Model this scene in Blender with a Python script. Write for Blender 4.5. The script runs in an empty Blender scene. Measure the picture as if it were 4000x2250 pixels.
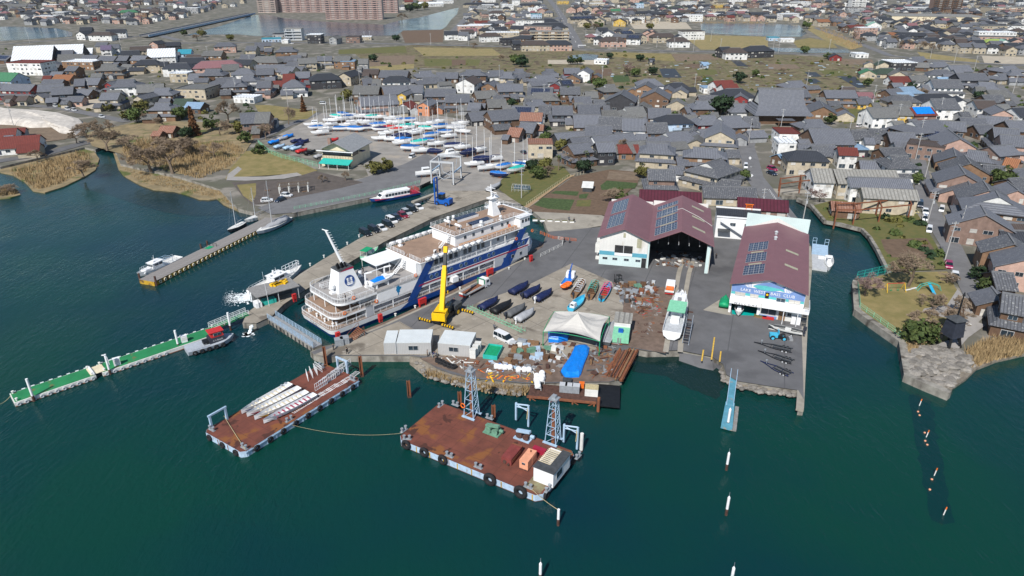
import bpy, math, random
from mathutils import Vector, Matrix
SC = bpy.context.scene
COL = SC.collection
rnd = random.Random(7)
R_ = math.radians
# ---------------------------------------------------------------- camera
CAM_H, PITCH, FPX = 73.0, R_(25.2), 2668.0          # metres, radians, focal length in photograph pixels (4000 wide)
cd = bpy.data.cameras.new('camera'); cam = bpy.data.objects.new('camera', cd); COL.objects.link(cam)
cam.location = (0, 0, CAM_H); cam.rotation_euler = (R_(90) - PITCH, 0, 0)
cd.sensor_width = 36; cd.lens = FPX / 4000 * 36; cd.clip_start = 1; cd.clip_end = 20000
SC.camera = cam
# ---------------------------------------------------------------- sky and sun
SUN_EL, SUN_AZ = R_(46), R_(23)                      # shadows fall away from the camera and 23 degrees to the right
w = bpy.data.worlds.new('World'); SC.world = w; w.use_nodes = True
nt = w.node_tree; bg = nt.nodes['Background']
sky = nt.nodes.new('ShaderNodeTexSky'); sky.sky_type = 'NISHITA'; sky.sun_disc = False
sky.sun_elevation = SUN_EL; sky.sun_rotation = math.pi + SUN_AZ; sky.air_density = 1.0; sky.dust_density = 0.05; sky.ozone_density = 2.0; sky.altitude = 80
nt.links.new(sky.outputs[0], bg.inputs[0]); bg.inputs[1].default_value = 0.085
sl = bpy.data.lights.new('sun', 'SUN'); sl.energy = 4.5; sl.angle = R_(0.5); sl.color = (1.0, 0.955, 0.89)
so = bpy.data.objects.new('sun', sl); COL.objects.link(so)
so.rotation_euler = Vector((math.sin(SUN_AZ) * math.cos(SUN_EL), math.cos(SUN_AZ) * math.cos(SUN_EL), -math.sin(SUN_EL))).to_track_quat('-Z', 'Y').to_euler()
SC.view_settings.view_transform = 'Standard'; SC.view_settings.look = 'None'; SC.view_settings.exposure = 0.25; SC.view_settings.gamma = 1.0
SC.view_settings.use_curve_mapping = False
SC.cycles.max_bounces = 5; SC.cycles.diffuse_bounces = 2; SC.cycles.glossy_bounces = 2; SC.cycles.transmission_bounces = 2; SC.cycles.transparent_max_bounces = 4
# ---------------------------------------------------------------- helpers
CT, ST = math.cos(PITCH), math.sin(PITCH)
def P(x, y, z=0.0):
    """survey point: where the photograph's pixel (4000 wide) meets the level z"""
    u = (x - 2000) / FPX; v = (1125 - y) / FPX
    dy = CT + v * ST; dz = -ST + v * CT
    t = (CAM_H - z) / -dz
    return Vector((u * t, dy * t, z))
def q(ox, oy, x, y, s=2.576): return (ox + x / s, oy + y / s)
LAND = 1.3
def rot2(p, a): c, s = math.cos(a), math.sin(a); return (p[0] * c - p[1] * s, p[0] * s + p[1] * c)
class MB:
    def __init__(s): s.v = []; s.f = []; s.m = []
    def add(s, vs, fs, mi=0):
        o = len(s.v); s.v += [tuple(p) for p in vs]
        for f in fs: s.f.append(tuple(i + o for i in f)); s.m.append(mi)
        return s
    def box(s, x0, x1, y0, y1, z0, z1, mi=0):
        return s.add([(x0,y0,z0),(x1,y0,z0),(x1,y1,z0),(x0,y1,z0),(x0,y0,z1),(x1,y0,z1),(x1,y1,z1),(x0,y1,z1)],
                     [(3,2,1,0),(4,5,6,7),(0,1,5,4),(1,2,6,5),(2,3,7,6),(3,0,4,7)], mi)
    def obox(s, c, sx, sy, sz, rz=0, mi=0, tilt=0):
        vs = []
        for dz in (-.5, .5):
            for dx, dy in ((-.5,-.5),(.5,-.5),(.5,.5),(-.5,.5)):
                px, py, pz = dx*sx, dy*sy, dz*sz
                if tilt: px, pz = px*math.cos(tilt)-pz*math.sin(tilt), px*math.sin(tilt)+pz*math.cos(tilt)
                r = rot2((px, py), rz); vs.append((c[0]+r[0], c[1]+r[1], c[2]+pz))
        return s.add(vs, [(3,2,1,0),(4,5,6,7),(0,1,5,4),(1,2,6,5),(2,3,7,6),(3,0,4,7)], mi)
    def poly(s, pts, mi=0): return s.add(pts, [tuple(range(len(pts)))], mi)
    def prism(s, pts, z0, z1, mi=0, top=None):
        n = len(pts)
        a = sum(pts[i][0]*pts[(i+1)%n][1]-pts[(i+1)%n][0]*pts[i][1] for i in range(n))
        if a < 0: pts = pts[::-1]
        vs = [(p[0],p[1],z0) for p in pts] + [(p[0],p[1],z1) for p in pts]
        s.add(vs, [tuple(range(n))[::-1]] + [(i,(i+1)%n,n+(i+1)%n,n+i) for i in range(n)], mi)
        s.add([(p[0],p[1],z1) for p in pts], [tuple(range(n))], mi if top is None else top)
        return s
    def cyl(s, a, b, r0, r1=None, n=8, mi=0, caps=True):
        r1 = r0 if r1 is None else r1
        a = Vector(a); b = Vector(b); d = (b - a)
        if d.length < 1e-6: return s
        d.normalize(); u = d.orthogonal().normalized(); w_ = d.cross(u)
        vs = []
        for p, r in ((a, r0), (b, r1)):
            for i in range(n):
                t = 2*math.pi*i/n; vs.append(p + (u*math.cos(t) + w_*math.sin(t))*r)
        fs = [(i,(i+1)%n,n+(i+1)%n,n+i) for i in range(n)]
        if caps: fs += [tuple(range(n))[::-1], tuple(range(n, 2*n))]
        return s.add(vs, fs, mi)
    def tube(s, pts, r, n=5, mi=0):
        for i in range(len(pts)-1): s.cyl(pts[i], pts[i+1], r, r, n, mi, caps=True)
        return s
    def torus(s, c, ax, R, r, n=12, k=6, mi=0):
        c = Vector(c); d = Vector(ax).normalized(); u = d.orthogonal().normalized(); w_ = d.cross(u); vs = []; fs = []
        for i in range(n):
            t = 2*math.pi*i/n; e = u*math.cos(t)+w_*math.sin(t)
            for j in range(k):
                p = 2*math.pi*j/k; vs.append(c + e*(R + r*math.cos(p)) + d*(r*math.sin(p)))
        for i in range(n):
            for j in range(k): fs.append((i*k+j, ((i+1)%n)*k+j, ((i+1)%n)*k+(j+1)%k, i*k+(j+1)%k))
        return s.add(vs, fs, mi)
    def loft(s, rings, mi=0, caps=True, closed=True):
        n = len(rings[0]); vs = [p for r in rings for p in r]; fs = []
        for i in range(len(rings)-1):
            for j in range(n if closed else n-1):
                a = i*n+j; b = i*n+(j+1)%n; fs.append((a, b, b+n, a+n))
        if caps: fs += [tuple(range(n))[::-1], tuple(range((len(rings)-1)*n, len(rings)*n))]
        return s.add(vs, fs, mi)
    def sphere(s, c, r, n=8, k=5, mi=0, sz=1.0):
        rings = []
        for i in range(1, k):
            t = math.pi*i/k; rings.append([(c[0]+r*math.sin(t)*math.cos(2*math.pi*j/n), c[1]+r*math.sin(t)*math.sin(2*math.pi*j/n), c[2]-r*sz*math.cos(t)) for j in range(n)])
        return s.loft(rings, mi)
    def rail(s, pts, h=1.0, r=.03, step=1.6, bars=2, mi=0, closed=False):
        pts = [Vector(p) for p in pts]
        if closed: pts = pts + [pts[0]]
        for k in range(1, bars+1):
            z = h*k/bars
            for i in range(len(pts)-1): s.cyl(pts[i]+Vector((0,0,z)), pts[i+1]+Vector((0,0,z)), r, r, 4, mi, caps=False)
        for i in range(len(pts)-1):
            L = (pts[i+1]-pts[i]).length; n = max(1, round(L/step))
            for j in range(n+1 if i == len(pts)-2 else n):
                p = pts[i].lerp(pts[i+1], j/n); s.cyl(p, p+Vector((0,0,h)), r*1.2, r*1.2, 4, mi, caps=False)
        return s
    def mesh(s, name, mats, smooth=False):
        me = bpy.data.meshes.new(name); me.from_pydata(s.v, [], s.f)
        for m_ in (mats if isinstance(mats, (list, tuple)) else [mats]): me.materials.append(MAT[m_] if isinstance(m_, str) else m_)
        if any(s.m): me.polygons.foreach_set('material_index', s.m)
        if smooth: me.polygons.foreach_set('use_smooth', [True]*len(me.polygons))
        return me
    def build(s, name, mats, parent=None, loc=None, rz=0, smooth=False, **kw):
        if SINK[0]:
            mw = (parent.mw if parent is not None else Matrix()) @ Matrix.Translation(loc or (0,0,0)) @ Matrix.Rotation(rz, 4, 'Z')
            sink_mb(s.v, s.f, s.m, mats if isinstance(mats, (list, tuple)) else [mats], mw); return Ghost(mw)
        return put(name, s.mesh(name, mats, smooth), parent, loc, rz, **kw)
SINK = [None]
class Ghost:                                                     # stands in for an object while things merge into one mesh
    def __init__(s, mw): s.mw = mw
    def __setitem__(s, k, v): pass
def sink_mb(v, f, mi, mats, mw):
    mb, names = SINK[0]; idx = []
    for nm in mats:
        if nm not in names: names.append(nm)
        idx.append(names.index(nm))
    o_ = len(mb.v); a, b, c = mw[0], mw[1], mw[2]
    mb.v += [(a[0]*x+a[1]*y+a[2]*z+a[3], b[0]*x+b[1]*y+b[2]*z+b[3], c[0]*x+c[1]*y+c[2]*z+c[3]) for x, y, z in v]
    for k, q_ in enumerate(f): mb.f.append(tuple(i+o_ for i in q_)); mb.m.append(idx[mi[k]])
MCACHE = {}
def sink(me, mw, mat):
    if me.name not in MCACHE: MCACHE[me.name] = ([tuple(v.co) for v in me.vertices], [tuple(p_.vertices) for p_ in me.polygons], [p_.material_index for p_ in me.polygons])
    mats = [m_.name for m_ in me.materials]
    if mat: mats[0] = mat if not isinstance(mat, dict) else mat.get(0, mats[0])
    sink_mb(*MCACHE[me.name], mats, mw)
def put(name, me, parent=None, loc=None, rz=0, scale=None, label=None, cat=None, group=None, kind=None, mat=None):
    if SINK[0]:
        sc_ = (1,1,1) if scale is None else (scale if isinstance(scale, (tuple, list)) else (scale,)*3)
        mw = (parent.mw if parent is not None else Matrix()) @ Matrix.Translation(loc or (0,0,0)) @ Matrix.Rotation(rz, 4, 'Z') @ Matrix.Diagonal((*sc_, 1))
        sink(me, mw, mat); return Ghost(mw)
    o = bpy.data.objects.new(name, me); COL.objects.link(o)
    if loc is not None: o.location = loc
    if rz: o.rotation_euler = (0, 0, rz)
    if scale is not None: o.scale = scale if isinstance(scale, (tuple, list)) else (scale,)*3
    if parent is not None: o.parent = parent
    tag(o, label, cat, group, kind)
    if mat:
        for i, m_ in (mat.items() if isinstance(mat, dict) else [(0, mat)]):
            o.material_slots[i].link = 'OBJECT'; o.material_slots[i].material = MAT[m_] if isinstance(m_, str) else m_
    return o
def tag(o, label=None, cat=None, group=None, kind=None):
    if label: o['label'] = label
    if cat: o['category'] = cat
    if group: o['group'] = group
    if kind: o['kind'] = kind
def thing(name, loc, rz=0, label=None, cat=None, group=None):
    if SINK[0]: return Ghost(Matrix.Translation(loc) @ Matrix.Rotation(rz, 4, 'Z'))
    o = bpy.data.objects.new(name, None); COL.objects.link(o); o.location = loc; o.rotation_euler = (0, 0, rz); o.empty_display_size = .5
    tag(o, label, cat, group); return o
def copy_thing(src, loc, rz=0, label=None, scale=None, mats=None):
    """copy a thing with its parts and their sub-parts; mats: {part name: material}"""
    r = src.copy(); COL.objects.link(r); r.location = loc; r.rotation_euler = (0, 0, rz)
    if scale is not None: r.scale = scale if isinstance(scale, (tuple, list)) else (scale,)*3
    if label: r['label'] = label
    def rec(a, b):
        for ch in KIDS.get(a.name, ()):
            c = ch.copy(); COL.objects.link(c); c.parent = b
            base = ch.name.split('.')[0]
            if mats and base in mats: c.material_slots[0].link = 'OBJECT'; c.material_slots[0].material = MAT[mats[base]]
            rec(ch, c)
    rec(src, r); return r
def text_mesh(name, txt, size, mat, spacing=1.0, depth=.0):
    """lettering as a flat mesh in its own x-z plane, centred"""
    cu = bpy.data.curves.new(name, 'FONT'); cu.body = txt; cu.size = size; cu.align_x = 'CENTER'; cu.align_y = 'CENTER'; cu.space_character = spacing; cu.extrude = depth; cu.resolution_u = 2
    o = bpy.data.objects.new(name, cu); COL.objects.link(o); dg = bpy.context.evaluated_depsgraph_get()
    me = bpy.data.meshes.new_from_object(o.evaluated_get(dg)); bpy.data.objects.remove(o); bpy.data.curves.remove(cu)
    me.transform(Matrix.Rotation(math.pi/2, 4, 'X')); me.materials.clear(); me.materials.append(MAT[mat]); return me
KIDS = {}
def freeze(o):
    """remember the parts of a finished prototype so that copies can be made"""
    def rec(a):
        KIDS[a.name] = list(a.children)
        for c in a.children: rec(c)
    rec(o); return o
# ---------------------------------------------------------------- materials
MAT = {}
def mk(name, col, rough=.7, var=.12, scale=1.5, bump=0.0, metal=0.0, spec=.3, col2=None, detail=4, orand=0.0, coat=0.0, coords='Object', lo=.35, hi=.65):
    m = bpy.data.materials.new(name); m.use_nodes = True; t = m.node_tree; b = t.nodes['Principled BSDF']
    b.inputs['Roughness'].default_value = rough; b.inputs['Metallic'].default_value = metal; b.inputs['Specular IOR Level'].default_value = spec
    if coat: b.inputs['Coat Weight'].default_value = coat
    c4 = (*col, 1); out = None
    tc = t.nodes.new('ShaderNodeTexCoord')
    vec = tc.outputs['Object']
    if coords == 'World':
        g = t.nodes.new('ShaderNodeNewGeometry'); vec = g.outputs['Position']
    n = t.nodes.new('ShaderNodeTexNoise'); n.inputs['Scale'].default_value = scale; n.inputs['Detail'].default_value = detail; n.inputs['Roughness'].default_value = .62
    t.links.new(vec, n.inputs['Vector'])
    mr = t.nodes.new('ShaderNodeMapRange'); mr.inputs[1].default_value = lo; mr.inputs[2].default_value = hi
    t.links.new(n.outputs['Fac'], mr.inputs[0])
    mx = t.nodes.new('ShaderNodeMix'); mx.data_type = 'RGBA'
    if col2 is None:
        mx.inputs[6].default_value = tuple(max(0, c*(1-var)) for c in col) + (1,); mx.inputs[7].default_value = tuple(min(1, c*(1+var)) for c in col) + (1,)
    else: mx.inputs[6].default_value = c4; mx.inputs[7].default_value = (*col2, 1)
    t.links.new(mr.outputs[0], mx.inputs[0]); out = mx.outputs[2]
    if orand:
        oi = t.nodes.new('ShaderNodeObjectInfo'); m2 = t.nodes.new('ShaderNodeMapRange'); m2.inputs[3].default_value = 1-orand; m2.inputs[4].default_value = 1+orand
        t.links.new(oi.outputs['Random'], m2.inputs[0])
        hs = t.nodes.new('ShaderNodeHueSaturation'); t.links.new(out, hs.inputs['Color']); t.links.new(m2.outputs[0], hs.inputs['Value']); out = hs.outputs[0]
    t.links.new(out, b.inputs['Base Color'])
    if bump:
        bp = t.nodes.new('ShaderNodeBump'); bp.inputs['Strength'].default_value = bump; bp.inputs['Distance'].default_value = .2
        t.links.new(n.outputs['Fac'], bp.inputs['Height']); t.links.new(bp.outputs[0], b.inputs['Normal'])
    MAT[name] = m; return m
def layer(m, col, scale, lo, hi, coords='World', stretch=(1,1,1), detail=5, dist=0.0, bw=None):
    """add a patchy second colour (stain, wear, moss) with a shape of its own"""
    t = m.node_tree; b = t.nodes['Principled BSDF']; src = b.inputs['Base Color'].links[0].from_socket
    if coords == 'World': vec = t.nodes.new('ShaderNodeNewGeometry').outputs['Position']
    else: vec = t.nodes.new('ShaderNodeTexCoord').outputs['Object']
    mp = t.nodes.new('ShaderNodeMapping'); mp.inputs['Scale'].default_value = stretch; t.links.new(vec, mp.inputs[0])
    n = t.nodes.new('ShaderNodeTexNoise'); n.inputs['Scale'].default_value = scale; n.inputs['Detail'].default_value = detail; n.inputs['Distortion'].default_value = dist
    t.links.new(mp.outputs[0], n.inputs['Vector'])
    mr = t.nodes.new('ShaderNodeMapRange'); mr.inputs[1].default_value = lo; mr.inputs[2].default_value = hi; t.links.new(n.outputs['Fac'], mr.inputs[0])
    mx = t.nodes.new('ShaderNodeMix'); mx.data_type = 'RGBA'; mx.inputs[7].default_value = (*col, 1)
    t.links.new(mr.outputs[0], mx.inputs[0]); t.links.new(src, mx.inputs[6]); t.links.new(mx.outputs[2], b.inputs['Base Color'])
    return m
def stripes(m, col, axis='X', period=.9, width=.25, coords='Object', rot=0.0):
    """thin regular grooves or seams along one axis"""
    t = m.node_tree; b = t.nodes['Principled BSDF']; src = b.inputs['Base Color'].links[0].from_socket
    vec = t.nodes.new('ShaderNodeTexCoord').outputs['Object'] if coords == 'Object' else t.nodes.new('ShaderNodeNewGeometry').outputs['Position']
    if rot:
        vr = t.nodes.new('ShaderNodeVectorRotate'); vr.rotation_type = 'Z_AXIS'; vr.inputs['Angle'].default_value = rot; t.links.new(vec, vr.inputs['Vector']); vec = vr.outputs[0]
    sp = t.nodes.new('ShaderNodeSeparateXYZ'); t.links.new(vec, sp.inputs[0])
    a = t.nodes.new('ShaderNodeMath'); a.operation = 'DIVIDE'; a.inputs[1].default_value = period; t.links.new(sp.outputs[axis], a.inputs[0])
    fr = t.nodes.new('ShaderNodeMath'); fr.operation = 'FRACT'; t.links.new(a.outputs[0], fr.inputs[0])
    lt = t.nodes.new('ShaderNodeMath'); lt.operation = 'LESS_THAN'; lt.inputs[1].default_value = width; t.links.new(fr.outputs[0], lt.inputs[0])
    mx = t.nodes.new('ShaderNodeMix'); mx.data_type = 'RGBA'; mx.inputs[7].default_value = (*col, 1)
    t.links.new(lt.outputs[0], mx.inputs[0]); t.links.new(src, mx.inputs[6]); t.links.new(mx.outputs[2], b.inputs['Base Color'])
    return m
# plain paints
mk('white', (.78,.79,.80), .45, .05, .8); mk('offwhite', (.68,.68,.65), .6, .1, .6); mk('cream', (.66,.58,.42), .75, .1, .5)
mk('black', (.012,.013,.015), .5, .3); mk('rubber', (.018,.018,.02), .8, .3, 3); mk('darkgrey', (.06,.065,.07), .6, .2); mk('grey', (.26,.27,.28), .6, .15); mk('lightgrey', (.46,.48,.5), .55, .12)
mk('glass', (.012,.02,.026), .08, .3, .6, spec=.6); mk('glass_blue', (.05,.09,.12), .1, .3, .6, spec=.6)
mk('chrome', (.6,.62,.64), .25, .05, metal=.9); mk('steel', (.34,.37,.40), .45, .12, 2, metal=.3)
mk('yellow', (.85,.50,.01), .4, .05, 1); mk('orange', (.75,.16,.02), .5, .1); mk('red', (.5,.03,.03), .45, .1); mk('pink', (.75,.03,.22), .45, .1)
mk('navy', (.012,.02,.075), .6, .25, 1.2, bump=.15); mk('shipblue', (.012,.058,.24), .4, .08, .4); mk('blue', (.01,.10,.42), .45, .12); mk('skyblue', (.06,.42,.62), .45, .1)
mk('tarp', (.005,.20,.70), .4, .12, 1.5, bump=.4, spec=.5); mk('green', (.01,.30,.13), .5, .12); mk('teal', (.03,.42,.36), .5, .1); mk('mint', (.22,.56,.36), .5, .1)
mk('greynavy', (.03,.035,.05), .7, .2); mk('clothgrey', (.36,.37,.39), .75, .1, 1.5, bump=.2); mk('clothdark', (.11,.115,.12), .75, .15, 1.5, bump=.2)
mk('crimson', (.32,.02,.05), .4, .05); mk('peach', (.72,.33,.20), .6, .1); mk('paleblue', (.36,.50,.64), .55, .12, 1.2); mk('turq', (.02,.33,.55), .5, .1)
mk('bluerust', (.40,.52,.65), .6, .15, 1.5); layer(MAT['bluerust'], (.22,.09,.03), .8, .6, .72, 'Object', (1,1,.35))
mk('rust', (.17,.065,.04), .85, .25, 1.5, bump=.2, col2=(.26,.10,.045)); mk('rustdark', (.085,.045,.035), .85, .3, 2)
mk('wood', (.22,.13,.07), .8, .25, 3); mk('greywood', (.24,.235,.23), .85, .15, 2); mk('brownwood', (.11,.06,.035), .8, .3, 2); mk('bark', (.17,.13,.095), .9, .25, 3)
mk('gravelstone', (.30,.27,.22), .9, .3, 1.0, bump=.3, orand=.25); mk('rope', (.45,.38,.22), .9, .2, 4)
mk('skin', (.5,.3,.2), .6, .05)
# ================================================================= SETTING
def water_mat(name,deep,deep2,bumpd=.05,scale=1.0,weed=True):
 m=bpy.data.materials.new(name);m.use_nodes=True;t=m.node_tree;b=t.nodes['Principled BSDF'];MAT[name]=m
 b.inputs['Roughness'].default_value=.07;b.inputs['IOR'].default_value=1.33;b.inputs['Specular IOR Level'].default_value=.5
 g=t.nodes.new('ShaderNodeNewGeometry')
 n=t.nodes.new('ShaderNodeTexNoise');n.inputs['Scale'].default_value=.018;n.inputs['Detail'].default_value=4;t.links.new(g.outputs['Position'],n.inputs['Vector'])
 mr=t.nodes.new('ShaderNodeMapRange');mr.inputs[1].default_value=.38;mr.inputs[2].default_value=.64;t.links.new(n.outputs['Fac'],mr.inputs[0])
 mx=t.nodes.new('ShaderNodeMix');mx.data_type='RGBA';mx.inputs[6].default_value=(*deep,1);mx.inputs[7].default_value=(*deep2,1)
 t.links.new(mr.outputs[0],mx.inputs[0]);t.links.new(mx.outputs[2],b.inputs['Base Color'])
 hs=[]
 for sc,st,rot in((.9*scale,(1.0,.45,1),.35),(2.6*scale,(1.0,.5,1),.1),(.22*scale,(1.0,.3,1),.5)):
  mp=t.nodes.new('ShaderNodeMapping');mp.inputs['Scale'].default_value=st;mp.inputs['Rotation'].default_value=(0,0,rot);t.links.new(g.outputs['Position'],mp.inputs[0])
  k=t.nodes.new('ShaderNodeTexNoise');k.inputs['Scale'].default_value=sc;k.inputs['Detail'].default_value=3;k.inputs['Distortion'].default_value=.6;t.links.new(mp.outputs[0],k.inputs['Vector']);hs.append(k)
 a=t.nodes.new('ShaderNodeMath');a.operation='ADD';t.links.new(hs[0].outputs['Fac'],a.inputs[0])
 h=t.nodes.new('ShaderNodeMath');h.operation='MULTIPLY';h.inputs[1].default_value=.5;t.links.new(hs[1].outputs['Fac'],h.inputs[0]);t.links.new(h.outputs[0],a.inputs[1])
 a2=t.nodes.new('ShaderNodeMath');a2.operation='ADD';t.links.new(a.outputs[0],a2.inputs[0]);t.links.new(hs[2].outputs['Fac'],a2.inputs[1])
 # the ripples lie in bands: calmer and rougher patches of water
 pn=t.nodes.new('ShaderNodeTexNoise');pn.inputs['Scale'].default_value=.03;pn.inputs['Detail'].default_value=3;t.links.new(g.outputs['Position'],pn.inputs['Vector'])
 pm=t.nodes.new('ShaderNodeMapRange');pm.inputs[1].default_value=.35;pm.inputs[2].default_value=.65;pm.inputs[3].default_value=.35;pm.inputs[4].default_value=1.0;t.links.new(pn.outputs['Fac'],pm.inputs[0])
 bp=t.nodes.new('ShaderNodeBump');bp.inputs['Distance'].default_value=bumpd;t.links.new(pm.outputs[0],bp.inputs['Strength']);t.links.new(a2.outputs[0],bp.inputs['Height']);t.links.new(bp.outputs[0],b.inputs['Normal'])
 return m
water_mat('water',(.0025,.041,.029),(.002,.027,.038),.18);layer(MAT['water'],(.013,.046,.027),.007,.52,.72)
water_mat('weedwater',(.002,.029,.029),(.002,.026,.027),.16);water_mat('shallows',(.009,.026,.020),(.003,.022,.027),.16)
water_mat('pondwater',(.014,.04,.075),(.03,.045,.055),.25);MAT['pondwater'].node_tree.nodes['Principled BSDF'].inputs['Specular IOR Level'].default_value=.22
mk('villageground',(.15,.14,.12),.95,.3,.06,col2=(.105,.105,.075),coords='World',detail=6);layer(MAT['villageground'],(.24,.22,.19),.11,.52,.62)
mk('asphalt',(.125,.125,.13),.9,.12,.25,coords='World',detail=7);layer(MAT['asphalt'],(.085,.085,.09),.09,.56,.66)
mk('roadasphalt',(.155,.155,.16),.9,.12,.3,coords='World',detail=6)
mk('concrete',(.285,.255,.21),.9,.16,.22,coords='World',detail=7,bump=.05);layer(MAT['concrete'],(.15,.13,.105),.13,.585,.64,dist=.5);layer(MAT['concrete'],(.34,.31,.265),.6,.58,.7)
stripes(MAT['concrete'],(.17,.15,.125),'X',7.0,.022,'World',R_(-45));stripes(MAT['concrete'],(.17,.15,.125),'Y',9.0,.018,'World',R_(-45));stripes(MAT['asphalt'],(.09,.09,.095),'X',11.0,.02,'World',R_(20))
mk('paleconcrete',(.31,.285,.24),.9,.12,.3,coords='World',detail=6);layer(MAT['paleconcrete'],(.2,.18,.15),.25,.6,.72)
mk('quaywall',(.26,.245,.215),.9,.25,.7,coords='World',detail=7);layer(MAT['quaywall'],(.07,.06,.05),.5,.5,.7,stretch=(1,1,.3))
mk('soil',(.135,.092,.062),.95,.18,.7,coords='World',detail=6,bump=.1);mk('soil2',(.18,.135,.095),.95,.18,.5,coords='World',detail=6)
mk('grass',(.095,.108,.035),.95,.3,.5,coords='World',detail=6,col2=(.14,.125,.045));mk('greencrop',(.055,.085,.03),.95,.3,1.2,coords='World',detail=6)
mk('drygrass',(.30,.235,.115),.95,.15,.3,coords='World',detail=7,col2=(.20,.175,.07));mk('lawn',(.26,.205,.09),.95,.15,.25,coords='World',detail=6,col2=(.17,.15,.055))
mk('sandy',(.42,.37,.29),.95,.12,.2,coords='World');mk('plaza',(.10,.085,.076),.9,.15,.5,coords='World');mk('yardgrey',(.26,.245,.225),.9,.14,.2,coords='World',detail=7);layer(MAT['yardgrey'],(.34,.30,.25),.12,.55,.68);mk('garden',(.18,.138,.085),.95,.2,.16,coords='World',detail=7,col2=(.105,.108,.045));layer(MAT['garden'],(.21,.175,.105),.35,.56,.64);layer(MAT['garden'],(.085,.06,.042),.12,.56,.6)
stripes(MAT['garden'],(.19,.165,.095),'Y',13.0,.07,'World',R_(9));stripes(MAT['garden'],(.115,.115,.05),'X',19.0,.05,'World',R_(9))
mk('blacksheet',(.035,.037,.042),.5,.2,2,coords='World');mk('marsh',(.30,.23,.13),.95,.2,.25,coords='World',detail=7,col2=(.17,.14,.08));layer(MAT['marsh'],(.09,.11,.03),.09,.56,.64)
mk('dirtpath',(.34,.24,.14),.95,.1,.5,coords='World');mk('paint',(.75,.75,.73),.7,.1);mk('paintyellow',(.6,.38,.06),.8,.2,2)
mk('redearth',(.155,.112,.088),.95,.2,.8,coords='World');mk('rockwall',(.20,.175,.14),.95,.3,1.2,coords='World')
mk('pavedpark',(.30,.285,.27),.9,.1,.4,coords='World')
def W(pts,z):return[P(x,y,z)for x,y in pts]
NSH=[0]
def sheet(name,pts,z,mat,parent=None,kind='structure',**kw):
 NSH[0]+=1;z=z+NSH[0]*.0025
 m=MB();m.poly(W(pts,z));o=m.build(name,mat,parent,**kw)
 if parent is None:o['kind']=kind
 return o
def road(name,pts,width,z,mat,kind='structure',parent=None,world=False):
 NSH[0]+=1;z=z+NSH[0]*.0025+.02
 p=pts if world else W(pts,z);L=[];R=[]
 for i in range(len(p)):
  d=(p[min(i+1,len(p)-1)]-p[max(i-1,0)]);d.z=0;d.normalize();n=Vector((-d.y,d.x,0))*width/2
  L.append(p[i]+n);R.append(p[i]-n)
 m=MB()
 for i in range(len(p)-1):m.poly([R[i],R[i+1],L[i+1],L[i]])
 o=m.build(name,mat,parent)
 if parent is None:o['kind']=kind
 return o
def strip(name,pts,width,z0,z1,mat,parent=None,side=0.0,kind='structure',**kw):
 """a wall or kerb that follows a line"""
 p=W(pts,z1);L=[];R=[]
 for i in range(len(p)):
  d=(p[min(i+1,len(p)-1)]-p[max(i-1,0)]);d.z=0;d.normalize();n=Vector((-d.y,d.x,0))
  L.append(p[i]+n*(width/2+side));R.append(p[i]+n*(-width/2+side))
 m=MB()
 for i in range(len(p)-1):
  a,b,c,d=R[i],R[i+1],L[i+1],L[i];lo=lambda v:Vector((v.x,v.y,z0))
  m.add([lo(a),lo(b),lo(c),lo(d),a,b,c,d],[(4,5,6,7),(0,1,5,4),(2,3,7,6)]+([(3,0,4,7)]if i==0 else[])+([(1,2,6,5)]if i==len(p)-2 else[]))
 o=m.build(name,mat,parent,**kw)
 if kind and parent is None:o['kind']=kind
 return o
def far(x,y,z=LAND):return Vector((x,y,z))
# open water: one sheet under everything
m=MB();m.poly([(-9000,-400,0),(9000,-400,0),(9000,16000,0),(-9000,16000,0)]);m.build('lake_water','water',kind='structure')
coast=[(-300,640),(0,652),(330,575),(372,584),(420,560),(455,600),(470,640),(560,660),(700,690),(860,740),(905,790),(932,815),(985,828),(1010,848),(1075,850),(1144,834),(1446,773),(1640,727),(1650,712),(1690,700),(1716,742),(1660,795),(1411,927),(1268,1008),(1171,1070),(1128,1105),(1060,1150),(963,1222),(947,1262),(1000,1266),(1066,1236),(1078,1222),(1110,1190),(1262,1090),(1500,948),(1700,850),(1900,780),(2050,800),(2122,860),(2138,905),(2118,960),(2050,1010),(1900,1085),(1700,1180),(1500,1270),(1330,1338),(1262,1352),(1211,1373),(1225,1388),(1272,1400),(1307,1392),(1600,1392),(1644,1400),(1700,1440),(1757,1462),(1827,1480),(1900,1492),(2042,1500),(2042,1500),(2120,1495),(2380,1495),(2430,1481),(2449,1375),(2455,1361),(2530,1375),(2542,1374),(2655,1372),(2780,1396),(2822,1425),(2835,1465),(2880,1490),(3005,1510),(3118,1526),(3118,1598),(3139,1600),(3140,1562),(3155,1233),(3171,1039),(3167,960),(3140,905),(3113,873),(3078,830),(3043,779),(3050,765),(3110,765),(3124,777),(3175,799),(3229,861),(3283,869),(3373,892),(3404,923),(3435,973),(3470,1043),(3481,1063),(3342,1094),(3336,1105),(3344,1208),(3400,1250),(3520,1332),(3536,1425),(3540,1458),(3580,1468),(3640,1462),(3740,1420),(3800,1385),(3850,1350),(4000,1325),(4300,1290)]
cw=W(coast,LAND)
allp=[far(-1500,240)]+cw+[far(700,130),far(6500,700),far(9000,12000),far(-9000,12000),far(-6500,700)]
m=MB();m.prism([(p.x,p.y)for p in allp],-1.5,LAND,1,top=0);m.build('ground',['villageground','quaywall'],kind='structure')
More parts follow.
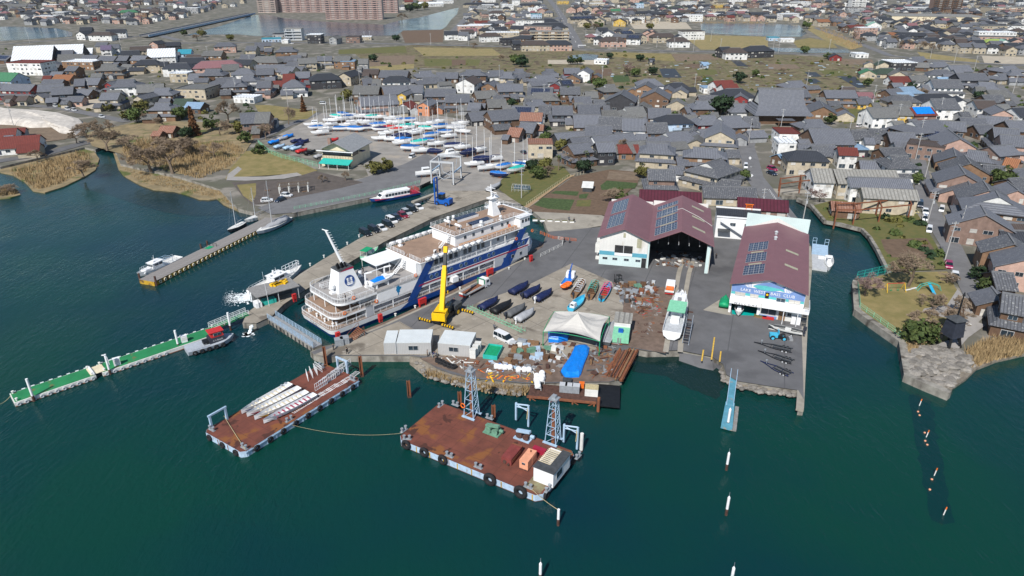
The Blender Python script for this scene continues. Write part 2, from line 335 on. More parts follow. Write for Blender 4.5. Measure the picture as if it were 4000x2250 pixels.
# low marsh and banks outside the walls
def bank(name,inner,outer,z0,z1,mat):
 """sloping shore between an upper and a lower line"""
 a=W(inner,z1);b=W(outer,z0);m=MB()
 for i in range(len(a)-1):m.poly([a[i],b[i],b[i+1],a[i+1]])
 o=m.build(name,mat);o['kind']='structure';return o
def pad(name,pts,z,mat):
 m=MB();m.prism([(p.x,p.y)for p in W(pts,z)],-1.0,z);o=m.build(name,mat);o['kind']='structure';return o
pad('marsh_spit',[(-200,662),(0,655),(60,640),(330,575),(365,588),(388,620),(373,663),(330,690),(248,729),(175,752),(128,744),(97,710),(50,682),(0,672),(-200,690)],.38,'marsh')
pad('marsh_shore',[(440,590),(470,600),(560,640),(860,725),(935,812),(978,832),(932,824),(873,797),(846,774),(819,778),(776,776),(738,762),(679,746),(598,739),(543,719),(481,684),(462,659),(450,620)],.42,'marsh')
pad('marsh_islet',[(-60,735),(20,728),(70,742),(80,760),(40,772),(0,776),(-60,770)],.3,'marsh')
# ---------------------------------------------------------------- paved areas, fields, roads
Z1,Z2,Z3,Z4=LAND+.006,LAND+.012,LAND+.018,LAND+.024
sheet('farmland',[(1380,205),(1640,172),(2000,185),(2380,205),(3100,215),(3400,235),(3420,300),(3380,345),(3000,365),(2720,350),(2330,330),(2200,300),(1990,275),(1640,265),(1450,262)],Z1,'garden')
F=lambda ox:(lambda*p:[(ox+x/2.576,y/2.576)for x,y in p])
A2_,A3_,A4_=F(1000),F(2000),F(3000)
for nm,pts,mt in[('ploughed_field',A2_((1450,300),(1890,298),(1880,425),(1500,432)),'soil'),('stubble_field',A2_((1580,475),(2380,490),(2480,560),(1690,562)),'drygrass'),('grass_field',A2_((1690,590),(2260,600),(2240,660),(1700,665)),'grass'),('ploughed_field',A2_((1970,600),(2110,600),(2110,655),(1970,660)),'soil'),('ploughed_field',A2_((1140,560),(1600,558),(1590,640),(1140,672)),'soil2'),('vegetable_plot',A2_((830,500),(1500,462),(1520,530),(830,545)),'grass'),('stubble_field',A2_((1120,672),(1590,642),(1590,690),(1160,720)),'drygrass'),('stubble_field',A3_((1000,522),(1600,542),(1650,620),(1010,570)),'lawn'),('ploughed_field',A3_((1604,542),(2080,547),(2080,598),(1656,618)),'soil2'),('bare_ground',A3_((1160,205),(1750,225),(1810,292),(1230,292)),'sandy'),('stubble_field',A3_((1700,345),(2576,370),(2576,490),(1900,500)),'drygrass'),('stubble_field',A3_((360,602),(860,602),(820,650),(360,642)),'sandy'),('vegetable_plot',A3_((1480,690),(1640,690),(1712,782),(1520,780)),'blacksheet'),('grass_field',A3_((1840,690),(2050,700),(2074,750),(1880,762)),'grass'),('grass_field',A3_((1900,772),(2000,770),(2080,860),(1980,872)),'greencrop'),('vegetable_plot',A3_((2200,605),(2290,605),(2380,670),(2270,665)),'blacksheet'),('vegetable_plot',A3_((1000,760),(1170,755),(1190,820),(1030,830)),'greencrop'),('ploughed_field',A3_((830,700),(1000,690),(1010,760),(850,770)),'soil'),('ploughed_field',A3_((1720,660),(1830,640),(1990,670),(1830,690)),'soil'),('vegetable_plot',A4_((690,765),(880,772),(985,882),(900,884)),'blacksheet'),('vegetable_plot',A4_((370,725),(480,725),(545,770),(425,772)),'blacksheet'),('vegetable_plot',A4_((360,790),(480,792),(560,840),(430,842)),'blacksheet'),('ploughed_field',A4_((0,640),(280,650),(330,690),(0,700)),'soil2'),('grass_field',A4_((500,700),(740,710),(830,760),(600,770)),'grass'),('ploughed_field',A4_((700,590),(1050,600),(1060,650),(760,650)),'soil2'),('stubble_field',A4_((1700,220),(2000,232),(2010,310),(1740,302)),'drygrass'),('bare_ground',A4_((2150,562),(2650,572),(2650,642),(2180,642)),'sandy'),('stubble_field',A4_((280,405),(420,380),(640,420),(700,480),(300,480),(250,420)),'lawn'),('stubble_field',A4_((420,250),(620,330),(960,470),(830,500),(560,400),(400,300)),'drygrass'),('stubble_field',A4_((1500,520),(2100,600),(2150,640),(1560,600)),'drygrass'),('grass_field',A3_((830,860),(1250,890),(1240,1000),(850,960)),'garden'),('grass_field',A4_((790,1080),(980,1100),(1080,1200),(760,1250)),'grass')]:
 sheet(nm,pts,Z2,mt)
for nm,pts in[('inlet_water',[(-60,105),(60,104),(218,110),(282,126),(282,143),(118,153),(0,160),(-60,162)]),('inner_lake',[(730,137),(860,102),(985,60),(1040,56),(1100,70),(1215,82),(1500,97),(1560,80),(1640,68),(1700,52),(1762,36),(1792,30),(1786,55),(1764,75),(1742,105),(1722,116),(1575,119),(1550,138),(1400,141),(1000,141),(930,134),(840,135)]),('pond_water',[(2735,92),(3000,93),(3120,97),(3152,130),(3130,143),(3000,143),(2740,128)]),('canal_water',[(2215,218),(2290,210),(2338,215),(2330,234),(2222,234)]),('canal_water',[(3000,186),(3310,193),(3330,206),(3160,206),(3000,200)])]:
 sheet(nm,pts,LAND+.03,'pondwater')
sheet('lake_distance',[(3820,34),(4300,34),(4300,-40),(3900,-40),(3800,4)],LAND+.03,'pondwater')
road('road',[(700,168),(900,167),(1130,165),(1250,168),(1430,168),(1700,176),(1960,182),(2220,190),(2400,195),(2800,203),(3000,205),(3130,211),(3300,214)],8,Z3,'roadasphalt')
road('road',[(2262,187),(2240,140),(2212,90),(2172,30),(2130,-20)],11,Z4,'roadasphalt')
road('road',[(3186,108),(3350,167),(3477,217),(3620,232),(3815,246),(4000,255),(4300,270)],8,Z3,'roadasphalt')
road('road',[(-80,178),(60,170),(200,158),(290,148)],7,Z3,'roadasphalt')
road('road',[(400,160),(480,150),(600,132),(700,158)],10,Z4,'roadasphalt')
road('road',[(1770,120),(1830,60),(1848,0),(1850,-20)],8,Z3,'roadasphalt')
road('village_road',[(3085,870),(3042,812),(2985,742),(2945,690),(2930,625),(2915,570),(2925,545),(2990,520)],7,Z3,'roadasphalt')
road('village_road',[(3575,560),(3590,640),(3602,700),(3617,780),(3665,880),(3715,960),(3750,1040),(3790,1110),(3820,1170),(3800,1230)],5.6,Z3,'roadasphalt')
road('village_road',[(3860,300),(3930,360),(4010,420)],6,Z3,'roadasphalt')
road('village_road',[(0,402),(230,420),(330,440),(500,475)],6,Z3,'roadasphalt')
road('village_road',[(1240,440),(1180,470),(1120,490),(1060,520),(1000,545)],5,Z3,'roadasphalt')
road('shore_road',[(-100,640),(0,628),(180,600),(300,565),(420,540),(500,510)],6.5,Z3,'asphalt')
sheet('lane_marking',[(2924,617),(2930,611),(2936,617),(2930,624)],Z4,'paint');sheet('lane_marking',[(2929,685),(2936,679),(2943,685),(2936,692)],Z4,'paint')
for i in range(14):
 a=P(2262,187,Z4+.25).lerp(P(2172,30,Z4+.25),i/14);b=P(2262,187,Z4+.25).lerp(P(2172,30,Z4+.25),(i+.4)/14);road('lane_marking',[a,b],.3,0,'paint',world=True)
for i in range(7):sheet('lane_marking',[(2258+i*4.5,175),(2261+i*4.5,175),(2262+i*4.5,179),(2259+i*4.5,179)],Z4+.008,'paint')
# marina and boat yard
sheet('boat_yard_paving',[(985,800),(1060,795),(1200,735),(1390,700),(1440,690),(1420,640),(1300,600),(1090,560),(1050,545),(1180,480),(1260,440),(1640,440),(1900,480),(2060,540),(2080,620),(1960,700),(1930,740),(2040,800),(1950,790),(1716,744),(1690,702),(1640,725),(1446,771),(1144,832)],Z1,'yardgrey')
sheet('marina_asphalt',[(1005,812),(1200,742),(1390,705),(1500,668),(1580,640),(1660,600),(1740,630),(1650,690),(1640,722),(1446,769),(1144,830),(1060,838)],Z2,'roadasphalt')
sheet('lawn',[(880,700),(905,650),(960,590),(1040,585),(1120,610),(1240,665),(1190,690),(1120,680),(960,690)],Z3,'lawn')
sheet('park_path',[(884,704),(890,680),(930,650),(945,660),(912,690),(1040,690),(1160,674),(1180,684),(1110,698),(960,706)],Z4,'pavedpark')
sheet('park_plaza',[(905,712),(1130,700),(1230,668),(1420,712),(1330,735),(1060,790),(985,800),(950,770)],Z3,'plaza')
sheet('lawn',[(925,722),(1000,715),(1000,760),(985,790),(950,765)],Z4,'lawn');sheet('lawn',[(995,410),(1050,410),(1240,435),(1200,465),(1100,470),(1010,440)],Z2,'lawn')
sheet('gravel_yard',[(0,440),(40,430),(230,455),(340,480),(330,520),(250,545),(120,560),(0,520)],Z2,'soil2');sheet('bare_ground',[(265,400),(390,385),(400,420),(330,430)],Z2,'sandy')
sheet('shore_meadow',[(330,520),(560,470),(900,480),(1000,530),(960,590),(900,660),(700,680),(560,640),(470,600),(360,570)],Z2,'marsh')
# the two quays beside the dock and the ship yard
sheet('quay_paving',[(1711,745),(1662,797),(1411,930),(1268,1011),(1128,1107),(1062,1152),(966,1222),(950,1260),(1000,1263),(1064,1234),(1076,1220),(1108,1188),(1260,1088),(1498,946),(1698,848),(1898,778),(2040,796),(2060,780),(1930,745)],Z2,'concrete')
sheet('quay_paving',[(2052,800),(2124,862),(2142,905),(2240,900),(2360,880),(2375,850),(2260,810),(2100,780)],Z2,'paleconcrete')
sheet('yard_asphalt',[(1215,1375),(1262,1356),(1332,1341),(1502,1273),(1702,1183),(1902,1088),(2052,1013),(2120,963),(2142,905),(2360,885),(2400,870),(2800,880),(2905,935),(2850,1105),(2860,1230),(3130,1240),(3140,1560),(3118,1524),(3005,1508),(2880,1488),(2838,1463),(2825,1423),(2780,1393),(2655,1368),(2540,1372),(2460,1358),(2440,1478),(2380,1492),(2042,1497),(1830,1476),(1757,1458),(1700,1436),(1646,1396),(1600,1389),(1307,1389),(1272,1397),(1228,1385)],Z2,'asphalt')
sheet('yard_concrete',[(1640,1300),(1880,1175),(2060,1115),(2230,1030),(2390,1100),(2420,1160),(2450,1230),(2380,1350),(2200,1400),(1900,1400),(1700,1390),(1640,1388)],Z3,'concrete')
sheet('yard_concrete',[(2746,1211),(2828,1160),(2840,1200),(2858,1232),(2820,1226)],Z3,'paleconcrete')
sheet('yard_concrete',[(1230,1384),(1310,1352),(1560,1255),(1640,1300),(1640,1386),(1307,1386),(1272,1394)],Z3,'concrete')
sheet('yard_dirt',[(2440,1150),(2590,1120),(2640,1140),(2600,1380),(2545,1370),(2460,1355),(2420,1330)],Z3,'redearth')
sheet('yard_dirt',[(1640,1400),(1700,1390),(2060,1400),(2420,1380),(2440,1470),(2380,1490),(2042,1492),(1830,1470),(1700,1430)],Z4,'redearth')
strip('quay_rail_track',[(1335,1322),(1502,1256),(1702,1165),(1902,1068),(2060,990),(2130,940)],2.2,LAND-.2,LAND+.03,'redearth',side=-1.2)
strip('quay_coping',[(1335,1333),(1502,1266),(1702,1177),(1902,1081),(2052,1006)],.7,LAND-.3,LAND+.12,'paleconcrete',side=-.3)
strip('quay_coping',[(1217,1371),(1227,1384),(1274,1396),(1309,1388),(1600,1388),(1642,1394)],1.1,LAND-.4,LAND+.16,'paleconcrete',side=.5)
strip('quay_coping',[(1660,797),(1411,929),(1268,1010),(1171,1072),(1128,1107),(1062,1152),(966,1222),(951,1259)],1.0,LAND-.4,LAND+.2,'paleconcrete',side=.45)
strip('quay_coping',[(1144,832),(1446,771),(1640,725)],.8,LAND-.4,LAND+.15,'paleconcrete',side=.4)
strip('quay_coping',[(3119,1596),(3119,1526)],.8,LAND-.4,LAND+.2,'paleconcrete',side=-.4)
strip('quay_coping',[(3139,1598),(3141,1562),(3156,1233),(3172,1039),(3168,962)],1.3,LAND-.4,LAND+.22,'paleconcrete',side=.6)
strip('seawall',[(3120,774),(3175,799),(3229,861),(3283,869),(3373,892),(3404,923),(3435,973),(3470,1043),(3481,1063)],.9,LAND-.6,LAND+.45,'quaywall',side=-.4)
strip('seawall',[(3342,1094),(3338,1105),(3346,1208),(3400,1248),(3521,1332),(3537,1425),(3542,1462),(3620,1495),(3712,1532)],1.5,-1,LAND+.35,'quaywall',side=.2)
sheet('dirt_path',[(2045,808),(2060,812),(2215,700),(2235,690),(2250,682),(2230,684)],Z3,'dirtpath')
sheet('grass_field',[(1960,700),(2060,640),(2200,650),(2230,684),(2048,806),(1990,770),(1950,740)],Z2,'grass')
sheet('vegetable_garden',[(2062,812),(2240,690),(2380,662),(2500,672),(2490,720),(2400,790),(2370,842),(2200,832),(2070,826)],Z2,'soil')
for pts,mt in[([(2085,800),(2120,772),(2245,780),(2225,822),(2140,815)],'greencrop'),([(2345,725),(2370,705),(2490,715),(2480,735),(2350,742)],'greencrop'),([(2150,755),(2170,745),(2262,748),(2255,765)],'greencrop'),([(2262,760),(2300,755),(2290,775),(2262,775)],'greencrop'),([(2380,668),(2500,674),(2496,705),(2370,700)],'soil2'),([(2255,782),(2310,780),(2305,806),(2250,806)],'grass')]:sheet('crop_bed',pts,Z3,mt)
sheet('office_paving',[(2790,900),(2905,930),(2870,1010),(2790,985)],Z3,'asphalt')
# right-hand park and bank
sheet('park_lawn',[(3481,1065),(3700,1060),(3730,1120),(3790,1200),(3700,1330),(3620,1330),(3560,1345),(3523,1330),(3402,1248),(3348,1206),(3340,1106)],Z2,'lawn')
sheet('canal_bank_grass',[(3176,802),(3260,780),(3560,800),(3600,860),(3660,960),(3700,1050),(3482,1062),(3436,975),(3406,925),(3375,894),(3284,871),(3231,863)],Z2,'grass')
sheet('vegetable_garden',[(3440,935),(3620,930),(3660,990),(3640,1010),(3480,1005),(3455,975)],Z3,'soil')
sheet('park_path',[(3700,1330),(3800,1250),(3850,1270),(3780,1320),(3745,1362),(3650,1350)],Z3,'pavedpark')
sheet('park_path',[(3740,1130),(3800,1190),(3850,1230),(3800,1280),(3690,1240),(3600,1220),(3610,1205),(3700,1190)],Z4,'pavedpark')
pad('rock_slope',[(3540,1380),(3620,1345),(3745,1362),(3790,1390),(3850,1345),(4000,1320),(4300,1290),(4300,1345),(4000,1384),(3893,1408),(3815,1439),(3776,1477),(3722,1514),(3712,1528),(3560,1472)],.55,'rockwall')
sheet('rocky_point',[(3545,1388),(3620,1347),(3745,1364),(3790,1392),(3740,1418),(3640,1460),(3582,1466),(3543,1454)],Z3,'rockwall')
bank('rock_bank',[(2822,1428),(2835,1465),(2880,1490),(3005,1510),(3118,1526)],[(2806,1450),(2824,1490),(2880,1520),(3005,1541),(3120,1552)],-.1,LAND-.1,'rockwall')
bank('stone_bank',[(1600,1394),(1644,1402),(1700,1440),(1757,1462),(1827,1480),(1900,1492),(2042,1502)],[(1600,1425),(1606,1432),(1660,1478),(1757,1502),(1827,1522),(1900,1535),(2042,1548)],-.1,LAND-.05,'rockwall')
# boat slips sloping into the water
m=MB();a=W([(2655,1366),(2780,1390),(2822,1422)],LAND);b=W([(2650,1440),(2790,1490),(2812,1470)],-.9)
for i in range(2):m.poly([a[i],b[i],b[i+1],a[i+1]])
m.build('boat_ramp','asphalt',kind='structure')
for pts in([(2741,1410),(2748,1366)],[(2779,1405),(2791,1317)],[(2811,1413),(2816,1372)]):road('ramp_marking',pts,.28,Z4,'paintyellow')
# railway of the slip: two rails on concrete strips, running from the boathouse to the water
for xa,xb in((2652,2600),(2692,2657)):
 road('slip_track',[(xa+14,1020),(xa,1065),(xa-22,1190),(xb,1375)],1.1,Z4,'paleconcrete')
 o=strip('slip_rail',[(xa+14,1020),(xa,1065),(xa-22,1190),(xb,1375)],.18,LAND,LAND+.14,'rustdark');
 # shadowy weed beds that show through the shallow water
def waterpatch(name,pts,mat,k):
 p=W(pts,.01+.004*k);rg=random.Random(k);o=[]
 for i in range(len(p)):
  a,b=p[i],p[(i+1)%len(p)];n=max(2,int((b-a).length/1.2))
  o+=[a.lerp(b,j/n)+Vector((rg.gauss(0,.16),rg.gauss(0,.16),0))for j in range(n)]
 m=MB();m.poly(o);m.build(name,mat,kind='structure')
waterpatch('weed_bed',[(3548,1540),(3590,1540),(3632,1556),(3648,1640),(3668,1740),(3694,1870),(3716,2000),(3724,2040),(3690,2047),(3640,2034),(3618,1960),(3598,1850),(3576,1720),(3560,1620)],'weedwater',0)
waterpatch('slip_shallows',[(2440,1380),(2560,1370),(2660,1360),(2830,1420),(2815,1470),(2830,1500),(2800,1560),(2700,1520),(2600,1470),(2470,1450)],'shallows',1)
waterpatch('cove_shallows',[(370,640),(470,640),(540,715),(740,758),(850,775),(930,822),(880,840),(760,845),(640,830),(540,800),(420,760),(330,740),(300,715),(340,690)],'shallows',2)
# ================================================================= HOUSES
def roofmat(name,col,moss=None,tile=True,orand=.16,period=.62):
 m=mk(name,col,.75,.18,.9,orand=orand,detail=6,lo=.3,hi=.7)
 if moss:layer(m,moss,1.6,.56,.66,'Object',(1,1.6,1.6),detail=6)
 if tile:stripes(m,tuple(c*.62 for c in col),'X',period,.3)
 return m
roofmat('roof_g',(.128,.136,.158),(.19,.196,.21),orand=.26);roofmat('roof_d',(.040,.045,.056));roofmat('roof_l',(.145,.147,.145),(.22,.22,.205),orand=.2);roofmat('roof_b',(.085,.068,.062));roofmat('roof_r',(.155,.04,.032));roofmat('roof_w',(.72,.75,.78),None,True,.05,1.8)
roofmat('roof_n',(.06,.19,.10));roofmat('roof_N',(.05,.075,.055));roofmat('roof_t',(.04,.30,.40));roofmat('roof_p',(.15,.12,.19));roofmat('roof_m',(.25,.125,.135));roofmat('roof_o',(.27,.12,.06));roofmat('roof_u',(.22,.33,.46));roofmat('roof_x',(.26,.13,.09),(.36,.26,.22),True,.1,.8)
roofmat('roof_k',(.27,.265,.245),(.20,.18,.15),True,.08,1.1);roofmat('roof_M',(.085,.018,.032),None,True,.03,1.0);roofmat('roof_L',(.30,.40,.10));roofmat('roof_e',(.30,.52,.42));roofmat('roof_y',(.45,.38,.22),None,False);roofmat('roof_h',(.10,.105,.118),(.26,.265,.265),orand=.15)
for k,c in dict(c=(.46,.40,.30),w=(.74,.74,.72),b=(.14,.085,.055),k=(.045,.045,.05),t=(.23,.14,.085),p=(.48,.32,.26),g=(.32,.33,.34),r=(.22,.035,.035),y=(.62,.42,.10),o=(.50,.22,.12),u=(.45,.56,.68),q=(.235,.16,.13)).items():
 mk('wall_'+k,c,.85,.16,.7,orand=.12,detail=6);layer(MAT['wall_'+k],tuple(x*.6 for x in c),.5,.58,.75,'Object',(1,1,.4))
mk('ridge',(.16,.165,.175),.8,.15);mk('gablewhite',(.62,.62,.60),.8,.1);mk('frame',(.42,.42,.42),.5,.1);mk('pane',(.03,.045,.06),.12,.4,.5,spec=.6,orand=.5);mk('curtain',(.5,.48,.44),.5,.2,1.2,orand=.2)
mk('solar',(.012,.02,.05),.15,.2,2,spec=.6);stripes(MAT['solar'],(.22,.24,.28),'X',1.0,.05);stripes(MAT['solar'],(.22,.24,.28),'Y',.7,.06)
WN=MB();WN.box(-.5,.5,-.05,.03,-.5,.5,0);WN.box(-.46,-.02,-.075,0,-.44,.44,1);WN.box(.02,.46,-.075,0,-.44,.44,1)
WMESH=[WN.mesh('window',['frame','pane']),WN.mesh('window',['frame','curtain'])]
BAL=MB();BAL.box(-.5,.5,-1.0,0,-.08,0);BAL.box(-.5,.5,-1.0,-.93,0,.95);BAL.box(-.5,-.47,-1,0,0,.95);BAL.box(.47,.5,-1,0,0,.95);BALM=BAL.mesh('balcony','wall_c')
def windows(parent,rz,cx,cy,side_len,off,z0,storeys,nrm,rn,big=True,zoff=0):
 """a row of windows per storey on one side; nrm = outward angle in the house's own axes"""
 for s_ in range(storeys):
  n=max(1,int(side_len/3.1))
  for i in range(n):
   if rn.random()<.16:continue
   u=(i+.5)/n*side_len-side_len/2+rn.uniform(-.2,.2)
   wd=min(side_len/n*.72,rn.choice([1.2,1.7,1.7,2.4]));ht=rn.choice([.95,1.1,1.1])if s_ or not big else rn.choice([1.1,1.7])
   z=z0+s_*2.75+(1.65 if ht<1.4 else 1.15)
   a=nrm+math.pi/2;d=rot2((u,-off),a)
   put('window',WMESH[0 if rn.random()<.62 else 1],parent,(cx+d[0],cy+d[1],z),a,scale=(wd,1,ht))
def gable_roof(L,Wd,he,hr,oh=.6,th=.2):
 X=L/2+oh*.7;Y=Wd/2+oh;k=(hr-he)/(Wd/2);ye=he-oh*k
 prof=[(-Y,ye),(0,hr),(Y,ye),(Y,ye-th),(0,hr-th),(-Y,ye-th)]
 m=MB();vs=[(x,p[0],p[1])for x in(-X,X)for p in prof]
 m.add(vs,[(0,6,7,1),(1,7,8,2),(2,8,9,3),(3,9,10,4),(4,10,11,5),(5,11,6,0),(0,1,4,5),(1,2,3,4),(6,11,10,7),(7,10,9,8)]);return m
def hip_roof(L,Wd,he,hr,oh=.6,lr=None,wm=0.0,th=.16):
 X=L/2+oh;Y=Wd/2+oh;lr=max(.6,(L-Wd)*1.0)if lr is None else lr;k=(hr-he)/(Wd/2);ye=he-oh*k*.6
 zm=hr-(hr-ye)*wm/Y if wm else hr;h=lr/2
 m=MB()
 for sy in(1,-1):
  pts=[(-X,-sy*Y,ye),(X,-sy*Y,ye)]+([(h,-sy*wm,zm)]if wm else[])+[(h,0,hr),(-h,0,hr)]+([(-h,-sy*wm,zm)]if wm else[])
  m.poly(pts if sy==1 else pts[::-1],0)
 for sx in(1,-1):
  pts=[(sx*X,-Y,ye),(sx*X,Y,ye)]+([(sx*h,wm,zm),(sx*h,-wm,zm)]if wm else[(sx*h,0,hr)])
  m.poly(pts if sx==1 else pts[::-1],0)
  if wm:m.poly([(sx*(h-.25),-wm*.92,zm),(sx*(h-.25),wm*.92,zm),(sx*(h-.25),0,hr-.1)][::sx],1)
 m.add([(-X,-Y,ye),(X,-Y,ye),(X,Y,ye),(-X,Y,ye),(-X,-Y,ye-th),(X,-Y,ye-th),(X,Y,ye-th),(-X,Y,ye-th)],[(4,5,1,0),(5,6,2,1),(6,7,3,2),(7,4,0,3),(7,6,5,4)],0)
 return m
def walls(L,Wd,he,hr=None):
 m=MB();m.box(-L/2,L/2,-Wd/2,Wd/2,-.3,he)
 if hr:
  for x in(-L/2,L/2):m.poly([(x,-Wd/2,he),(x,Wd/2,he),(x,0,hr-.12)]if x>0 else[(x,-Wd/2,he),(x,0,hr-.12),(x,Wd/2,he)])
 return m
NHOUSE=[0];HOUSES=[]
def house(c,rz,L,Wd,st,typ,wall,roof,fl='',name='house',base=LAND,pitch=.5,detail=True):
 NHOUSE[0]+=1;rn=random.Random(NHOUSE[0]*31+5)
 t=thing(name,(c.x,c.y,base),rz)
 he=.5+st*2.65;hr=he+Wd/2*pitch
 if 'E' in fl:he+=1.5;hr+=1.5
 tocam=math.atan2(-c.y,-c.x)
 if typ=='F':
  walls(L,Wd,he).build('wall','wall_'+wall,t)
  m=MB();m.box(-L/2-.15,L/2+.15,-Wd/2-.15,Wd/2+.15,he,he+.12);m.box(-L/2-.15,L/2+.15,-Wd/2-.15,-Wd/2+.1,he+.12,he+.5);m.box(-L/2-.15,L/2+.15,Wd/2-.1,Wd/2+.15,he+.12,he+.5)
  m.box(-L/2-.15,-L/2+.1,-Wd/2+.1,Wd/2-.1,he+.12,he+.5);m.box(L/2-.1,L/2+.15,-Wd/2+.1,Wd/2-.1,he+.12,he+.5)
  m.build('roof','roof_'+roof,t)
 elif typ=='G':
  walls(L,Wd,he,hr).build('wall','wall_'+wall,t)
  r=gable_roof(L,Wd,he,hr).build('roof','roof_'+roof,t)
  if roof in 'gdlhb':m=MB();m.box(-L/2-.4,L/2+.4,-.22,.22,hr-.1,hr+.22);m.build('ridge_cap','ridge',r)
 else:
  walls(L,Wd,he).build('wall','wall_'+wall,t)
  if typ=='I':lr=L*.62;r=hip_roof(L,Wd,he,hr,.7,lr,Wd*.26).build('roof',['roof_'+roof,'gablewhite'],t)
  else:lr=max(1.0,L-Wd*.75);r=hip_roof(L,Wd,he,hr,.6,lr).build('roof','roof_'+roof,t)
  m=MB();m.box(-lr/2-.1,lr/2+.1,-.22,.22,hr-.1,hr+.22);m.build('ridge_cap','ridge',r)
 gl,gw=L,Wd
 if st==2 and typ in 'GI' and roof in 'gl' and detail and c.y<520 and rn.random()<.45:fl+='s'
 for wing in range(2):
  if not(detail and typ!='F' and 285<c.y<600 and roof not in 'kM' and rn.random()<(.85,.5)[wing]):continue
  sx=rn.choice((-1,1));al=L*rn.uniform(.35,.6);aw=Wd*rn.uniform(.5,.75);ax=sx*(L/2-al/2*rn.uniform(.2,1));ay=-(Wd/2+aw*.42)*((1,-1)[wing]if 'f' not in fl else rn.choice((1,-1)))
  ah=2.7;ar=ah+aw*.25;m=walls(al,aw,ah,ar);m.v=[(v[0]+ax,v[1]+ay,v[2])for v in m.v];m.build('wing_wall','wall_'+rn.choice([wall,'b','g','c']),t)
  m=gable_roof(al,aw,ah,ar,.5);m.v=[(v[0]+ax,v[1]+ay,v[2])for v in m.v];m.build('wing_roof','roof_'+rn.choice([roof,roof,'g','l','h']),t)
 if 's' in fl and st>1:
  gl,gw=L+2.4,Wd+3.0;h1=2.7
  m=MB();m.box(-gl/2,gl/2,-gw/2,gw/2,-.3,h1);m.build('lower_wall','wall_'+wall,t)
  X,Y=gl/2+.6,gw/2+.6;x,y=L/2,Wd/2;m=MB();z0,z1=h1-.05,h1+.95
  m.add([(-X,-Y,z0),(X,-Y,z0),(X,Y,z0),(-X,Y,z0),(-x,-y,z1),(x,-y,z1),(x,y,z1),(-x,y,z1)],[(0,1,5,4),(1,2,6,5),(2,3,7,6),(3,0,4,7),(3,2,1,0)]);m.build('lower_roof','roof_'+roof,t)
 if detail:
  for k,(ln,of,gof)in enumerate(((L,Wd/2,gw/2),(Wd,L/2,gl/2),(L,Wd/2,gw/2),(Wd,L/2,gl/2))):
   nrm=(-math.pi/2,0,math.pi/2,math.pi)[k]
   if math.cos(nrm+rz-tocam)<.12:continue
   if gl!=L:
    windows(t,rz,0,0,ln,of+.02,2.75,st-1,nrm,rn,False);windows(t,rz,0,0,ln*1.1,gof+.02,0,1,nrm,rn)
   else:windows(t,rz,0,0,ln,of+.02,0,min(st,6),nrm,rn)
  if 'v' in fl or(st==2 and gl==L and typ!='F' and rn.random()<.3):
   a=min((-math.pi/2,math.pi/2),key=lambda n_:-math.cos(n_+rz-tocam));d=rot2((0,-Wd/2),a+math.pi/2)
   put('balcony',BALM,t,(d[0],d[1],2.8),a+math.pi/2,scale=(min(4.5,L*.5),1,1),mat='wall_'+wall)
 if 'p' in fl:
  k=(hr-he)/(Wd/2);sgn=-1 if math.cos(-math.pi/2+rz-tocam)>0 else 1
  m=MB();a,b=Wd*.08,Wd*.42;zz=lambda y:hr-y*k+.12
  m.add([(-L*.38,sgn*a,zz(a)),(L*.38,sgn*a,zz(a)),(L*.38,sgn*b,zz(b)),(-L*.38,sgn*b,zz(b))],[(0,1,2,3)if sgn>0 else(3,2,1,0)]);m.build('solar_array','solar',t)
 if 'T' in fl:
  k=(hr-he)/(Wd/2);m=MB();nx=8
  for sgn in(-1,1):
   for i in range(nx):
    xa,xb=-L*.42+L*.84*i/nx,-L*.42+L*.84*(i+1)/nx;y1=Wd*.46
    m.poly([(xa,0,hr+.25),(xb,0,hr+.25+.05*(i%2)),(xb,sgn*y1,hr-y1*k+.15+.12*((i+1)%2)),(xa,sgn*y1,hr-y1*k+.15+.12*(i%2))][::sgn])
  m.build('tarpaulin','tarp',t)
 HOUSES.append((t,st,typ,wall,roof,c));return t
WALLN=dict(c='cream',w='white',b='dark brown',k='black',t='brown timber',p='pinkish',g='grey',r='red',y='yellow',o='orange',u='pale blue',q='brown brick')
ROOFN=dict(y='buff',g='grey tile',d='dark slate',l='weathered pale grey',b='brown',r='red',w='white',n='green',N='dark green',t='turquoise',p='mauve',m='pinkish',o='orange',u='pale blue',x='rusty',k='grey sheet',M='maroon',L='lime green',e='mint green',h='mottled grey')
TYPN=dict(G='gable',I='hip-and-gable',H='hip',F='flat')
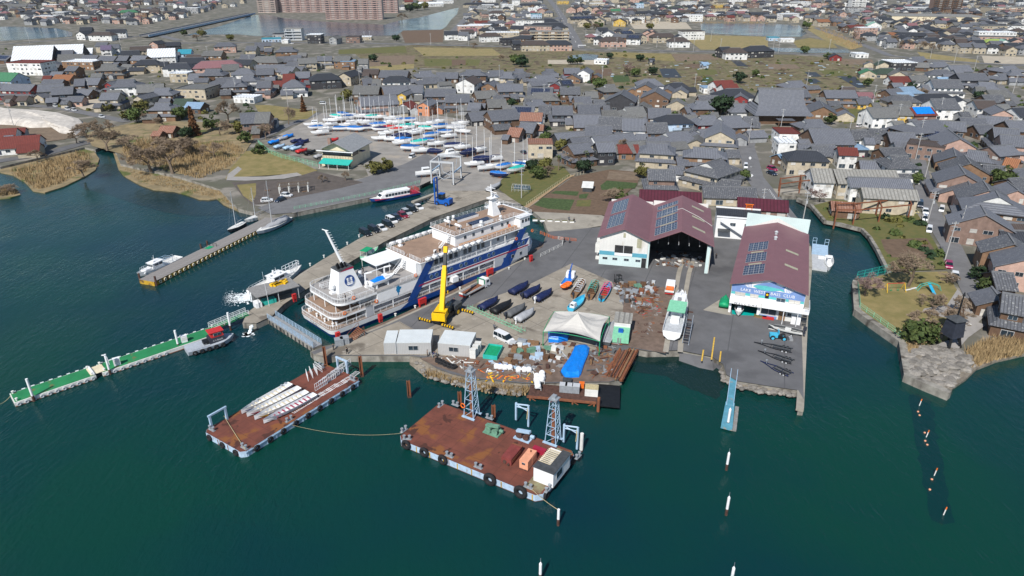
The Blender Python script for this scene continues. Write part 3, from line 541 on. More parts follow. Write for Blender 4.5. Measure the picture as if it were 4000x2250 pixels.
def place_house(ox,oy,line):
 f=line.split();x1,y1,x2,y2=map(float,f[:4]);d=float(f[4])*(1.32 if oy==0 else 1.08);st=int(f[5]);typ,wall,roof=f[6:9];fl=f[9]if len(f)>9 else ''
 pitch=.5
 hr=.5+st*2.65+(0 if typ=='F' else d/2*pitch)+(1.5 if 'E' in fl else 0);z=LAND+hr
 a=P(*q(ox,oy,x1,y1),z);b=P(*q(ox,oy,x2,y2),z);c=(a+b)/2
 if 'f' in fl:
  Wd=max(5.,(b-a).length*.86);hr2=.5+st*2.65+Wd/2*pitch;a=P(*q(ox,oy,x1,y1),LAND+hr2);b=P(*q(ox,oy,x2,y2),LAND+hr2);c=(a+b)/2
  ang=R_(90-16);L=d;c=c+Vector((math.cos(ang),math.sin(ang),0))*L/2
  return house(c,ang,L,min(Wd,16),st,typ,wall,roof,fl)
 L=(b-a).length;dd=b-a
 ang=math.atan2(dd.y,dd.x)
 if abs(x2-x1)>2.2*abs(y2-y1)and oy==0:ang=max(-.35,min(.35,ang*.55))
 if typ=='F':c=c+Vector((math.cos(ang+math.pi/2),math.sin(ang+math.pi/2),0))*d/2
 if typ=='H':L+=d*.55
 if typ=='I':L+=d*.2
 if typ=='G':L*=.93
 return house(c,ang,max(4,min(L,60)),d,st,typ,wall,roof,fl)
R1="""0 42 290 40 12 1 G c l;0 78 60 76 9 2 G w d;100 85 225 85 8 2 G c b;230 122 350 120 8 2 H w d;380 100 500 96 9 2 G c g;985 46 1290 50 12 1 H c b;880 8 1070 4 12 1 G c m;1120 10 1290 6 12 1 G c m;1060 120 1180 118 8 2 H w d;1010 85 1130 88 8 2 G p r
1225 102 1350 96 10 2 H c n;1390 132 1470 132 8 2 F t b;1500 97 1605 96 9 2 G p b;1640 112 1722 110 9 2 G p b;1760 92 1860 92 8 2 H g d;1360 0 1440 0 8 2 G c b;1450 2 1530 2 8 2 G c g;1560 2 1640 0 8 2 G t b;1660 2 1740 0 8 2 G y o;1790 2 1880 0 8 2 G b g
1985 72 2062 72 8 2 F u u;1890 62 1970 62 8 2 H k d;2100 6 2230 5 9 1 G c g;745 322 850 312 10 2 G w d f;800 275 930 270 10 2 G k d;945 318 1110 320 9 2 H w b;1090 300 1240 285 9 2 G w d;245 478 430 440 30 1 G k w E;530 470 700 428 26 1 G k w E;1010 458 1120 452 9 2 G w p
970 428 1090 426 8 2 G c g;1095 448 1200 442 8 2 G w g;1470 420 1600 415 9 2 G p d f;1690 428 1790 415 8 2 G k d;1340 475 1480 455 9 2 G c b;1220 515 1400 500 9 2 G c d;1500 500 1740 475 16 2 G w w;1790 497 1930 492 9 1 G u t;770 502 900 500 8 1 G w t;540 512 745 502 12 2 G b g
330 528 480 532 7 1 G c g;0 548 100 560 9 1 G b g p;200 578 380 582 8 1 G b g;370 612 560 606 10 1 H b g;70 632 390 640 12 3 F w r;0 725 180 732 12 2 G u n;630 620 920 628 11 2 F t w;690 664 790 668 7 2 G t g;725 572 850 576 8 1 G k d;835 556 990 556 8 2 G c g
1010 562 1175 566 8 2 G c g;1190 562 1300 562 8 2 G k g;1340 558 1480 562 8 2 G t g;1395 602 1570 596 9 2 H c d;985 652 1215 642 10 2 I t l;1000 722 1115 722 8 1 G t l f;1245 645 1330 652 7 1 G w l;560 748 740 752 8 1 G t o;435 762 520 758 6 1 G c r;520 722 640 722 7 1 G b g
750 800 850 790 9 2 G t g;850 785 1020 782 9 2 G t g;1025 830 1130 825 9 2 G r g f;1140 805 1390 792 10 2 I w g;1380 862 1640 832 10 2 G b l;1535 885 1740 882 9 2 I b g s;430 802 650 800 8 2 G b g;380 860 640 832 9 2 G c g;515 885 740 865 9 2 G k g s;60 842 350 852 8 2 G r g
310 945 440 948 9 1 G c g f;50 958 140 955 6 1 G p b;190 962 290 960 6 1 G c b;680 972 850 968 6 1 G p g;770 895 930 902 7 1 G b g;1020 935 1215 930 8 2 G c g s;1310 962 1450 962 9 2 G c g f;1535 1035 1740 1030 8 2 I t g s;1760 992 1950 988 9 1 G b N;1890 1022 2050 1030 7 1 G b u
1700 742 1880 742 8 2 F c w;1770 895 2050 905 14 2 F c l;1900 742 2080 738 9 1 G w g;2040 695 2250 692 10 2 I b g;1700 634 1900 632 9 2 H w d;1805 585 2050 572 10 2 G g d;1612 622 1690 618 7 2 G c d;2030 625 2330 592 12 2 H p m;2230 655 2400 642 9 2 G c l;2385 692 2520 688 9 2 H w g
2370 592 2540 600 9 2 G c d;2420 548 2576 546 8 1 G b g;1870 552 2060 545 8 1 G t b;2045 512 2250 512 9 2 G t l;2190 428 2330 422 9 2 H p g;2480 462 2590 462 9 2 G c g;2140 795 2400 765 10 2 I b g;2255 805 2450 792 10 2 I b g s;2430 755 2570 750 9 2 I w g;2360 975 2540 990 7 1 F w w
2430 1150 2590 1120 10 2 G q g;1625 1262 1770 1266 6 1 G b x;-60 1305 170 1278 9 1 G w r;-60 1400 410 1335 10 1 G w r"""
R2="""2120 28 2290 22 9 2 H c d;2310 32 2440 30 9 2 G w d;2480 52 2590 50 10 3 F w w;2115 92 2230 86 9 2 G c d f;2285 118 2340 112 8 2 G p l;2370 108 2475 106 9 3 H w b;2150 192 2220 186 9 2 G c b;2215 212 2330 202 10 2 G c r;2275 232 2390 226 9 2 H q d;2395 272 2510 266 9 2 G w d
2075 302 2160 292 9 2 G w b;2290 332 2420 326 9 2 H w b;1890 312 2035 310 9 2 G w d;2500 402 2590 395 10 2 F k d;1490 2 1580 0 9 2 G c r;1700 24 1810 12 9 2 G w w;1740 12 1812 12 8 3 F k d;1825 12 1970 6 14 2 F w w;165 345 320 345 9 1 F g d;60 398 250 388 10 1 F u t
255 405 320 405 7 1 F w w;510 352 650 352 10 3 F k w;725 368 812 362 9 2 G g l f;905 374 1040 374 10 2 F q b;1045 374 1160 372 8 1 F c w;0 432 130 418 8 1 G c g;0 472 70 466 8 1 G b g;215 474 395 468 10 2 I t g;90 484 165 482 7 1 G b g;420 534 510 532 6 1 G b l
0 564 200 572 11 1 H b l;250 578 370 556 8 1 G b g;350 556 460 555 8 1 G c g;430 592 585 575 9 2 G c l;612 568 765 562 8 2 G c g s;800 568 955 572 8 2 G t l;850 624 990 622 8 2 F t u;1030 594 1130 592 8 2 G g l;290 624 455 615 9 1 I t g;140 654 290 645 8 1 G b g
0 655 130 645 9 1 G b g;0 694 180 685 9 2 G b g s;250 664 390 674 9 1 G c g;270 744 390 738 9 2 G t r;395 724 545 718 9 2 G r g;170 814 330 805 8 1 G c r;10 814 155 808 9 2 G p g s;330 806 420 800 10 2 H w g s;600 745 770 728 10 2 H k d;790 735 970 730 12 2 G c d f
1080 694 1240 694 8 1 G b b;1070 794 1160 784 7 1 G b g;1170 804 1260 802 7 1 G b l;1250 706 1540 712 10 2 G t g;1330 764 1490 758 9 2 H w d;985 864 1250 864 10 2 G b l;1300 880 1480 846 10 2 G t g;1500 858 1685 858 9 2 G w g;1700 894 2020 894 9 2 G b g;1410 935 1515 930 9 2 G y g f
1640 722 1760 704 9 2 I c g;1812 728 2040 728 9 1 G b g;1660 792 1840 765 9 1 I c g;1985 795 2215 788 12 2 G w b f;2080 702 2290 698 9 2 I b g;2355 722 2470 695 9 1 I w g;2490 722 2590 727 9 2 I c g;2255 840 2410 830 10 1 G t g f;2420 844 2590 835 10 2 G b g s;1900 950 2150 945 9 2 G b g s
2200 924 2390 905 9 1 G b l;2320 1004 2510 994 9 1 G b l;2140 1034 2265 1038 8 1 G b g;1130 1000 1310 935 10 2 G p g;1390 1055 1560 1030 8 1 G w r f;1615 1035 1745 1020 9 2 G o g f;2200 1150 2430 1085 9 1 G k g;2350 1125 2590 1085 10 2 G b g;0 1134 145 1128 10 2 G q l;840 1180 0 0 0 0 X X X"""
R3="""0 12 80 12 10 3 F w w;90 34 290 32 10 2 H c d;160 84 330 84 9 2 F w w;30 138 140 138 9 2 G c g;0 184 100 184 9 2 G c g;190 144 300 144 8 2 F u t;140 198 400 184 15 2 H c d;215 234 490 224 14 2 H c d;0 254 160 262 9 2 G c d;0 344 180 362 9 1 G b d
0 404 85 402 9 2 G k d;130 408 330 404 10 2 H c b;340 404 560 404 10 2 H p d;470 14 570 12 10 2 F y y;550 66 640 62 10 2 G p b f;650 66 730 62 10 2 G p b f;738 68 806 64 10 2 G c b f;815 74 880 70 10 2 G p b f;620 132 700 128 8 2 G c d;708 108 780 108 9 2 G k d
640 172 760 155 9 2 G c d p;655 190 795 186 10 2 G c b f;800 174 945 172 10 2 G c l f;860 98 980 98 9 2 H y b;905 130 1095 128 9 2 F w l;990 88 1095 88 9 2 G c n;1020 182 1150 176 10 2 G y b f;1100 178 1220 174 8 1 F w w;1130 94 1230 88 8 2 G c b;1240 34 1330 34 9 3 F u t
1270 114 1400 108 9 2 H c d;1410 124 1520 118 9 2 H b d;1480 60 1560 58 8 2 G k d;1600 64 1690 60 9 2 H g N;1630 134 1730 130 9 2 H b d;1750 24 1850 20 10 3 F w w;1680 104 1780 100 8 2 G c b;1760 144 1830 140 8 2 G p b;1850 134 1950 130 8 2 G c l;1860 44 2010 44 9 2 G b d
1910 94 2215 90 9 2 F c l;1990 140 2120 138 9 2 F w w;2160 154 2230 152 8 2 G p r;2260 114 2330 112 8 2 G c m;2030 54 2120 46 9 2 F y y;2280 24 2360 22 9 3 F c b;2370 34 2485 32 10 3 F q b;2270 144 2370 142 8 2 G c b;2390 152 2460 150 8 2 G p b f;2480 152 2545 150 8 2 G p b f
2390 122 2590 122 9 2 G b d;770 358 865 354 7 1 F w w;925 370 1100 368 10 2 H p b;905 314 1035 308 9 2 G w g f;1105 314 1180 305 9 2 G c d p;1160 346 1300 352 10 2 G w d p;1365 318 1470 306 10 2 G p b f;1440 334 1600 330 10 2 H c b;1612 374 1742 374 10 2 H w b;2180 480 2312 480 10 2 H w b
2090 474 2180 468 9 2 G k d;2390 464 2545 455 11 2 H k d;2540 505 2600 500 8 2 F w w;835 602 945 612 7 1 F w w;1382 588 1430 588 4 1 G k d;1908 624 1970 622 4 1 G u u;20 694 125 692 9 1 I t g;0 745 110 736 9 1 G c g;325 694 430 694 9 1 I t g;220 770 430 745 10 1 I w g
520 685 680 684 8 2 G r g;640 705 795 700 11 2 G w g f;515 752 695 745 11 1 G t g f;375 838 485 828 12 2 G r g f;480 808 585 798 8 2 G w d p;480 874 685 874 9 2 G b h;0 845 110 845 9 2 G c g s;160 875 420 884 10 1 G b g p;170 936 430 924 10 1 I b l;190 1004 310 994 8 1 I c g
735 924 860 924 7 1 G w l;925 855 1040 846 9 2 I b l;1248 855 1440 842 10 2 G t g f;1310 794 1460 794 9 2 H w g;1600 830 1730 828 9 1 H w d;1625 902 1765 892 9 1 G c g f;1310 930 1570 905 12 2 G b g f;1500 895 1625 885 10 1 G t g f;620 974 790 968 9 1 G t g;655 1050 880 1050 11 2 G b g
820 1004 940 1004 8 1 G b h;880 1114 1050 1104 8 1 G b l;1110 1085 1340 1066 11 1 I w l;1365 1085 1600 1094 10 2 G b g;1540 1155 1720 1146 9 2 H u d;1830 1014 1990 1014 9 2 I b g;1872 960 2080 964 9 2 G p h;1740 1074 1830 1068 8 1 G b g;1725 1156 1860 1164 8 1 G b l;2035 815 2200 800 9 2 G w r
2110 845 2255 838 9 2 G w r;2130 895 2330 886 11 2 H w d;2225 962 2380 955 9 2 G r g f;2205 1046 2380 1044 9 1 I w g;1872 1165 2060 1156 9 2 I r g;2075 1175 2320 1156 11 2 I t g;1935 890 2035 888 7 1 F w u;2330 1170 2480 1180 7 1 G b h;0 1064 230 1070 9 1 G b g p;90 1125 310 1135 8 2 G u x
400 1066 610 1066 9 2 G k g s;270 1062 400 1064 9 1 G b h;610 1156 900 1156 12 1 G b g;880 1166 1140 1186 11 2 G b h;1110 1186 1350 1196 11 2 G w g;1345 1236 1560 1236 9 2 G b h;735 1256 1010 1266 9 2 G q g;460 1356 690 1305 8 1 G k g;600 1396 830 1356 9 1 G k g;860 1390 1160 1316 11 1 G w g
1530 1345 1780 1305 10 1 I t g;1750 1322 1880 1310 9 1 G w g f;1950 1330 2250 1310 14 2 G c g f;1870 1305 2000 1295 9 1 I c g;-10 1275 100 1290 8 1 G q x;100 1225 240 1245 9 1 G b g;1170 1435 1330 1405 9 1 G t l;1345 1425 1590 1425 9 1 G b g;950 955 1235 930 11 2 G k g f"""
R4="""290 24 410 18 10 3 F w w;1015 215 1155 210 11 2 G w e f;180 144 290 136 10 3 F w w;820 255 930 245 9 2 G b r;490 194 600 190 9 2 G c o;1490 225 1595 230 11 2 G c b f;1585 236 1735 240 12 2 G c d f;1180 324 1270 322 9 1 H c o;1290 354 1380 358 9 1 H c o;1400 315 1510 335 9 2 H k d
1580 374 1700 374 9 2 H c d;1705 374 1795 370 9 2 G w b f;1880 386 2000 390 9 2 G t b;2050 400 2170 400 9 2 G p d;2200 390 2330 390 9 2 H c L;2335 404 2450 400 10 2 G w e f;2450 394 2590 388 9 2 G p d f;625 545 755 545 8 1 G r d f;888 545 1015 545 9 1 F w w;10 380 122 380 7 1 F u t
130 394 268 394 6 1 F w w;1430 576 1575 565 9 1 I k g;1260 634 1505 634 14 2 F k w;1095 624 1255 624 9 1 G c N f;1110 685 1270 685 9 1 H c N;960 710 1080 700 8 1 G c n f;930 684 1050 684 6 1 G r l;1245 720 1400 714 9 1 G c l f;1210 766 1410 765 8 1 G w r;1420 764 1590 760 9 1 G w l
1640 625 1790 615 9 1 I c g;1480 625 1620 634 8 1 G b l;1810 656 2030 656 10 1 G w g;1660 695 1830 705 9 1 H w g;1625 795 1945 805 11 2 G w h s;1700 774 1880 774 7 1 G w u;1885 736 2190 736 10 2 G k g s;2095 815 2300 835 10 1 I c g;2210 685 2330 675 9 1 G b g;2350 665 2490 655 10 2 I b g
2440 695 2545 705 9 2 I t g;2300 745 2400 735 9 1 I c g;1540 855 1730 855 8 1 G w g;1245 835 1350 835 7 1 G b g;1290 875 1490 865 9 1 I w u;1210 905 1300 885 8 1 G b g;1250 955 1440 955 9 1 H c h;1565 945 1800 935 10 1 H b d;2150 955 2350 955 9 1 G b h;2200 905 2400 905 9 1 G c l
1630 995 1885 995 11 2 G w h;1430 1085 1645 1076 8 2 G q r T;1880 1000 2050 1005 10 2 G w d f;2060 1005 2280 1010 9 2 G w b;2280 1055 2400 1045 8 1 G b l;2285 1110 2470 1100 10 2 G p g f;2470 1086 2590 1076 9 2 G w d;130 906 390 896 9 2 G t g s;180 820 350 806 9 1 I t g;550 905 885 910 9 2 G t g s
480 984 570 984 7 1 G b l;740 875 870 875 6 1 G b b;890 926 1050 926 7 1 G w m;880 986 1030 986 7 1 G y g;405 1075 715 1065 14 1 G t g f;1000 1085 1245 1076 10 2 G w l;1210 1055 1440 1066 10 2 G y l;1100 1166 1280 1166 6 1 G w r;340 1206 560 1196 9 1 I b g;400 1296 820 1296 13 2 G b g
300 1406 580 1396 9 1 G b g;115 1345 330 1352 9 2 F w r;830 1306 1010 1316 8 1 G w h;1010 1290 1190 1305 9 1 G b h;1195 1326 1480 1340 11 1 G b g;1440 1235 1720 1186 11 2 I b g;1730 1195 1960 1245 9 1 G b g;1920 1176 2200 1196 10 1 G k g;2130 1146 2400 1196 9 1 G t g;2070 1256 2260 1256 8 1 G b g
2380 1216 2590 1216 10 1 G b g;2260 1276 2530 1306 10 2 G b g s;2330 1346 2590 1376 9 2 G p g s;1760 1400 2110 1385 13 2 G p g f;1480 1390 1770 1430 10 1 F b t p"""
R7="""840 -15 1015 -20 9 2 G k g;560 5 760 -18 9 2 G b g;165 5 410 5 8 2 F c x;1060 5 1270 5 8 1 G t r;1330 -15 1610 0 10 2 I c g s;1770 30 2130 50 9 2 I t g s;1930 200 2130 135 12 2 I c h s;2010 345 2310 375 6 1 G c h;1365 255 1640 262 8 2 G q h s;1590 220 1730 232 6 1 G w g;1905 425 2465 440 8 1 G c h;1275 455 1920 488 8 2 G w M;1660 135 1760 135 7 1 G b g;2150 60 2280 60 7 1 G c h"""
R8="""270 58 510 66 10 2 H c d;440 22 600 22 9 2 G c h;700 30 895 38 7 2 G w r;900 62 1015 62 8 1 F k u;95 100 225 84 6 1 G b u;290 0 680 8 9 1 G w g;110 -8 290 -4 9 2 F w w;430 242 640 248 11 2 G w k;645 252 1300 262 11 2 G c k;790 334 1440 350 7 2 G w g;930 436 1505 462 7 2 G c k;635 572 930 592 6 1 G b x;728 392 825 392 4 1 G w u
920 165 1135 176 9 1 G t g;1200 115 1430 118 11 2 I w h s;1120 45 1350 34 8 1 G b h;1890 120 1862 36 11 1 G t g;2040 195 1975 110 14 1 G t h;1985 305 1918 208 13 2 G q g;2228 468 2165 372 13 2 G p h;2330 540 2290 470 15 2 I t g;2197 712 2143 618 14 2 G q g;2030 410 2008 368 14 1 G p h;2482 1005 2415 903 11 2 G t h
2760 1130 2690 985 15 2 G p g;2400 135 2540 155 8 1 G c o;2165 206 2385 226 7 1 G b h;2460 258 2590 246 9 1 G b g;2420 350 2590 336 9 1 G b h;2440 480 2590 446 9 1 G p g f;2395 795 2590 800 9 1 G k b;2330 868 2590 876 9 1 G w d;1980 55 2250 86 10 1 I w g;2230 25 2450 5 9 2 G q g;1400 0 1780 45 9 2 F q b;2300 1290 2420 1300 8 1 G b h;2380 1500 2600 1540 8 2 G b h s;2250 1440 2340 1560 7 1 G b g"""
def zone(c):
 px=2000+FPX*c.x/(c.y*CT+CAM_H*ST);d=c.y
 if d>640:return 'far town left' if px<1350 else('far town beyond the lake' if px<2120 else('far town beyond the fields' if px<3000 else 'far town right'))
 if d>455:return 'back rows left' if px<900 else('back rows mid' if px<1900 else('by the fields' if px<3050 else 'right of the fields'))
 if px<1130:return 'near the reed shore'
 if px<2060:return 'behind the yacht yard'
 if d>300:return 'behind the boathouses' if px<2900 else 'right of the temple'
 return 'near the garden' if px<3000 else 'on the canal street'
def label_houses():
 """say which house it is: its look first, then where it stands among those that look alike"""
 zs={}
 for h in HOUSES:
  t,st,typ,wall,roof,c=h;zs.setdefault((zone(c),st,typ,wall,roof),[]).append(h)
 O=['first','second','third','fourth','fifth','sixth','seventh','eighth','ninth','tenth','eleventh','twelfth','thirteenth','fourteenth','fifteenth','sixteenth','seventeenth','eighteenth','nineteenth','twentieth']
 for(z,st,typ,wall,roof),hs in zs.items():
  hs.sort(key=lambda h:h[5].x/h[5].y)
  for i,h in enumerate(hs):
   s=('low','two-storey','three-storey','tall','tall','tall')[st-1]
   h[0]['label']=f"{s} {WALLN[wall]} house, {ROOFN[roof]} {TYPN[typ]} roof, "+(f"{O[min(i,19)]} from left " if len(hs)>1 else '')+z
   h[0]['category']='house';h[0]['group']='houses '+z
   # the houses that show largest stay single things; those farther off merge into the far town with many more
LINES=[]
for ox,oy,S in((0,0,R1),(1000,0,R2),(2000,0,R3),(3000,0,R4),(2000,562,R7),(3000,562,R8)):
 for ln in S.replace('\n',';').split(';'):
  if ln.strip()and ' X' not in ln:
   f=ln.split();LINES.append((-(oy+(float(f[1])+float(f[3]))/5.152),ox,oy,ln))
LINES.sort()
for _,ox,oy,ln in LINES[:296]:place_house(ox,oy,ln)
label_houses();NAMED=list(HOUSES)
FT=MB();FTM=[];SINK[0]=(FT,FTM)
for _,ox,oy,ln in LINES[296:]:place_house(ox,oy,ln)
rn_=random.Random(11);
taken=[(h[5].x,h[5].y)for h in HOUSES if h[5].y>560]
def sprinkle(pts,n,big=.06):
 """fill a quarter of the far town with streets of houses"""
 done=0;tries=0
 xs=[p[0]for p in pts];ys=[p[1]for p in pts]
 while done<n and tries<n*30:
  tries+=1;x=rn_.uniform(min(xs),max(xs));y=rn_.uniform(min(ys),max(ys))
  inside=False
  for i in range(len(pts)):
   (xa,ya),(xb,yb)=pts[i],pts[i-1]
   if(ya>y)!=(yb>y)and x<(xb-xa)*(y-ya)/(yb-ya)+xa:inside=not inside
  if not inside:continue
  c=P(x,y,LAND)
  if any(abs(c.x-a)<11 and abs(c.y-b)<15 for a,b in taken):continue
  taken.append((c.x,c.y));done+=1
  r=rn_.random()
  if r<big:house(c,R_(rn_.uniform(-12,12)),rn_.uniform(18,36),rn_.uniform(10,13),rn_.choice([2,3,3,4]),'F',rn_.choice('wwcpg'),rn_.choice('wwlb'))
  else:house(c,R_(rn_.choice((0,90))+rn_.uniform(-15,15)),rn_.uniform(9,14),rn_.uniform(9,11),2,rn_.choice('GGHHI'),rn_.choice('ccccwwwpggbt'),rn_.choice('dddddgggggbblm'))
sprinkle([(0,4),(0,100),(560,100),(760,70),(980,25),(980,0)],150);sprinkle([(1430,0),(1500,60),(1700,20),(1700,-6),(1430,-6)],16,.2);sprinkle([(1860,0),(1830,60),(1800,110),(1800,160),(2200,165),(2200,110),(2120,20),(2120,-4)],80)
sprinkle([(2220,0),(2260,80),(2310,105),(2700,85),(3000,88),(3180,90),(3260,120),(3480,190),(4000,215),(4000,8),(2220,-4)],520);sprinkle([(2220,-6),(2220,-20),(4100,-20),(4000,12)],160,.12);sprinkle([(-50,-20),(-50,4),(1000,0),(2200,-4),(2200,-25)],160,.1)
sprinkle([(3700,205),(4060,225),(4060,160),(3700,150)],20);sprinkle([(2290,130),(2700,150),(2700,175),(2300,175)],14)
SINK[0]=None
FT.build('far_town',FTM,label='dense far town of small tiled houses',kind='stuff')
# ================================================================= TRAINING SHIP IN THE DOCK
mk('deckbrown',(.285,.195,.14),.7,.12,.5);mk('deckgrey',(.30,.285,.275),.8,.12,.6);stripes(MAT['deckgrey'],(.235,.22,.21),'Y',.5,.12);mk('shipwhite',(.80,.81,.82),.4,.04,.4);mk('shipgrey',(.44,.46,.49),.5,.06,.5)
layer(MAT['shipwhite'],(.62,.60,.56),.35,.62,.78,'Object',(1,1,.25))
mk('shipred',(.33,.02,.06),.45,.06);mk('lakeblue',(.005,.19,.42),.5,.05);mk('patina',(.17,.36,.32),.6,.15,2);mk('bench',(.42,.235,.12),.7,.1)
SHIP=thing('ferry',P(1302.8,1331.9,0),R_(45),'white passenger ship with blue slanting bands and white funnel in the dock','ship')
B_=13.5;C_=B_/2
def spart(mb,name,mats,parent=SHIP,**k):return mb.build(name,mats,parent,**k)
def outline(x0,x1,rr,y0=0.,y1=B_,bow=0.,n=5):
 """deck outline: rounded stern corners, round bow"""
 p=[]
 for i in range(n+1):a=math.pi*1.0+math.pi/2*i/n;p.append((x0+rr+rr*math.cos(a),y0+rr+rr*math.sin(a)))
 if bow:
  for i in range(1,12):a=-math.pi/2+math.pi*i/12;p.append((x1-bow+bow*math.cos(a),(y0+y1)/2+(y1-y0)/2*math.sin(a)*(1 if abs(math.sin(a))<2 else 1)))
  p.insert(n+1,(x1-bow,y0));p.append((x1-bow,y1))
 else:p+=[(x1,y0),(x1,y1)]
 for i in range(n+1):a=math.pi/2+math.pi/2*i/n;p.append((x0+rr+rr*math.cos(a),y1-rr+rr*math.sin(a)))
 return p
 # hull: rings from the keel up, fine at the bow
ring=lambda z,x0,x1,ins,bow:[(x,y,z)for x,y in outline(x0,x1,1.6,ins,B_-ins,bow)]
m=MB();m.loft([ring(-1.2,2.5,62,1.6,22),ring(0,.6,64.5,.5,20),ring(1.15,.0,66,.1,17)],1);m.loft([ring(1.15,0,66,.1,17),ring(2.35,-.3,67.3,0,14)],0,caps=False)
hull=spart(m,'hull',['shipwhite','shipblue'])
m=MB();pl=outline(-.3,67.3,1.6,0,B_,14);m.prism(pl,2.3,2.4);spart(m,'main_deck','deckbrown')
# blue belt of the forward hull, standing a finger proud of the white plating
m=MB();m.add([(17.5,-.03,1.1),(53.3,-.03,1.1),(53.3,-.03,2.36),(20.5,-.03,2.36)],[(0,1,2,3)]);spart(m,'hull_belt','shipblue')
# foredeck bulwark
bw=[p for p in outline(-.3,67.3,1.6,0,B_,14)if p[0]>56];bw.sort(key=lambda p:p[1]);m=MB()
for i in range(len(bw)-1):
 a,b=bw[i],bw[i+1];za=2.35+min(1.5,max(0,(a[0]-56)*.28));zb=2.35+min(1.5,max(0,(b[0]-56)*.28))
 nx=lambda p:(p[0]-(p[0]-58)*.03,p[1]+(C_-p[1])*.03)
 m.add([(*a,2.3),(*b,2.3),(b[0]+.25,b[1],zb),(a[0]+.25,a[1],za),(*nx(a),2.3),(*nx(b),2.3),(nx(b)[0],nx(b)[1],zb),(nx(a)[0],nx(a)[1],za)],[(0,1,2,3),(5,4,7,6),(3,2,6,7)])
spart(m,'bow_bulwark','shipwhite')
m=MB();m.rail([(p[0]-.1,p[1],3.8)for p in bw if p[0]>60],1.0,.035,1.4,3);spart(m,'bow_rail','shipwhite')
m=MB()
for x,y in((61,4.6),(61,8.8),(63.5,6.7)):m.cyl((x,y-.7,2.9),(x,y+.7,2.9),.45,.45,10);m.box(x-.5,x+.5,y-.9,y-.7,2.4,3.4);m.box(x-.5,x+.5,y+.7,y+.9,2.4,3.4)
spart(m,'anchor_winch','patina')
# aft decks: slabs with rounded stern
def slab(name,x0,x1,z,th,rr,mats,y0=0.,y1=B_):
 m=MB();o=outline(x0,x1,rr,y0,y1);m.prism(o,z-th,z,0,top=1);return spart(m,name,mats)
slab('second_deck',.6,24,4.95,.5,2.2,['shipwhite','deckbrown'])
slab('third_deck',2.1,26,7.7,.55,2.4,['shipwhite','deckgrey'])
def vrail(pts,h=1.05):
 """railing with close upright bars"""
 m=MB();pts=[Vector(p)for p in pts]
 for z in(h,.12,h*.82):
  for i in range(len(pts)-1):m.cyl(pts[i]+Vector((0,0,z)),pts[i+1]+Vector((0,0,z)),.04 if z==h else .025,None,4,caps=False)
 for i in range(len(pts)-1):
  L=(pts[i+1]-pts[i]).length;n=max(1,round(L/.34))
  for j in range(n):
   p=pts[i].lerp(pts[i+1],j/n);r=.045 if j%5==0 else .018;m.cyl(p,p+Vector((0,0,h)),r,r,4,caps=False)
 return m
def stern_line(x0,rr,z,xf,y0=.12):return[(x,y,z)for x,y in[(xf,y0)]+[p for p in reversed(outline(x0+.12,xf,rr,y0,B_-y0)[:6])][::1]]
def aft_rail(name,x0,rr,z,xf):
 o=outline(x0+.12,xf,rr,.12,B_-.12);n=6;near=o[:n];far_=o[-n:]
 pts=[(xf,.12,z)]+[(x,y,z)for x,y in reversed(near)]+[(x,y,z)for x,y in reversed(far_)]+[(xf,B_-.12,z)]
 spart(vrail(pts),name,'shipwhite')
aft_rail('stern_rail',-.3,1.6,2.38,8.8);aft_rail('second_deck_rail',.6,2.2,4.95,12);aft_rail('third_deck_rail',2.1,2.4,7.7,11.2)
for x,y in((1.5,2.2),(1.5,6.7),(1.5,11.3),(6.5,.5),(6.5,13),(4,.5),(4,13)):
 m=MB();m.cyl((x,y,2.4),(x,y,4.5),.09,.09,6);m.cyl((x+1.2,y,4.95),(x+1.2,y,7.2),.09,.09,6);spart(m,'deck_post','shipwhite')
 # superstructure, storey by storey
m=MB();m.box(8.6,60.5,1.25,B_-1.25,2.4,4.95);m.box(8.8,10.6,0,1.25,2.4,4.95);m.box(8.8,60.4,B_-1.25,B_-.02,2.4,4.95);m.box(48.2,60.4,.0,1.25,2.4,4.95);spart(m,'lower_house','shipgrey')
m=MB();m.box(12,61,0,B_,4.96,7.68);m.box(8.7,12,2.4,B_-2.4,4.96,7.1);spart(m,'saloon_house','shipwhite')
m=MB();m.box(24.6,58.2,1.3,B_-1.3,7.7,10.75);m.box(24.6,26.6,.0,1.3,7.7,10.75);m.box(24.6,58.2,B_-1.3,B_,7.7,10.75);m.box(57.2,60.5,0,1.3,7.7,8.7);spart(m,'upper_house','shipgrey')
m=MB();m.box(24.3,58.6,-.05,B_+.05,10.55,10.8,0);m.box(24.5,58.4,.05,B_-.05,10.8,10.83,1);spart(m,'fourth_deck',['shipwhite','deckbrown'])
m=MB();m.box(23.9,24.6,1.2,B_-1.2,7.7,10.55);spart(m,'aft_bulkhead','shipwhite')
m=MB();m.box(37,60.5,2.3,B_-2.3,10.83,13.55);m.box(57.6,61.2,.1,B_-.1,10.83,13.5);m.box(58,62.2,1.6,B_-1.6,10.83,13.4);spart(m,'bridge_house','shipwhite')
m=MB();m.box(36.6,62.6,1.9,B_-1.9,13.55,13.7,0);m.box(57.2,62,-.1,B_+.1,13.55,13.69,0);m.box(36.8,61.8,2.1,B_-2.1,13.7,13.74,1);spart(m,'top_deck',['shipwhite','deckbrown'])
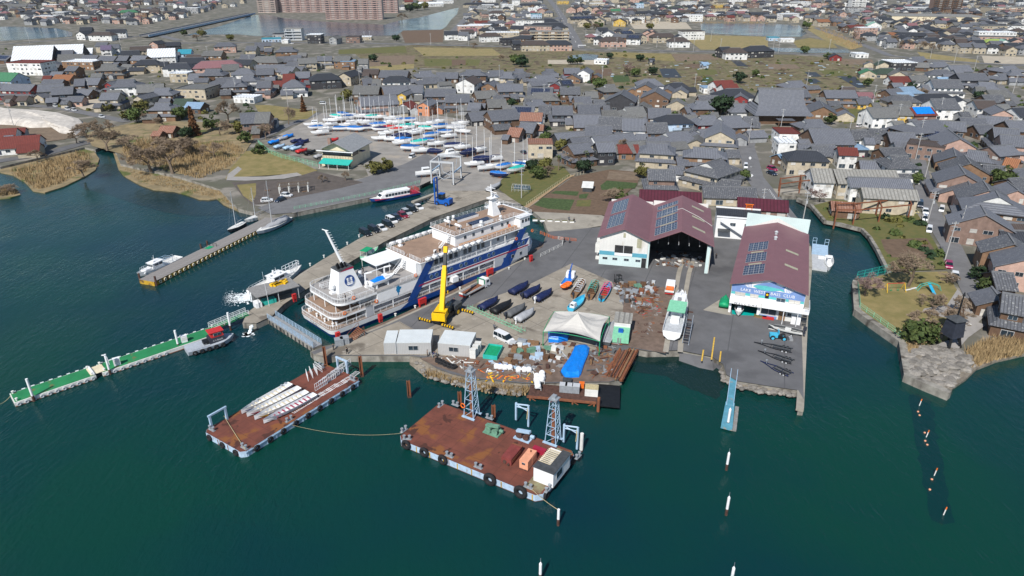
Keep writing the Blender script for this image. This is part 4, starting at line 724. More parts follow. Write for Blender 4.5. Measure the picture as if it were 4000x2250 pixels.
# colour bands of the near side
def band(name,pts,mat):m=MB();m.poly([(x,-.035,z)for x,z in pts]);spart(m,name,mat)
band('slanted_band',[(19.9,2.42),(22.6,2.42),(28.6,10.5),(26.0,10.5)],'shipblue');band('window_band',[(24.4,5.75),(59.6,5.75),(61,7.4),(25.6,7.4)],'shipblue')
band('slanted_band',[(49.4,1.15),(53.4,1.15),(60.0,10.5),(57.2,10.5)],'shipblue')
m=MB();m.poly([(23.4,-.07,5.2),(60.4,-.07,5.2),(60.7,-.07,5.55),(23.7,-.07,5.55)]);spart(m,'red_stripe','shipred')
mk('boatblue',(.10,.17,.33),.4,.1);PH=MB();PH.torus((0,0,0),(0,1,0),.52,.08,12,5,0);PH.cyl((0,-.04,0),(0,.0,0),.5,.5,12,1);PHM=PH.mesh('porthole',['boatblue','glass_blue'])
for i,x in enumerate((27.3,28.9,31.9,33.5,36.6,38.2,41.3,42.9,46.0,47.6,57.0,58.6)):put('porthole',PHM,SHIP,(x,-.06,6.55))
# recessed promenades with their railings, windows and posts
for x0,x1,z in((10.8,48.0,2.4),(26.8,57.0,7.7)):
 spart(vrail([(x0,.06,z),(x1,.06,z)]),'promenade_rail','shipwhite')
 n=int((x1-x0)/5)
 for i in range(n+1):m=MB();m.box(x0+(x1-x0)*i/n-.08,x0+(x1-x0)*i/n+.08,.02,.2,z,z+2.5);spart(m,'promenade_post','shipwhite')
m=MB();m.box(10.6,48.2,.0,.3,4.6,4.94);spart(m,'promenade_lintel','shipwhite')
def win(x,y,z,wd,ht,parent=SHIP,rz=0,glass=0):put('window',WMESH[glass],parent,(x,y,z),rz,scale=(wd,1,ht))
for x in(30,31.6,34.6,36.2,39.2,40.8,43.6,45.2):win(x,1.26,9.3,1.1,1.7)
for x in(50.6,53.2):win(x,1.26,9.3,.8,1.0)
for x in(13,17,21,25,29,33,37,41,45):win(x,1.22,3.9,1.6,.7)
for x in(54.6,57.6):win(x,-.03,3.8,.9,.9)
for x in(40.2,43,46,49.4,53,55):win(x,2.27,12.4,.8,.8)
for x in(58.4,59.6,60.6):win(x,.07,12.6,.75,.85)
for y in(2.6,4.2,5.8,7.4,9,10.6):put('window',WMESH[0],SHIP,(62.22,y,12.6),math.pi/2,scale=(1.4,1,.9))
m=MB();m.box(51.2,52.9,-.09,-.03,1.3,4.2);m.box(53.1,53.25,-.12,-.03,1.3,4.2);spart(m,'side_door','shipblue')
m=MB();m.box(33.2,35,-.9,.6,3.2,4.5);spart(m,'gangway_box','shipwhite')
# rails of the upper decks
m=MB();m.rail([(25,.1,10.83),(57,.1,10.83)],1.05,.03,1.6,3);m.rail([(25,B_-.1,10.83),(57,B_-.1,10.83)],1.05,.03,1.6,3);m.rail([(24.6,.1,10.83),(24.6,4.4,10.83)],1.05,.03,1.5,4);m.rail([(24.6,6.4,10.83),(24.6,B_-.1,10.83)],1.05,.03,1.5,4);spart(m,'fourth_deck_rail','shipwhite')
m=MB();m.rail([(36.8,2.1,13.74),(57,2.1,13.74),(57.4,.1,13.74),(61.8,.1,13.74),(62.2,2.4,13.74),(62.2,B_-2.4,13.74),(61.8,B_-.1,13.74),(57.4,B_-.1,13.74),(57,B_-2.1,13.74),(36.8,B_-2.1,13.74)],1.05,.03,1.6,3,closed=True);spart(m,'top_deck_rail','shipwhite')
for i in range(14):
 m=MB();x=38+i*1.4;m.box(x,x+1.3,1.2,2.0,10.85,11.25);spart(m,'deck_bench','bench')
RAFT=MB();RAFT.cyl((-.75,0,.55),(.75,0,.55),.42,.42,10);RAFT.cyl((-.9,0,.55),(-.75,0,.55),.25,.42,10);RAFT.cyl((.75,0,.55),(.9,0,.55),.42,.25,10);RAFT.box(-.6,-.5,-.4,.4,0,.5);RAFT.box(.5,.6,-.4,.4,0,.5);RAFTM=RAFT.mesh('life_raft','white',True)
for i in range(9):put('life_raft',RAFTM,SHIP,(26.6+i*2.0,-.35,10.85))
for i in range(8):put('life_raft',RAFTM,SHIP,(26.6+i*2.0,B_+.3,10.85))
RB=MB();RB.torus((0,0,0),(0,1,0),.36,.09,12,6);RBM=RB.mesh('lifebuoy','orange',True)
for x,z in((6,8.3),(3.4,5.5),(11.6,5.5),(22.8,8.3),(56,8.3),(62,9.0)):put('lifebuoy',RBM,SHIP,(x,-.05,z))
for x,y in((55.6,2.0),):put('lifebuoy',RBM,SHIP,(x,2.2,11.5))
# funnel with its emblem
m=MB();r4=lambda x0,x1,y0,y1,z:[(x0,y0,z),(x1,y0,z),(x1,y1,z),(x0,y1,z)]
m.loft([r4(5.2,11.4,4.6,8.9,7.7),r4(6.0,9.9,5.1,8.4,12.0),r4(6.1,9.7,5.15,8.35,12.7)]);fn=spart(m,'funnel','shipwhite')
m=MB();m.loft([r4(6.05,9.75,5.12,8.4,12.7),r4(6.3,9.85,5.2,8.3,13.0)]);spart(m,'funnel_cap','darkgrey',fn);m=MB();m.add([(6.1,5.1,12.55),(9.75,5.1,12.55),(9.85,5.14,12.98),(8.2,5.14,12.98)],[(0,1,2,3)]);spart(m,'funnel_flash','shipred',fn)
m=MB()
for i in range(5):m.cyl((6.6+i*.5,6+.4*(i%2),12.9),(6.2+i*.5,6+.4*(i%2),14.2),.22,.22,8)
spart(m,'exhaust_pipe','black',fn)
EM=MB();EM.torus((0,0,0),(0,1,0),1.0,.1,20,4,0)
EM.cyl((0,.02,0),(0,-.03,0),.92,.92,20,0)
for sx in(-1,1):
 EM.cyl((sx*.4,-.05,.42),(sx*.4,-.03,.42),.24,.24,10,1);EM.cyl((sx*.4,-.05,.05),(sx*.4,-.03,.05),.2,.2,10,1)
 EM.poly([(sx*.12,-.05,-.2),(sx*.62,-.05,-.2),(sx*.7,-.05,-.42),(sx*.12,-.05,-.5)][::-sx],1);EM.poly([(sx*.03,-.05,-.45),(sx*.06,-.05,-.45),(sx*.06,-.05,.75),(sx*.03,-.05,.75)][::-sx],1)
EM.poly([(-.8,-.05,-.5),(.8,-.05,-.5),(.45,-.05,-.85),(-.45,-.05,-.85)][::-1],1)
o=EM.build('funnel_emblem',['shipblue','white'],fn,(8.3,4.78,10.1));o.rotation_euler=(R_(-6.5),0,0);o.scale=(1.15,1,1.15)
# raked signal mast behind the funnel, with rungs
m=MB();a,b=Vector((10.4,8.6,9.5)),Vector((7.4,11.0,20.5));m.cyl(a,b,.42,.22,8)
for i in range(16):p=a.lerp(b,.15+.85*i/16);m.cyl(p,p+Vector((.7,-.35,0)),.045,.045,4)
m.cyl(b,b+Vector((-.3,.9,.1)),.1,.1,6);m.cyl(b,b+Vector((.3,-.6,0)),.1,.1,6);spart(m,'signal_mast','shipwhite')
# canopy over the third deck
m=MB();m.box(16.6,24.2,6.6,B_-.6,10.35,10.5)
spart(m,'canopy','shipwhite');
for x in(16.8,20.4,24):
 for y in(6.8,B_-.8):m=MB();m.cyl((x,y,7.7),(x,y,10.4),.06,.06,6);spart(m,'canopy_post','shipwhite')
 # stairs
def stair(p0,p1,wdt,n,name='stairs'):
 m=MB();p0=Vector(p0);p1=Vector(p1);d=(p1-p0);s_=Vector((-d.y,d.x,0)).normalized()*wdt/2
 for i in range(n):p=p0.lerp(p1,(i+.5)/n);m.obox(p,.28,wdt,.05,math.atan2(d.y,d.x))
 for sg in(-1,1):m.cyl(p0+s_*sg,p1+s_*sg,.07,.07,4);m.cyl(p0+s_*sg+Vector((0,0,.9)),p1+s_*sg+Vector((0,0,.9)),.03,.03,4)
 return spart(m,name,'shipwhite')
stair((20.6,5.4,7.7),(24.5,5.4,10.8),1.0,12);stair((33.6,4.2,10.8),(36.9,4.2,13.6),.9,11)
# rescue boat in its davit (the davit belongs to the ship)
m=MB()
for x in(12.2,17.4):m.tube([(x,4.6,7.7),(x,4.5,10.6),(x+.2,2.2,11.6)],.2,6)
m.cyl((12.2,4.5,10.6),(17.4,4.5,10.6),.1,.1,6);spart(m,'davit','shipwhite')
spart(vrail([(11.4,.15,7.7),(11.4,3.2,7.7),(11.9,3.9,7.7)]),'davit_rail','shipwhite');spart(vrail([(18.6,.12,7.7),(24.2,.12,7.7)]),'third_deck_rail','shipwhite')
# ventilators, lockers
def vent(x,y,z,s_=1.0):
 m=MB();m.box(x-.45*s_,x+.45*s_,y-.45*s_,y+.45*s_,z,z+.35*s_);m.cyl((x,y,z+.3*s_),(x,y,z+1.0*s_),.3*s_,.3*s_,10);m.cyl((x,y,z+1.0*s_),(x,y,z+1.6*s_),.5*s_,.45*s_,10);spart(m,'ventilator','shipwhite')
for x,y,z,k in((4.6,6.2,7.7,1.25),(11.8,3.6,7.7,.9),(14,9.5,7.7,.9),(12.6,12.6,7.7,.9),(27.6,12,10.83,1.0),(30,1.5,10.83,.8),(46,2.6,13.7,.9),(52.6,2.4,13.7,.8),(44,11,13.7,.8),(42.4,11.2,13.7,.8)):vent(x,y,z,k)
for x,y in((4.0,2.6),(4.2,10.4)):
 m=MB();m.rail([(x,y-1,7.7),(x+3,y-1,7.7),(x+3,y+.6,7.7),(x,y+.6,7.7)],.95,.04,1.0,2,closed=True);spart(m,'hatch_rail','shipwhite')
 # solar panels, water heaters, radar mast on the top deck
m=MB()
for i in range(6):m.box(43.6+i*1.15,44.65+i*1.15,3.0,5.2,14.5,14.56,1)
m.box(43.4,50.6,2.95,3.05,13.74,14.45,0);m.box(43.4,50.6,5.15,5.25,13.74,14.45,0);spart(m,'solar_panel',['white','solar'])
m=MB()
for i in range(6):m.box(43.6+i*1.15,44.65+i*1.15,8.6,10.6,14.4,14.46,1)
m.box(43.4,50.6,8.55,8.65,13.74,14.38,0);m.box(43.4,50.6,10.55,10.65,13.74,14.38,0);spart(m,'solar_panel',['white','solar'])
for y in(4.0,8.2):
 m=MB();m.cyl((39.6,y-1,15.2),(39.6,y+1,15.2),.32,.32,10,0);m.add([(39.4,y-.9,15.0),(39.4,y+.9,15.0),(41.2,y+.9,14.0),(41.2,y-.9,14.0)],[(3,2,1,0)],1);m.cyl((39.6,y-.8,13.7),(39.6,y-.8,15),.05,.05,4,0);m.cyl((39.6,y+.8,13.7),(39.6,y+.8,15),.05,.05,4,0);spart(m,'water_heater',['white','solar'])
m=MB();r4b=lambda cx,s_,z:[(cx-s_,C_-s_*.8,z),(cx+s_,C_-s_*.8,z),(cx+s_,C_+s_*.8,z),(cx-s_,C_+s_*.8,z)]
m.loft([r4b(54.5,1.4,13.7),r4b(54.0,.8,16.5),r4b(53.8,.6,18.4)]);m.box(52.6,55.6,C_-.9,C_+.9,18.4,18.6);rm=spart(m,'radar_mast','shipwhite')
m=MB();m.cyl((53.6,C_,18.6),(53.4,C_,22.2),.2,.12,6);m.cyl((53.6,C_-2.0,20.2),(53.6,C_+2.0,20.2),.1,.1,6);m.cyl((53.6,C_-1.5,21.2),(53.6,C_+1.5,21.2),.07,.07,6);m.box(54.6,54.9,C_-1.2,C_+1.2,19.0,19.25);m.cyl((54.7,C_,18.6),(54.7,C_,19),.15,.15,6);m.sphere((55.3,C_+1.0,17.6),.45);m.sphere((55.2,C_-1.2,17.0),.4);m.cyl((54,C_,17.2),(56.6,C_+.8,17.2),.1,.1,5);spart(m,'radar_antenna','shipwhite',rm)
# lake-shaped emblem and lettering
m=MB();mp=[(0,1.9),(.35,1.7),(.55,1.2),(1.0,1.0),(.9,.5),(.6,.1),(.45,-.3),(.55,-.7),(.2,-1.0),(.1,-1.9),(-.1,-1.9),(-.05,-1.0),(-.35,-.6),(-.3,-.2),(-.6,.3),(-.35,.8),(-.45,1.3),(-.2,1.6)]
m.poly([(x*1.0+17.6,-.03,z*.62+6.2)for x,z in mp][::-1]);spart(m,'lake_emblem','lakeblue')
me=text_mesh('stern_lettering','うみのこ',.9,'rustdark',1.5);put('stern_lettering',me,SHIP,(-.36,C_,1.75),-math.pi/2)
# mooring gear on the stern deck
for i in range(8):m=MB();x,y=1.2+(i%2)*.9,1.6+(i//2)*3.3;m.cyl((x,y,2.4),(x,y,3.2),.22,.22,8);m.cyl((x,y,3.2),(x,y,3.3),.3,.3,8);spart(m,'mooring_bollard','shipwhite')
m=MB();m.cyl((4,7.0,3.3),(4,8.6,3.3),.8,.8,12);m.box(3.2,4.8,6.6,7.0,2.4,4.0);m.box(3.2,4.8,8.6,9.0,2.4,4.0);m.box(4.8,5.6,7,8.6,2.4,3.4);spart(m,'mooring_winch','patina')
m=MB()
for i in range(4):m.box(7.6,8.5,3.2+i*1.9,4.7+i*1.9,4.96,5.9)
spart(m,'deck_locker','shipwhite')
# the rescue boat itself rests on chocks on deck
def shipw(x,y,z):r=rot2((x,y),R_(45));return Vector((SHIP.location.x+r[0],SHIP.location.y+r[1],z))
# ---------------------------------------------------------------- dock gate with its blue railed walkway
g0,g1=P(1062,1240,1.2),P(1240,1352,1.2);gd=(g1-g0);GL=gd.length;ga=math.atan2(gd.y,gd.x)
GT=thing('dock_gate',(g0.x,g0.y,0),ga,'grey caisson gate closing the dock, pale blue railings on top','dock gate')
m=MB();m.box(0,GL,-1.0,1.0,-2,1.15);m.build('caisson','quaywall',GT)
for i in range(12):m=MB();m.box(GL*(i+.5)/12-.12,GL*(i+.5)/12+.12,-1.2,-1.0,-.5,1.0);m.build('gate_rib','darkgrey',GT)
m=MB();m.box(0,GL,-1.1,1.1,1.16,1.24);m.build('walkway','grey',GT)
for y in(-1.0,1.0):m=MB();m.rail([(0,y,1.24),(GL,y,1.24)],1.3,.045,1.4,4);m.build('railing','paleblue',GT)
# ================================================================= BOATS, PONTOONS AND BARGES
mk('pontoongreen',(.02,.20,.075),.85,.12,.4);layer(MAT['pontoongreen'],(.14,.15,.06),.5,.62,.72,'Object');mk('rustdeck',(.185,.062,.042),.8,.2,.5,col2=(.125,.045,.032),detail=6)
layer(MAT['rustdeck'],(.22,.085,.03),.22,.54,.6,'Object',dist=.4);layer(MAT['rustdeck'],(.075,.03,.022),.35,.62,.65,'Object',dist=.3)
stripes(MAT['rustdeck'],(.10,.035,.026),'X',3.1,.022);stripes(MAT['rustdeck'],(.10,.035,.026),'Y',2.4,.025)
mk('pierwood',(.25,.235,.225),.85,.12,.8);stripes(MAT['pierwood'],(.17,.16,.15),'X',.45,.12);mk('yellowrust',(.50,.30,.03),.7,.2,1.0);layer(MAT['yellowrust'],(.12,.07,.03),.6,.5,.65,'Object')
mk('boatgrey',(.38,.42,.47),.5,.1);mk('foam',(.75,.80,.82),.8,.2,1.2,coords='World')
TY=MB();TY.torus((0,0,0),(0,1,0),.36,.17,14,6);TYM=TY.mesh('tyre_fender','rubber',True)
TYW=MB();TYW.torus((0,0,0),(0,1,0),.36,.17,14,6);TYWM=TYW.mesh('tyre_fender','lightgrey',True)
def frame3(name,o,ax,z,label,cat,group=None):
 """thing at point o whose x axis runs to ax"""
 d=ax-o;a=math.atan2(d.y,d.x);return thing(name,(o.x,o.y,z),a,label,cat,group),a,Vector((d.x,d.y,0)).length
def tl(t,p):
 """world point into a thing's own axes"""
 r=rot2((p.x-t.location.x,p.y-t.location.y),-t.rotation_euler.z);return Vector((r[0],r[1],p.z-t.location.z))
def hullmesh(L,B,D,bowrake=.9,stern=.85,deckz=None,sheer=.25,n=9,mi=0,mdeck=1,open_=False,full=.55,trans=.75):
 """hull along +x with keel at z 0 and gunwale at D; closed by a deck or open"""
 m=MB();rings=[];top=[]
 for i in range(n):
  t=i/(n-1);x=-L/2+L*t;b=B/2*min(1,trans+(1-trans)*min(1,t/.3))if t<full else B/2*math.cos((t-full)/(1-full)*math.pi/2)**.75
  b=max(b,.02);z=D+sheer*max(0,(t-.4)/.6)**2;xo=x+(bowrake*max(0,(t-.75)/.25)if t>.75 else 0)
  kz=max(0,(t-.8)/.2)*D*.5
  rings.append([(xo,-b,z),(x+(xo-x)*.4,-b*.88,D*.42+kz*.5),(x,-b*.35,kz),(x,b*.35,kz),(x+(xo-x)*.4,b*.88,D*.42+kz*.5),(xo,b,z)])
 m.loft(rings,mi,caps=True,closed=False)
 if open_:
  inner=[[(r[0][0]*.985,r[0][1]*.9,r[0][2]),(r[0][0]*.98,r[0][1]*.78,D*.3),(r[0][0]*.98,-r[0][1]*.78,D*.3),(r[0][0]*.985,-r[0][1]*.9,r[0][2])]for r in rings]
  m.loft([[p for p in r]for r in inner][::-1],mdeck,caps=True,closed=False)
  for i in range(n-1):
   for k,q_ in((0,0),(5,3)):
    a,b,c,d=rings[i][k],rings[i+1][k],inner[i+1][q_],inner[i][q_];m.poly([a,b,c,d]if k else[d,c,b,a],mi)
 else:
  dz=0 if deckz is None else deckz
  for i in range(n-1):
   a,b=rings[i][0],rings[i+1][0];c,d=rings[i+1][5],rings[i][5];m.poly([(a[0],a[1],a[2]-dz),(b[0],b[1],b[2]-dz),(c[0],c[1],c[2]-dz),(d[0],d[1],d[2]-dz)],mdeck)
 return m
def cabin(L,B,H,slope=.35,aft=.05,inset=.12,mi=0):
 m=MB();a=[(-L/2,-B/2,0),(L/2,-B/2,0),(L/2,B/2,0),(-L/2,B/2,0)];t=[(-L/2+aft,-B/2+inset,H),(L/2-slope,-B/2+inset,H),(L/2-slope,B/2-inset,H),(-L/2+aft,B/2-inset,H)]
 m.loft([a,t],mi);return m
def fenders(t,p0,p1,n,mesh,name='tyre_fender',out=.15,z=-.5,scale=1.0,skip=()):
 p0=Vector(p0);p1=Vector(p1);d=(p1-p0);a=math.atan2(d.y,d.x);nrm=Vector((d.y,-d.x,0)).normalized()
 for i in range(n):
  if i in skip:continue
  p=p0.lerp(p1,(i+.5)/n)+nrm*out;put(name,mesh,t,(p.x,p.y,p.z+z),a,scale=scale)
  # ---------------------------------------------------------------- green floating pontoons
PC=lambda x:(x,1555-(x-46)*.336)
for k,(xa,xb,lab)in enumerate(((46,362,'far end section of green-decked floating pier'),(388,850,'long section of green-decked floating pier beside the tug'))):
 t,a,L=frame3('floating_pontoon',P(*PC(xa),.9),P(*PC(xb),.9),0,lab,'pontoon')
 m=MB();m.box(0,L,-2.1,2.1,-.5,.85);m.build('float','offwhite',t);m=MB();m.box(.15,L-.15,-1.9,1.9,.85,.92);m.build('deck','pontoongreen',t)
 m=MB();m.box(0,L,-2.18,-2.08,-.1,.15);m.build('rubbing_strake','rust',t)
 fenders(t,(0,-2.1,.9),(L,-2.1,.9),11 if k==0 else 17,TYWM,z=-.5,scale=.72,skip=()if k==0 else(9,10,11,12,13,14,15,16))
 CL=MB();CL.box(-.3,.3,-.12,.12,0,.12);clm=CL.mesh('edge_pad','white')
 for i in range(9 if k==0 else 14):put('edge_pad',clm,t,(L*(i+.5)/(9 if k==0 else 14),2.0,.92))
 for x in(.5,L-.5):
  for y in(-1.6,1.6):m=MB();m.cyl((x,y,.9),(x,y,1.35),.16,.16,8);m.cyl((x,y,1.35),(x,y,1.45),.24,.24,8);m.build('bollard','offwhite',t)
t,a,L=frame3('walkway_plate',P(*PC(358),1.0),P(*PC(392),1.0),.96,'cream steel plate bridging two green pontoons','ramp plate');m=MB();m.box(-.6,L+.6,-1.6,1.6,0,.08);m.build('plate','cream',t);m=MB();m.box(-.2,.1,-1.9,1.9,.08,.4);m.build('hinge','white',t)
def pile(px,py,h,mat,label,r=.22,cap=True,name='mooring_pile',rust=1.2,tiltx=0,group=None):
 b=P(px,py,0);t=thing(name,(b.x,b.y,0),0,label,'pile',group);m=MB();m.cyl((0,0,rust),(tiltx,0,h),r,r,12,0);m.build('shaft',mat,t,smooth=False)
 m=MB();m.cyl((0,0,-1.5),(0,0,rust+.002),r*1.03,r*1.03,12);m.build('waterline_band','rustdark',t)
 if cap:m=MB();m.cyl((tiltx,0,h),(tiltx,0,h+.35),r*1.05,r*.2,12);m.build('cap','white',t);m=MB();m.cyl((tiltx,0,h+.3),(tiltx,0,h+1.0),.03,.03,5);m.build('spike','steel',t)
 return t
pile(134,1567,4.9,'white','white pile at the far tip of the green pier',cap=False);pile(432,1463,4.6,'white','white pile carrying a lamp at the pier middle',cap=False);pile(699,1362,4.4,'white','white pile beside the tug bow at the pier',cap=False);pile(902,1290,4.4,'white','rusty white pile by the gangway foot',cap=False)
t=thing('pier_lamp',P(428,1424,4.6),0,'small bent white lamp on top of a pier pile','lamp');m=MB();m.tube([(0,0,0),(-.1,0,1.6),(-.6,0,2.0)],.06,6);m.build('arm','white',t);m=MB();m.obox((-.75,0,2.05),.5,.2,.12);m.build('lamp_head','white',t)
for px,py,lb in((459,1425,'white locker box on the green pier near the lamp'),(721,1335,'white locker box on the green pier near the tug')):
 t=thing('pier_locker',P(px,py,.95),R_(35),lb,'locker');m=MB();m.box(-.6,.6,-.35,.35,0,1.5);m.build('body','white',t);m=MB();m.box(-.45,.45,-.38,-.35,.5,1.2);m.build('door','offwhite',t);m=MB();m.box(-.65,.65,-.4,.4,1.5,1.58);m.build('lid','white',t)
t,a,L=frame3('gangway',P(822,1283,1.0),P(966,1222,1.9),1.0,'green gangway with white rails up to the quay','gangway')
m=MB();m.add([(0,-.9,0),(L,-.9,.8),(L,.9,.8),(0,.9,0),(0,-.9,-.2),(L,-.9,.6),(L,.9,.6),(0,.9,-.2)],[(0,1,2,3),(7,6,5,4),(4,5,1,0),(6,7,3,2)]);m.build('ramp','pontoongreen',t)
for y in(-.9,.9):m=MB();m.rail([(0,y,0),(L,y,.8)],1.1,.05,1.5,3);m.build('railing','white',t)
# ---------------------------------------------------------------- tug with red wheelhouse
def boat(name,pa,pb,L,label,cat='boat',group=None,z=0):
 """pa = stern pixel, pb = bow pixel"""
 a,b=P(*pa,z+.6),P(*pb,z+.6);d=b-a;t=thing(name,((a.x+b.x)/2,(a.y+b.y)/2,z),math.atan2(d.y,d.x),label,cat,group);return t,(Vector((d.x,d.y,0)).length if L is None else L)
t,L=boat('tug_boat',(728,1372),(908,1318),None,'grey workboat with red wheelhouse moored at the green pier')
hullmesh(L,4.0,1.5,.4,sheer=.4,full=.7,trans=.9).build('hull',['boatgrey','boatgrey'],t,(0,0,-.4));m=cabin(3.4,2.4,1.3);m.build('wheelhouse','greynavy',t,(L*.16,0,1.05));m=cabin(2.6,2.1,1.1);m.build('wheelhouse_upper','red',t,(L*.17,0,2.35));m=MB();m.box(-1.7,1.4,-1.2,1.2,0,.1);m.build('roof','red',t,(L*.17,0,3.45))
for y in(-1.06,1.06):put('window',WMESH[0],t,(L*.17,y,2.95),0 if y<0 else math.pi,scale=(1.6,1,.6))
put('window',WMESH[0],t,(L*.17+1.22,0,2.95),math.pi/2,scale=(1.4,1,.55));m=MB();m.box(-.8,.8,-.8,.8,0,.7);m.build('engine_box','black',t,(-L*.05,0,1.05));m=MB();m.rail([(-L*.42,-1.7,1.1),(-L*.1,-1.8,1.1)],.7,.03,1.2,2);m.build('railing','lightgrey',t)
fenders(t,(-L*.45,-1.95,1.1),(L*.3,-1.95,1.1),5,TYM,z=-.45);put('lettering',text_mesh('lettering','にんなば丸',.42,'white'),t,(L*.16,-1.21,1.7))
# ---------------------------------------------------------------- wooden pier with yellow flank
t,a,L=frame3('wooden_pier',P(572,1096,1.2),P(1082,844,1.2),0,'long grey plank pier with yellow tyre-hung sides','pier')
m=MB();m.box(0,L,-2.4,2.4,-.6,1.15);m.build('float','yellowrust',t)
n=46
PLK=MB();PLK.box(-L/n*.48,L/n*.48,-2.45,2.45,0,.07);pm=PLK.mesh('plank_section','pierwood')
for i in range(n):put('plank_section',pm,t,(L*(i+.5)/n,0,1.15+.012*(i%2)))
TYP=MB();TYP.torus((0,0,0),(0,1,0),.34,.15,12,6);typm=TYP.mesh('tyre_fender','cream',True)
fenders(t,(1,-2.4,1.0),(L-2,-2.4,1.0),30,typm,z=-.45)
for x,y in((.4,2.6),(.4,-2.6),(L*.42,2.6),(L*.47,2.7)):m=MB();m.cyl((x,y,-1),(x,y,2.6),.26,.26,10);m.build('pile','rustdark',t)
m=MB();m.rail([(L*.42,1.9,1.2),(L*.47,1.9,1.2),(L*.47,-.5,1.2)],1.0,.05,1.2,1);m.build('gate_frame','black',t);m=MB();m.box(L*.425,L*.465,.2,1.8,1.25,1.29);m.build('mat','green',t)
# ---------------------------------------------------------------- work boats
def workboat(t,L,B,cab_x,hullm='white',rails=True,deck='offwhite'):
 hullmesh(L,B,1.7,.8,sheer=.7,full=.5,trans=.85,deckz=.25).build('hull',[hullm,deck],t,(0,0,-.35))
 c=cabin(L*.27,B*.62,1.7,.5);c.build('wheelhouse','white',t,(cab_x,0,1.1));m=MB();m.box(-L*.15,L*.13,-B*.34,B*.34,0,.1);m.build('roof','white',t,(cab_x-.1,0,2.8))
 for sy in(-1,1):
  for dx in(-.09,.02):put('window',WMESH[0],t,(cab_x+L*dx,sy*(B*.31-.04),2.25),0 if sy<0 else math.pi,scale=(L*.09,1,.6))
 for y in(-B*.18,0,B*.18):put('window',WMESH[0],t,(cab_x+L*.135-.28,y,2.25),math.pi/2,scale=(B*.16,1,.6))
 m=cabin(L*.2,B*.5,.7,.5);m.build('fore_cabin','white',t,(cab_x+L*.22,0,1.2))
 m=MB();m.cyl((cab_x,0,2.9),(cab_x-.2,0,4.6),.06,.04,6);m.cyl((cab_x,-.5,3.8),(cab_x,.5,3.8),.03,.03,5);m.obox((cab_x+.3,0,3.1),.6,.9,.2);m.build('mast','white',t)
 if rails:
  for sy in(-1,1):m=MB();m.rail([(-L*.45,sy*B*.4,1.1),(0,sy*B*.46,1.25),(L*.3,sy*B*.36,1.5),(L*.45,sy*B*.1,1.9)],.8,.03,1.3,2);m.build('railing','white',t)
t,L=boat('work_boat',(700,1010),(549,1080),None,'white cabin cruiser moored at the tip of the wooden pier');workboat(t,L,3.6,L*.12);m=MB();m.rail([(-L*.25,-1.3,2.6),(0,-1.3,2.6),(0,1.3,2.6),(-L*.25,1.3,2.6)],.06,.04,.8,1,closed=True)
for i in range(4):m.cyl((-L*.25+L*.25*i/3,-1.3,2.66),(-L*.25+L*.25*i/3,1.3,2.66),.04,.04,4)
for x in(-L*.25,0):
 for y in(-1.3,1.3):m.cyl((x,y,1.2),(x,y,2.66),.04,.04,4)
m.build('awning_frame','paleblue',t)
t,L=boat('patrol_boat',(985,1150),(1172,1058),None,'white launch churning foam beside the ferry quay');workboat(t,L,4.6,L*.02);m=MB();m.rail([(L*.22,-1.5,1.7),(L*.47,-.5,2.2),(L*.47,.5,2.2),(L*.22,1.5,1.7)],1.5,.06,1.2,2);m.build('bow_rail','white',t)
m=MB();m.cyl((-L*.12,0,2.9),(-L*.12,0,3.5),.5,.4,10);m.obox((L*.05,0,3.2),.4,1.6,.3);m.cyl((-L*.02,.5,2.9),(-L*.02,.5,3.9),.25,.25,8);m.build('radar','white',t)
# foam behind the launch: broken white water in small raised sheets
m=MB();rf=random.Random(3)
for i in range(1500):
 u=rf.random()**1.4;px=1000-125*u+rf.gauss(0,6);py=1160+8*u+rf.gauss(0,5+8*u);r=rf.uniform(.06,.42)*(1.15-u);p=P(px,py,.04+rf.random()*.12);n=6
 m.poly([(p.x+r*rf.uniform(.5,1.4)*math.cos(2*math.pi*k/n),p.y+r*rf.uniform(.5,1.4)*math.sin(2*math.pi*k/n),p.z)for k in range(n)])
m.build('wake_foam','foam',label='white foam churned up behind the launch',kind='stuff')
m=MB()
for i in range(60):u=rf.random();p=P(985-12*u+rf.gauss(0,2),1272+32*u,1.6*(1-u)**1.2+.05);m.sphere(p,rf.uniform(.12,.3),6,4)
for i in range(40):p=P(968+rf.gauss(0,9),1305+rf.gauss(0,3),.05);n=6;r=rf.uniform(.2,.5);m.poly([(p.x+r*math.cos(2*math.pi*k/n),p.y+r*math.sin(2*math.pi*k/n),p.z)for k in range(n)])
m.build('drain_water','foam',label='white water pouring from the quay drain into the lake',kind='stuff')
# ---------------------------------------------------------------- glazed tour boat
t,L=boat('tour_boat',(1634,752),(1452,786),None,'blue-hulled white tour boat with long glazed saloon at the marina quay')
hullmesh(L,4.2,1.5,.8,sheer=.5,full=.62,trans=.9).build('hull',['shipblue','offwhite'],t,(0,0,-.35));m=MB();m.box(-L*.48,L*.46,-2.0,2.0,1.1,1.2);m.build('red_sheer_line','shipred',t)
cabin(L*.5,3.4,1.7,.3).build('saloon','white',t,(-L*.02,0,1.2));m=MB();m.box(-L*.27,L*.25,-1.6,1.6,0,.12);m.build('roof','white',t,(-L*.02,0,2.9));cabin(L*.16,3.2,1.3,1.2).build('bow_cabin','white',t,(L*.28,0,1.3))
for sy in(-1,1):
 for i in range(8):put('window',WMESH[0],t,(-L*.24+L*.46*i/7,sy*1.66,2.15),0 if sy<0 else math.pi,scale=(L*.055,1,.95))
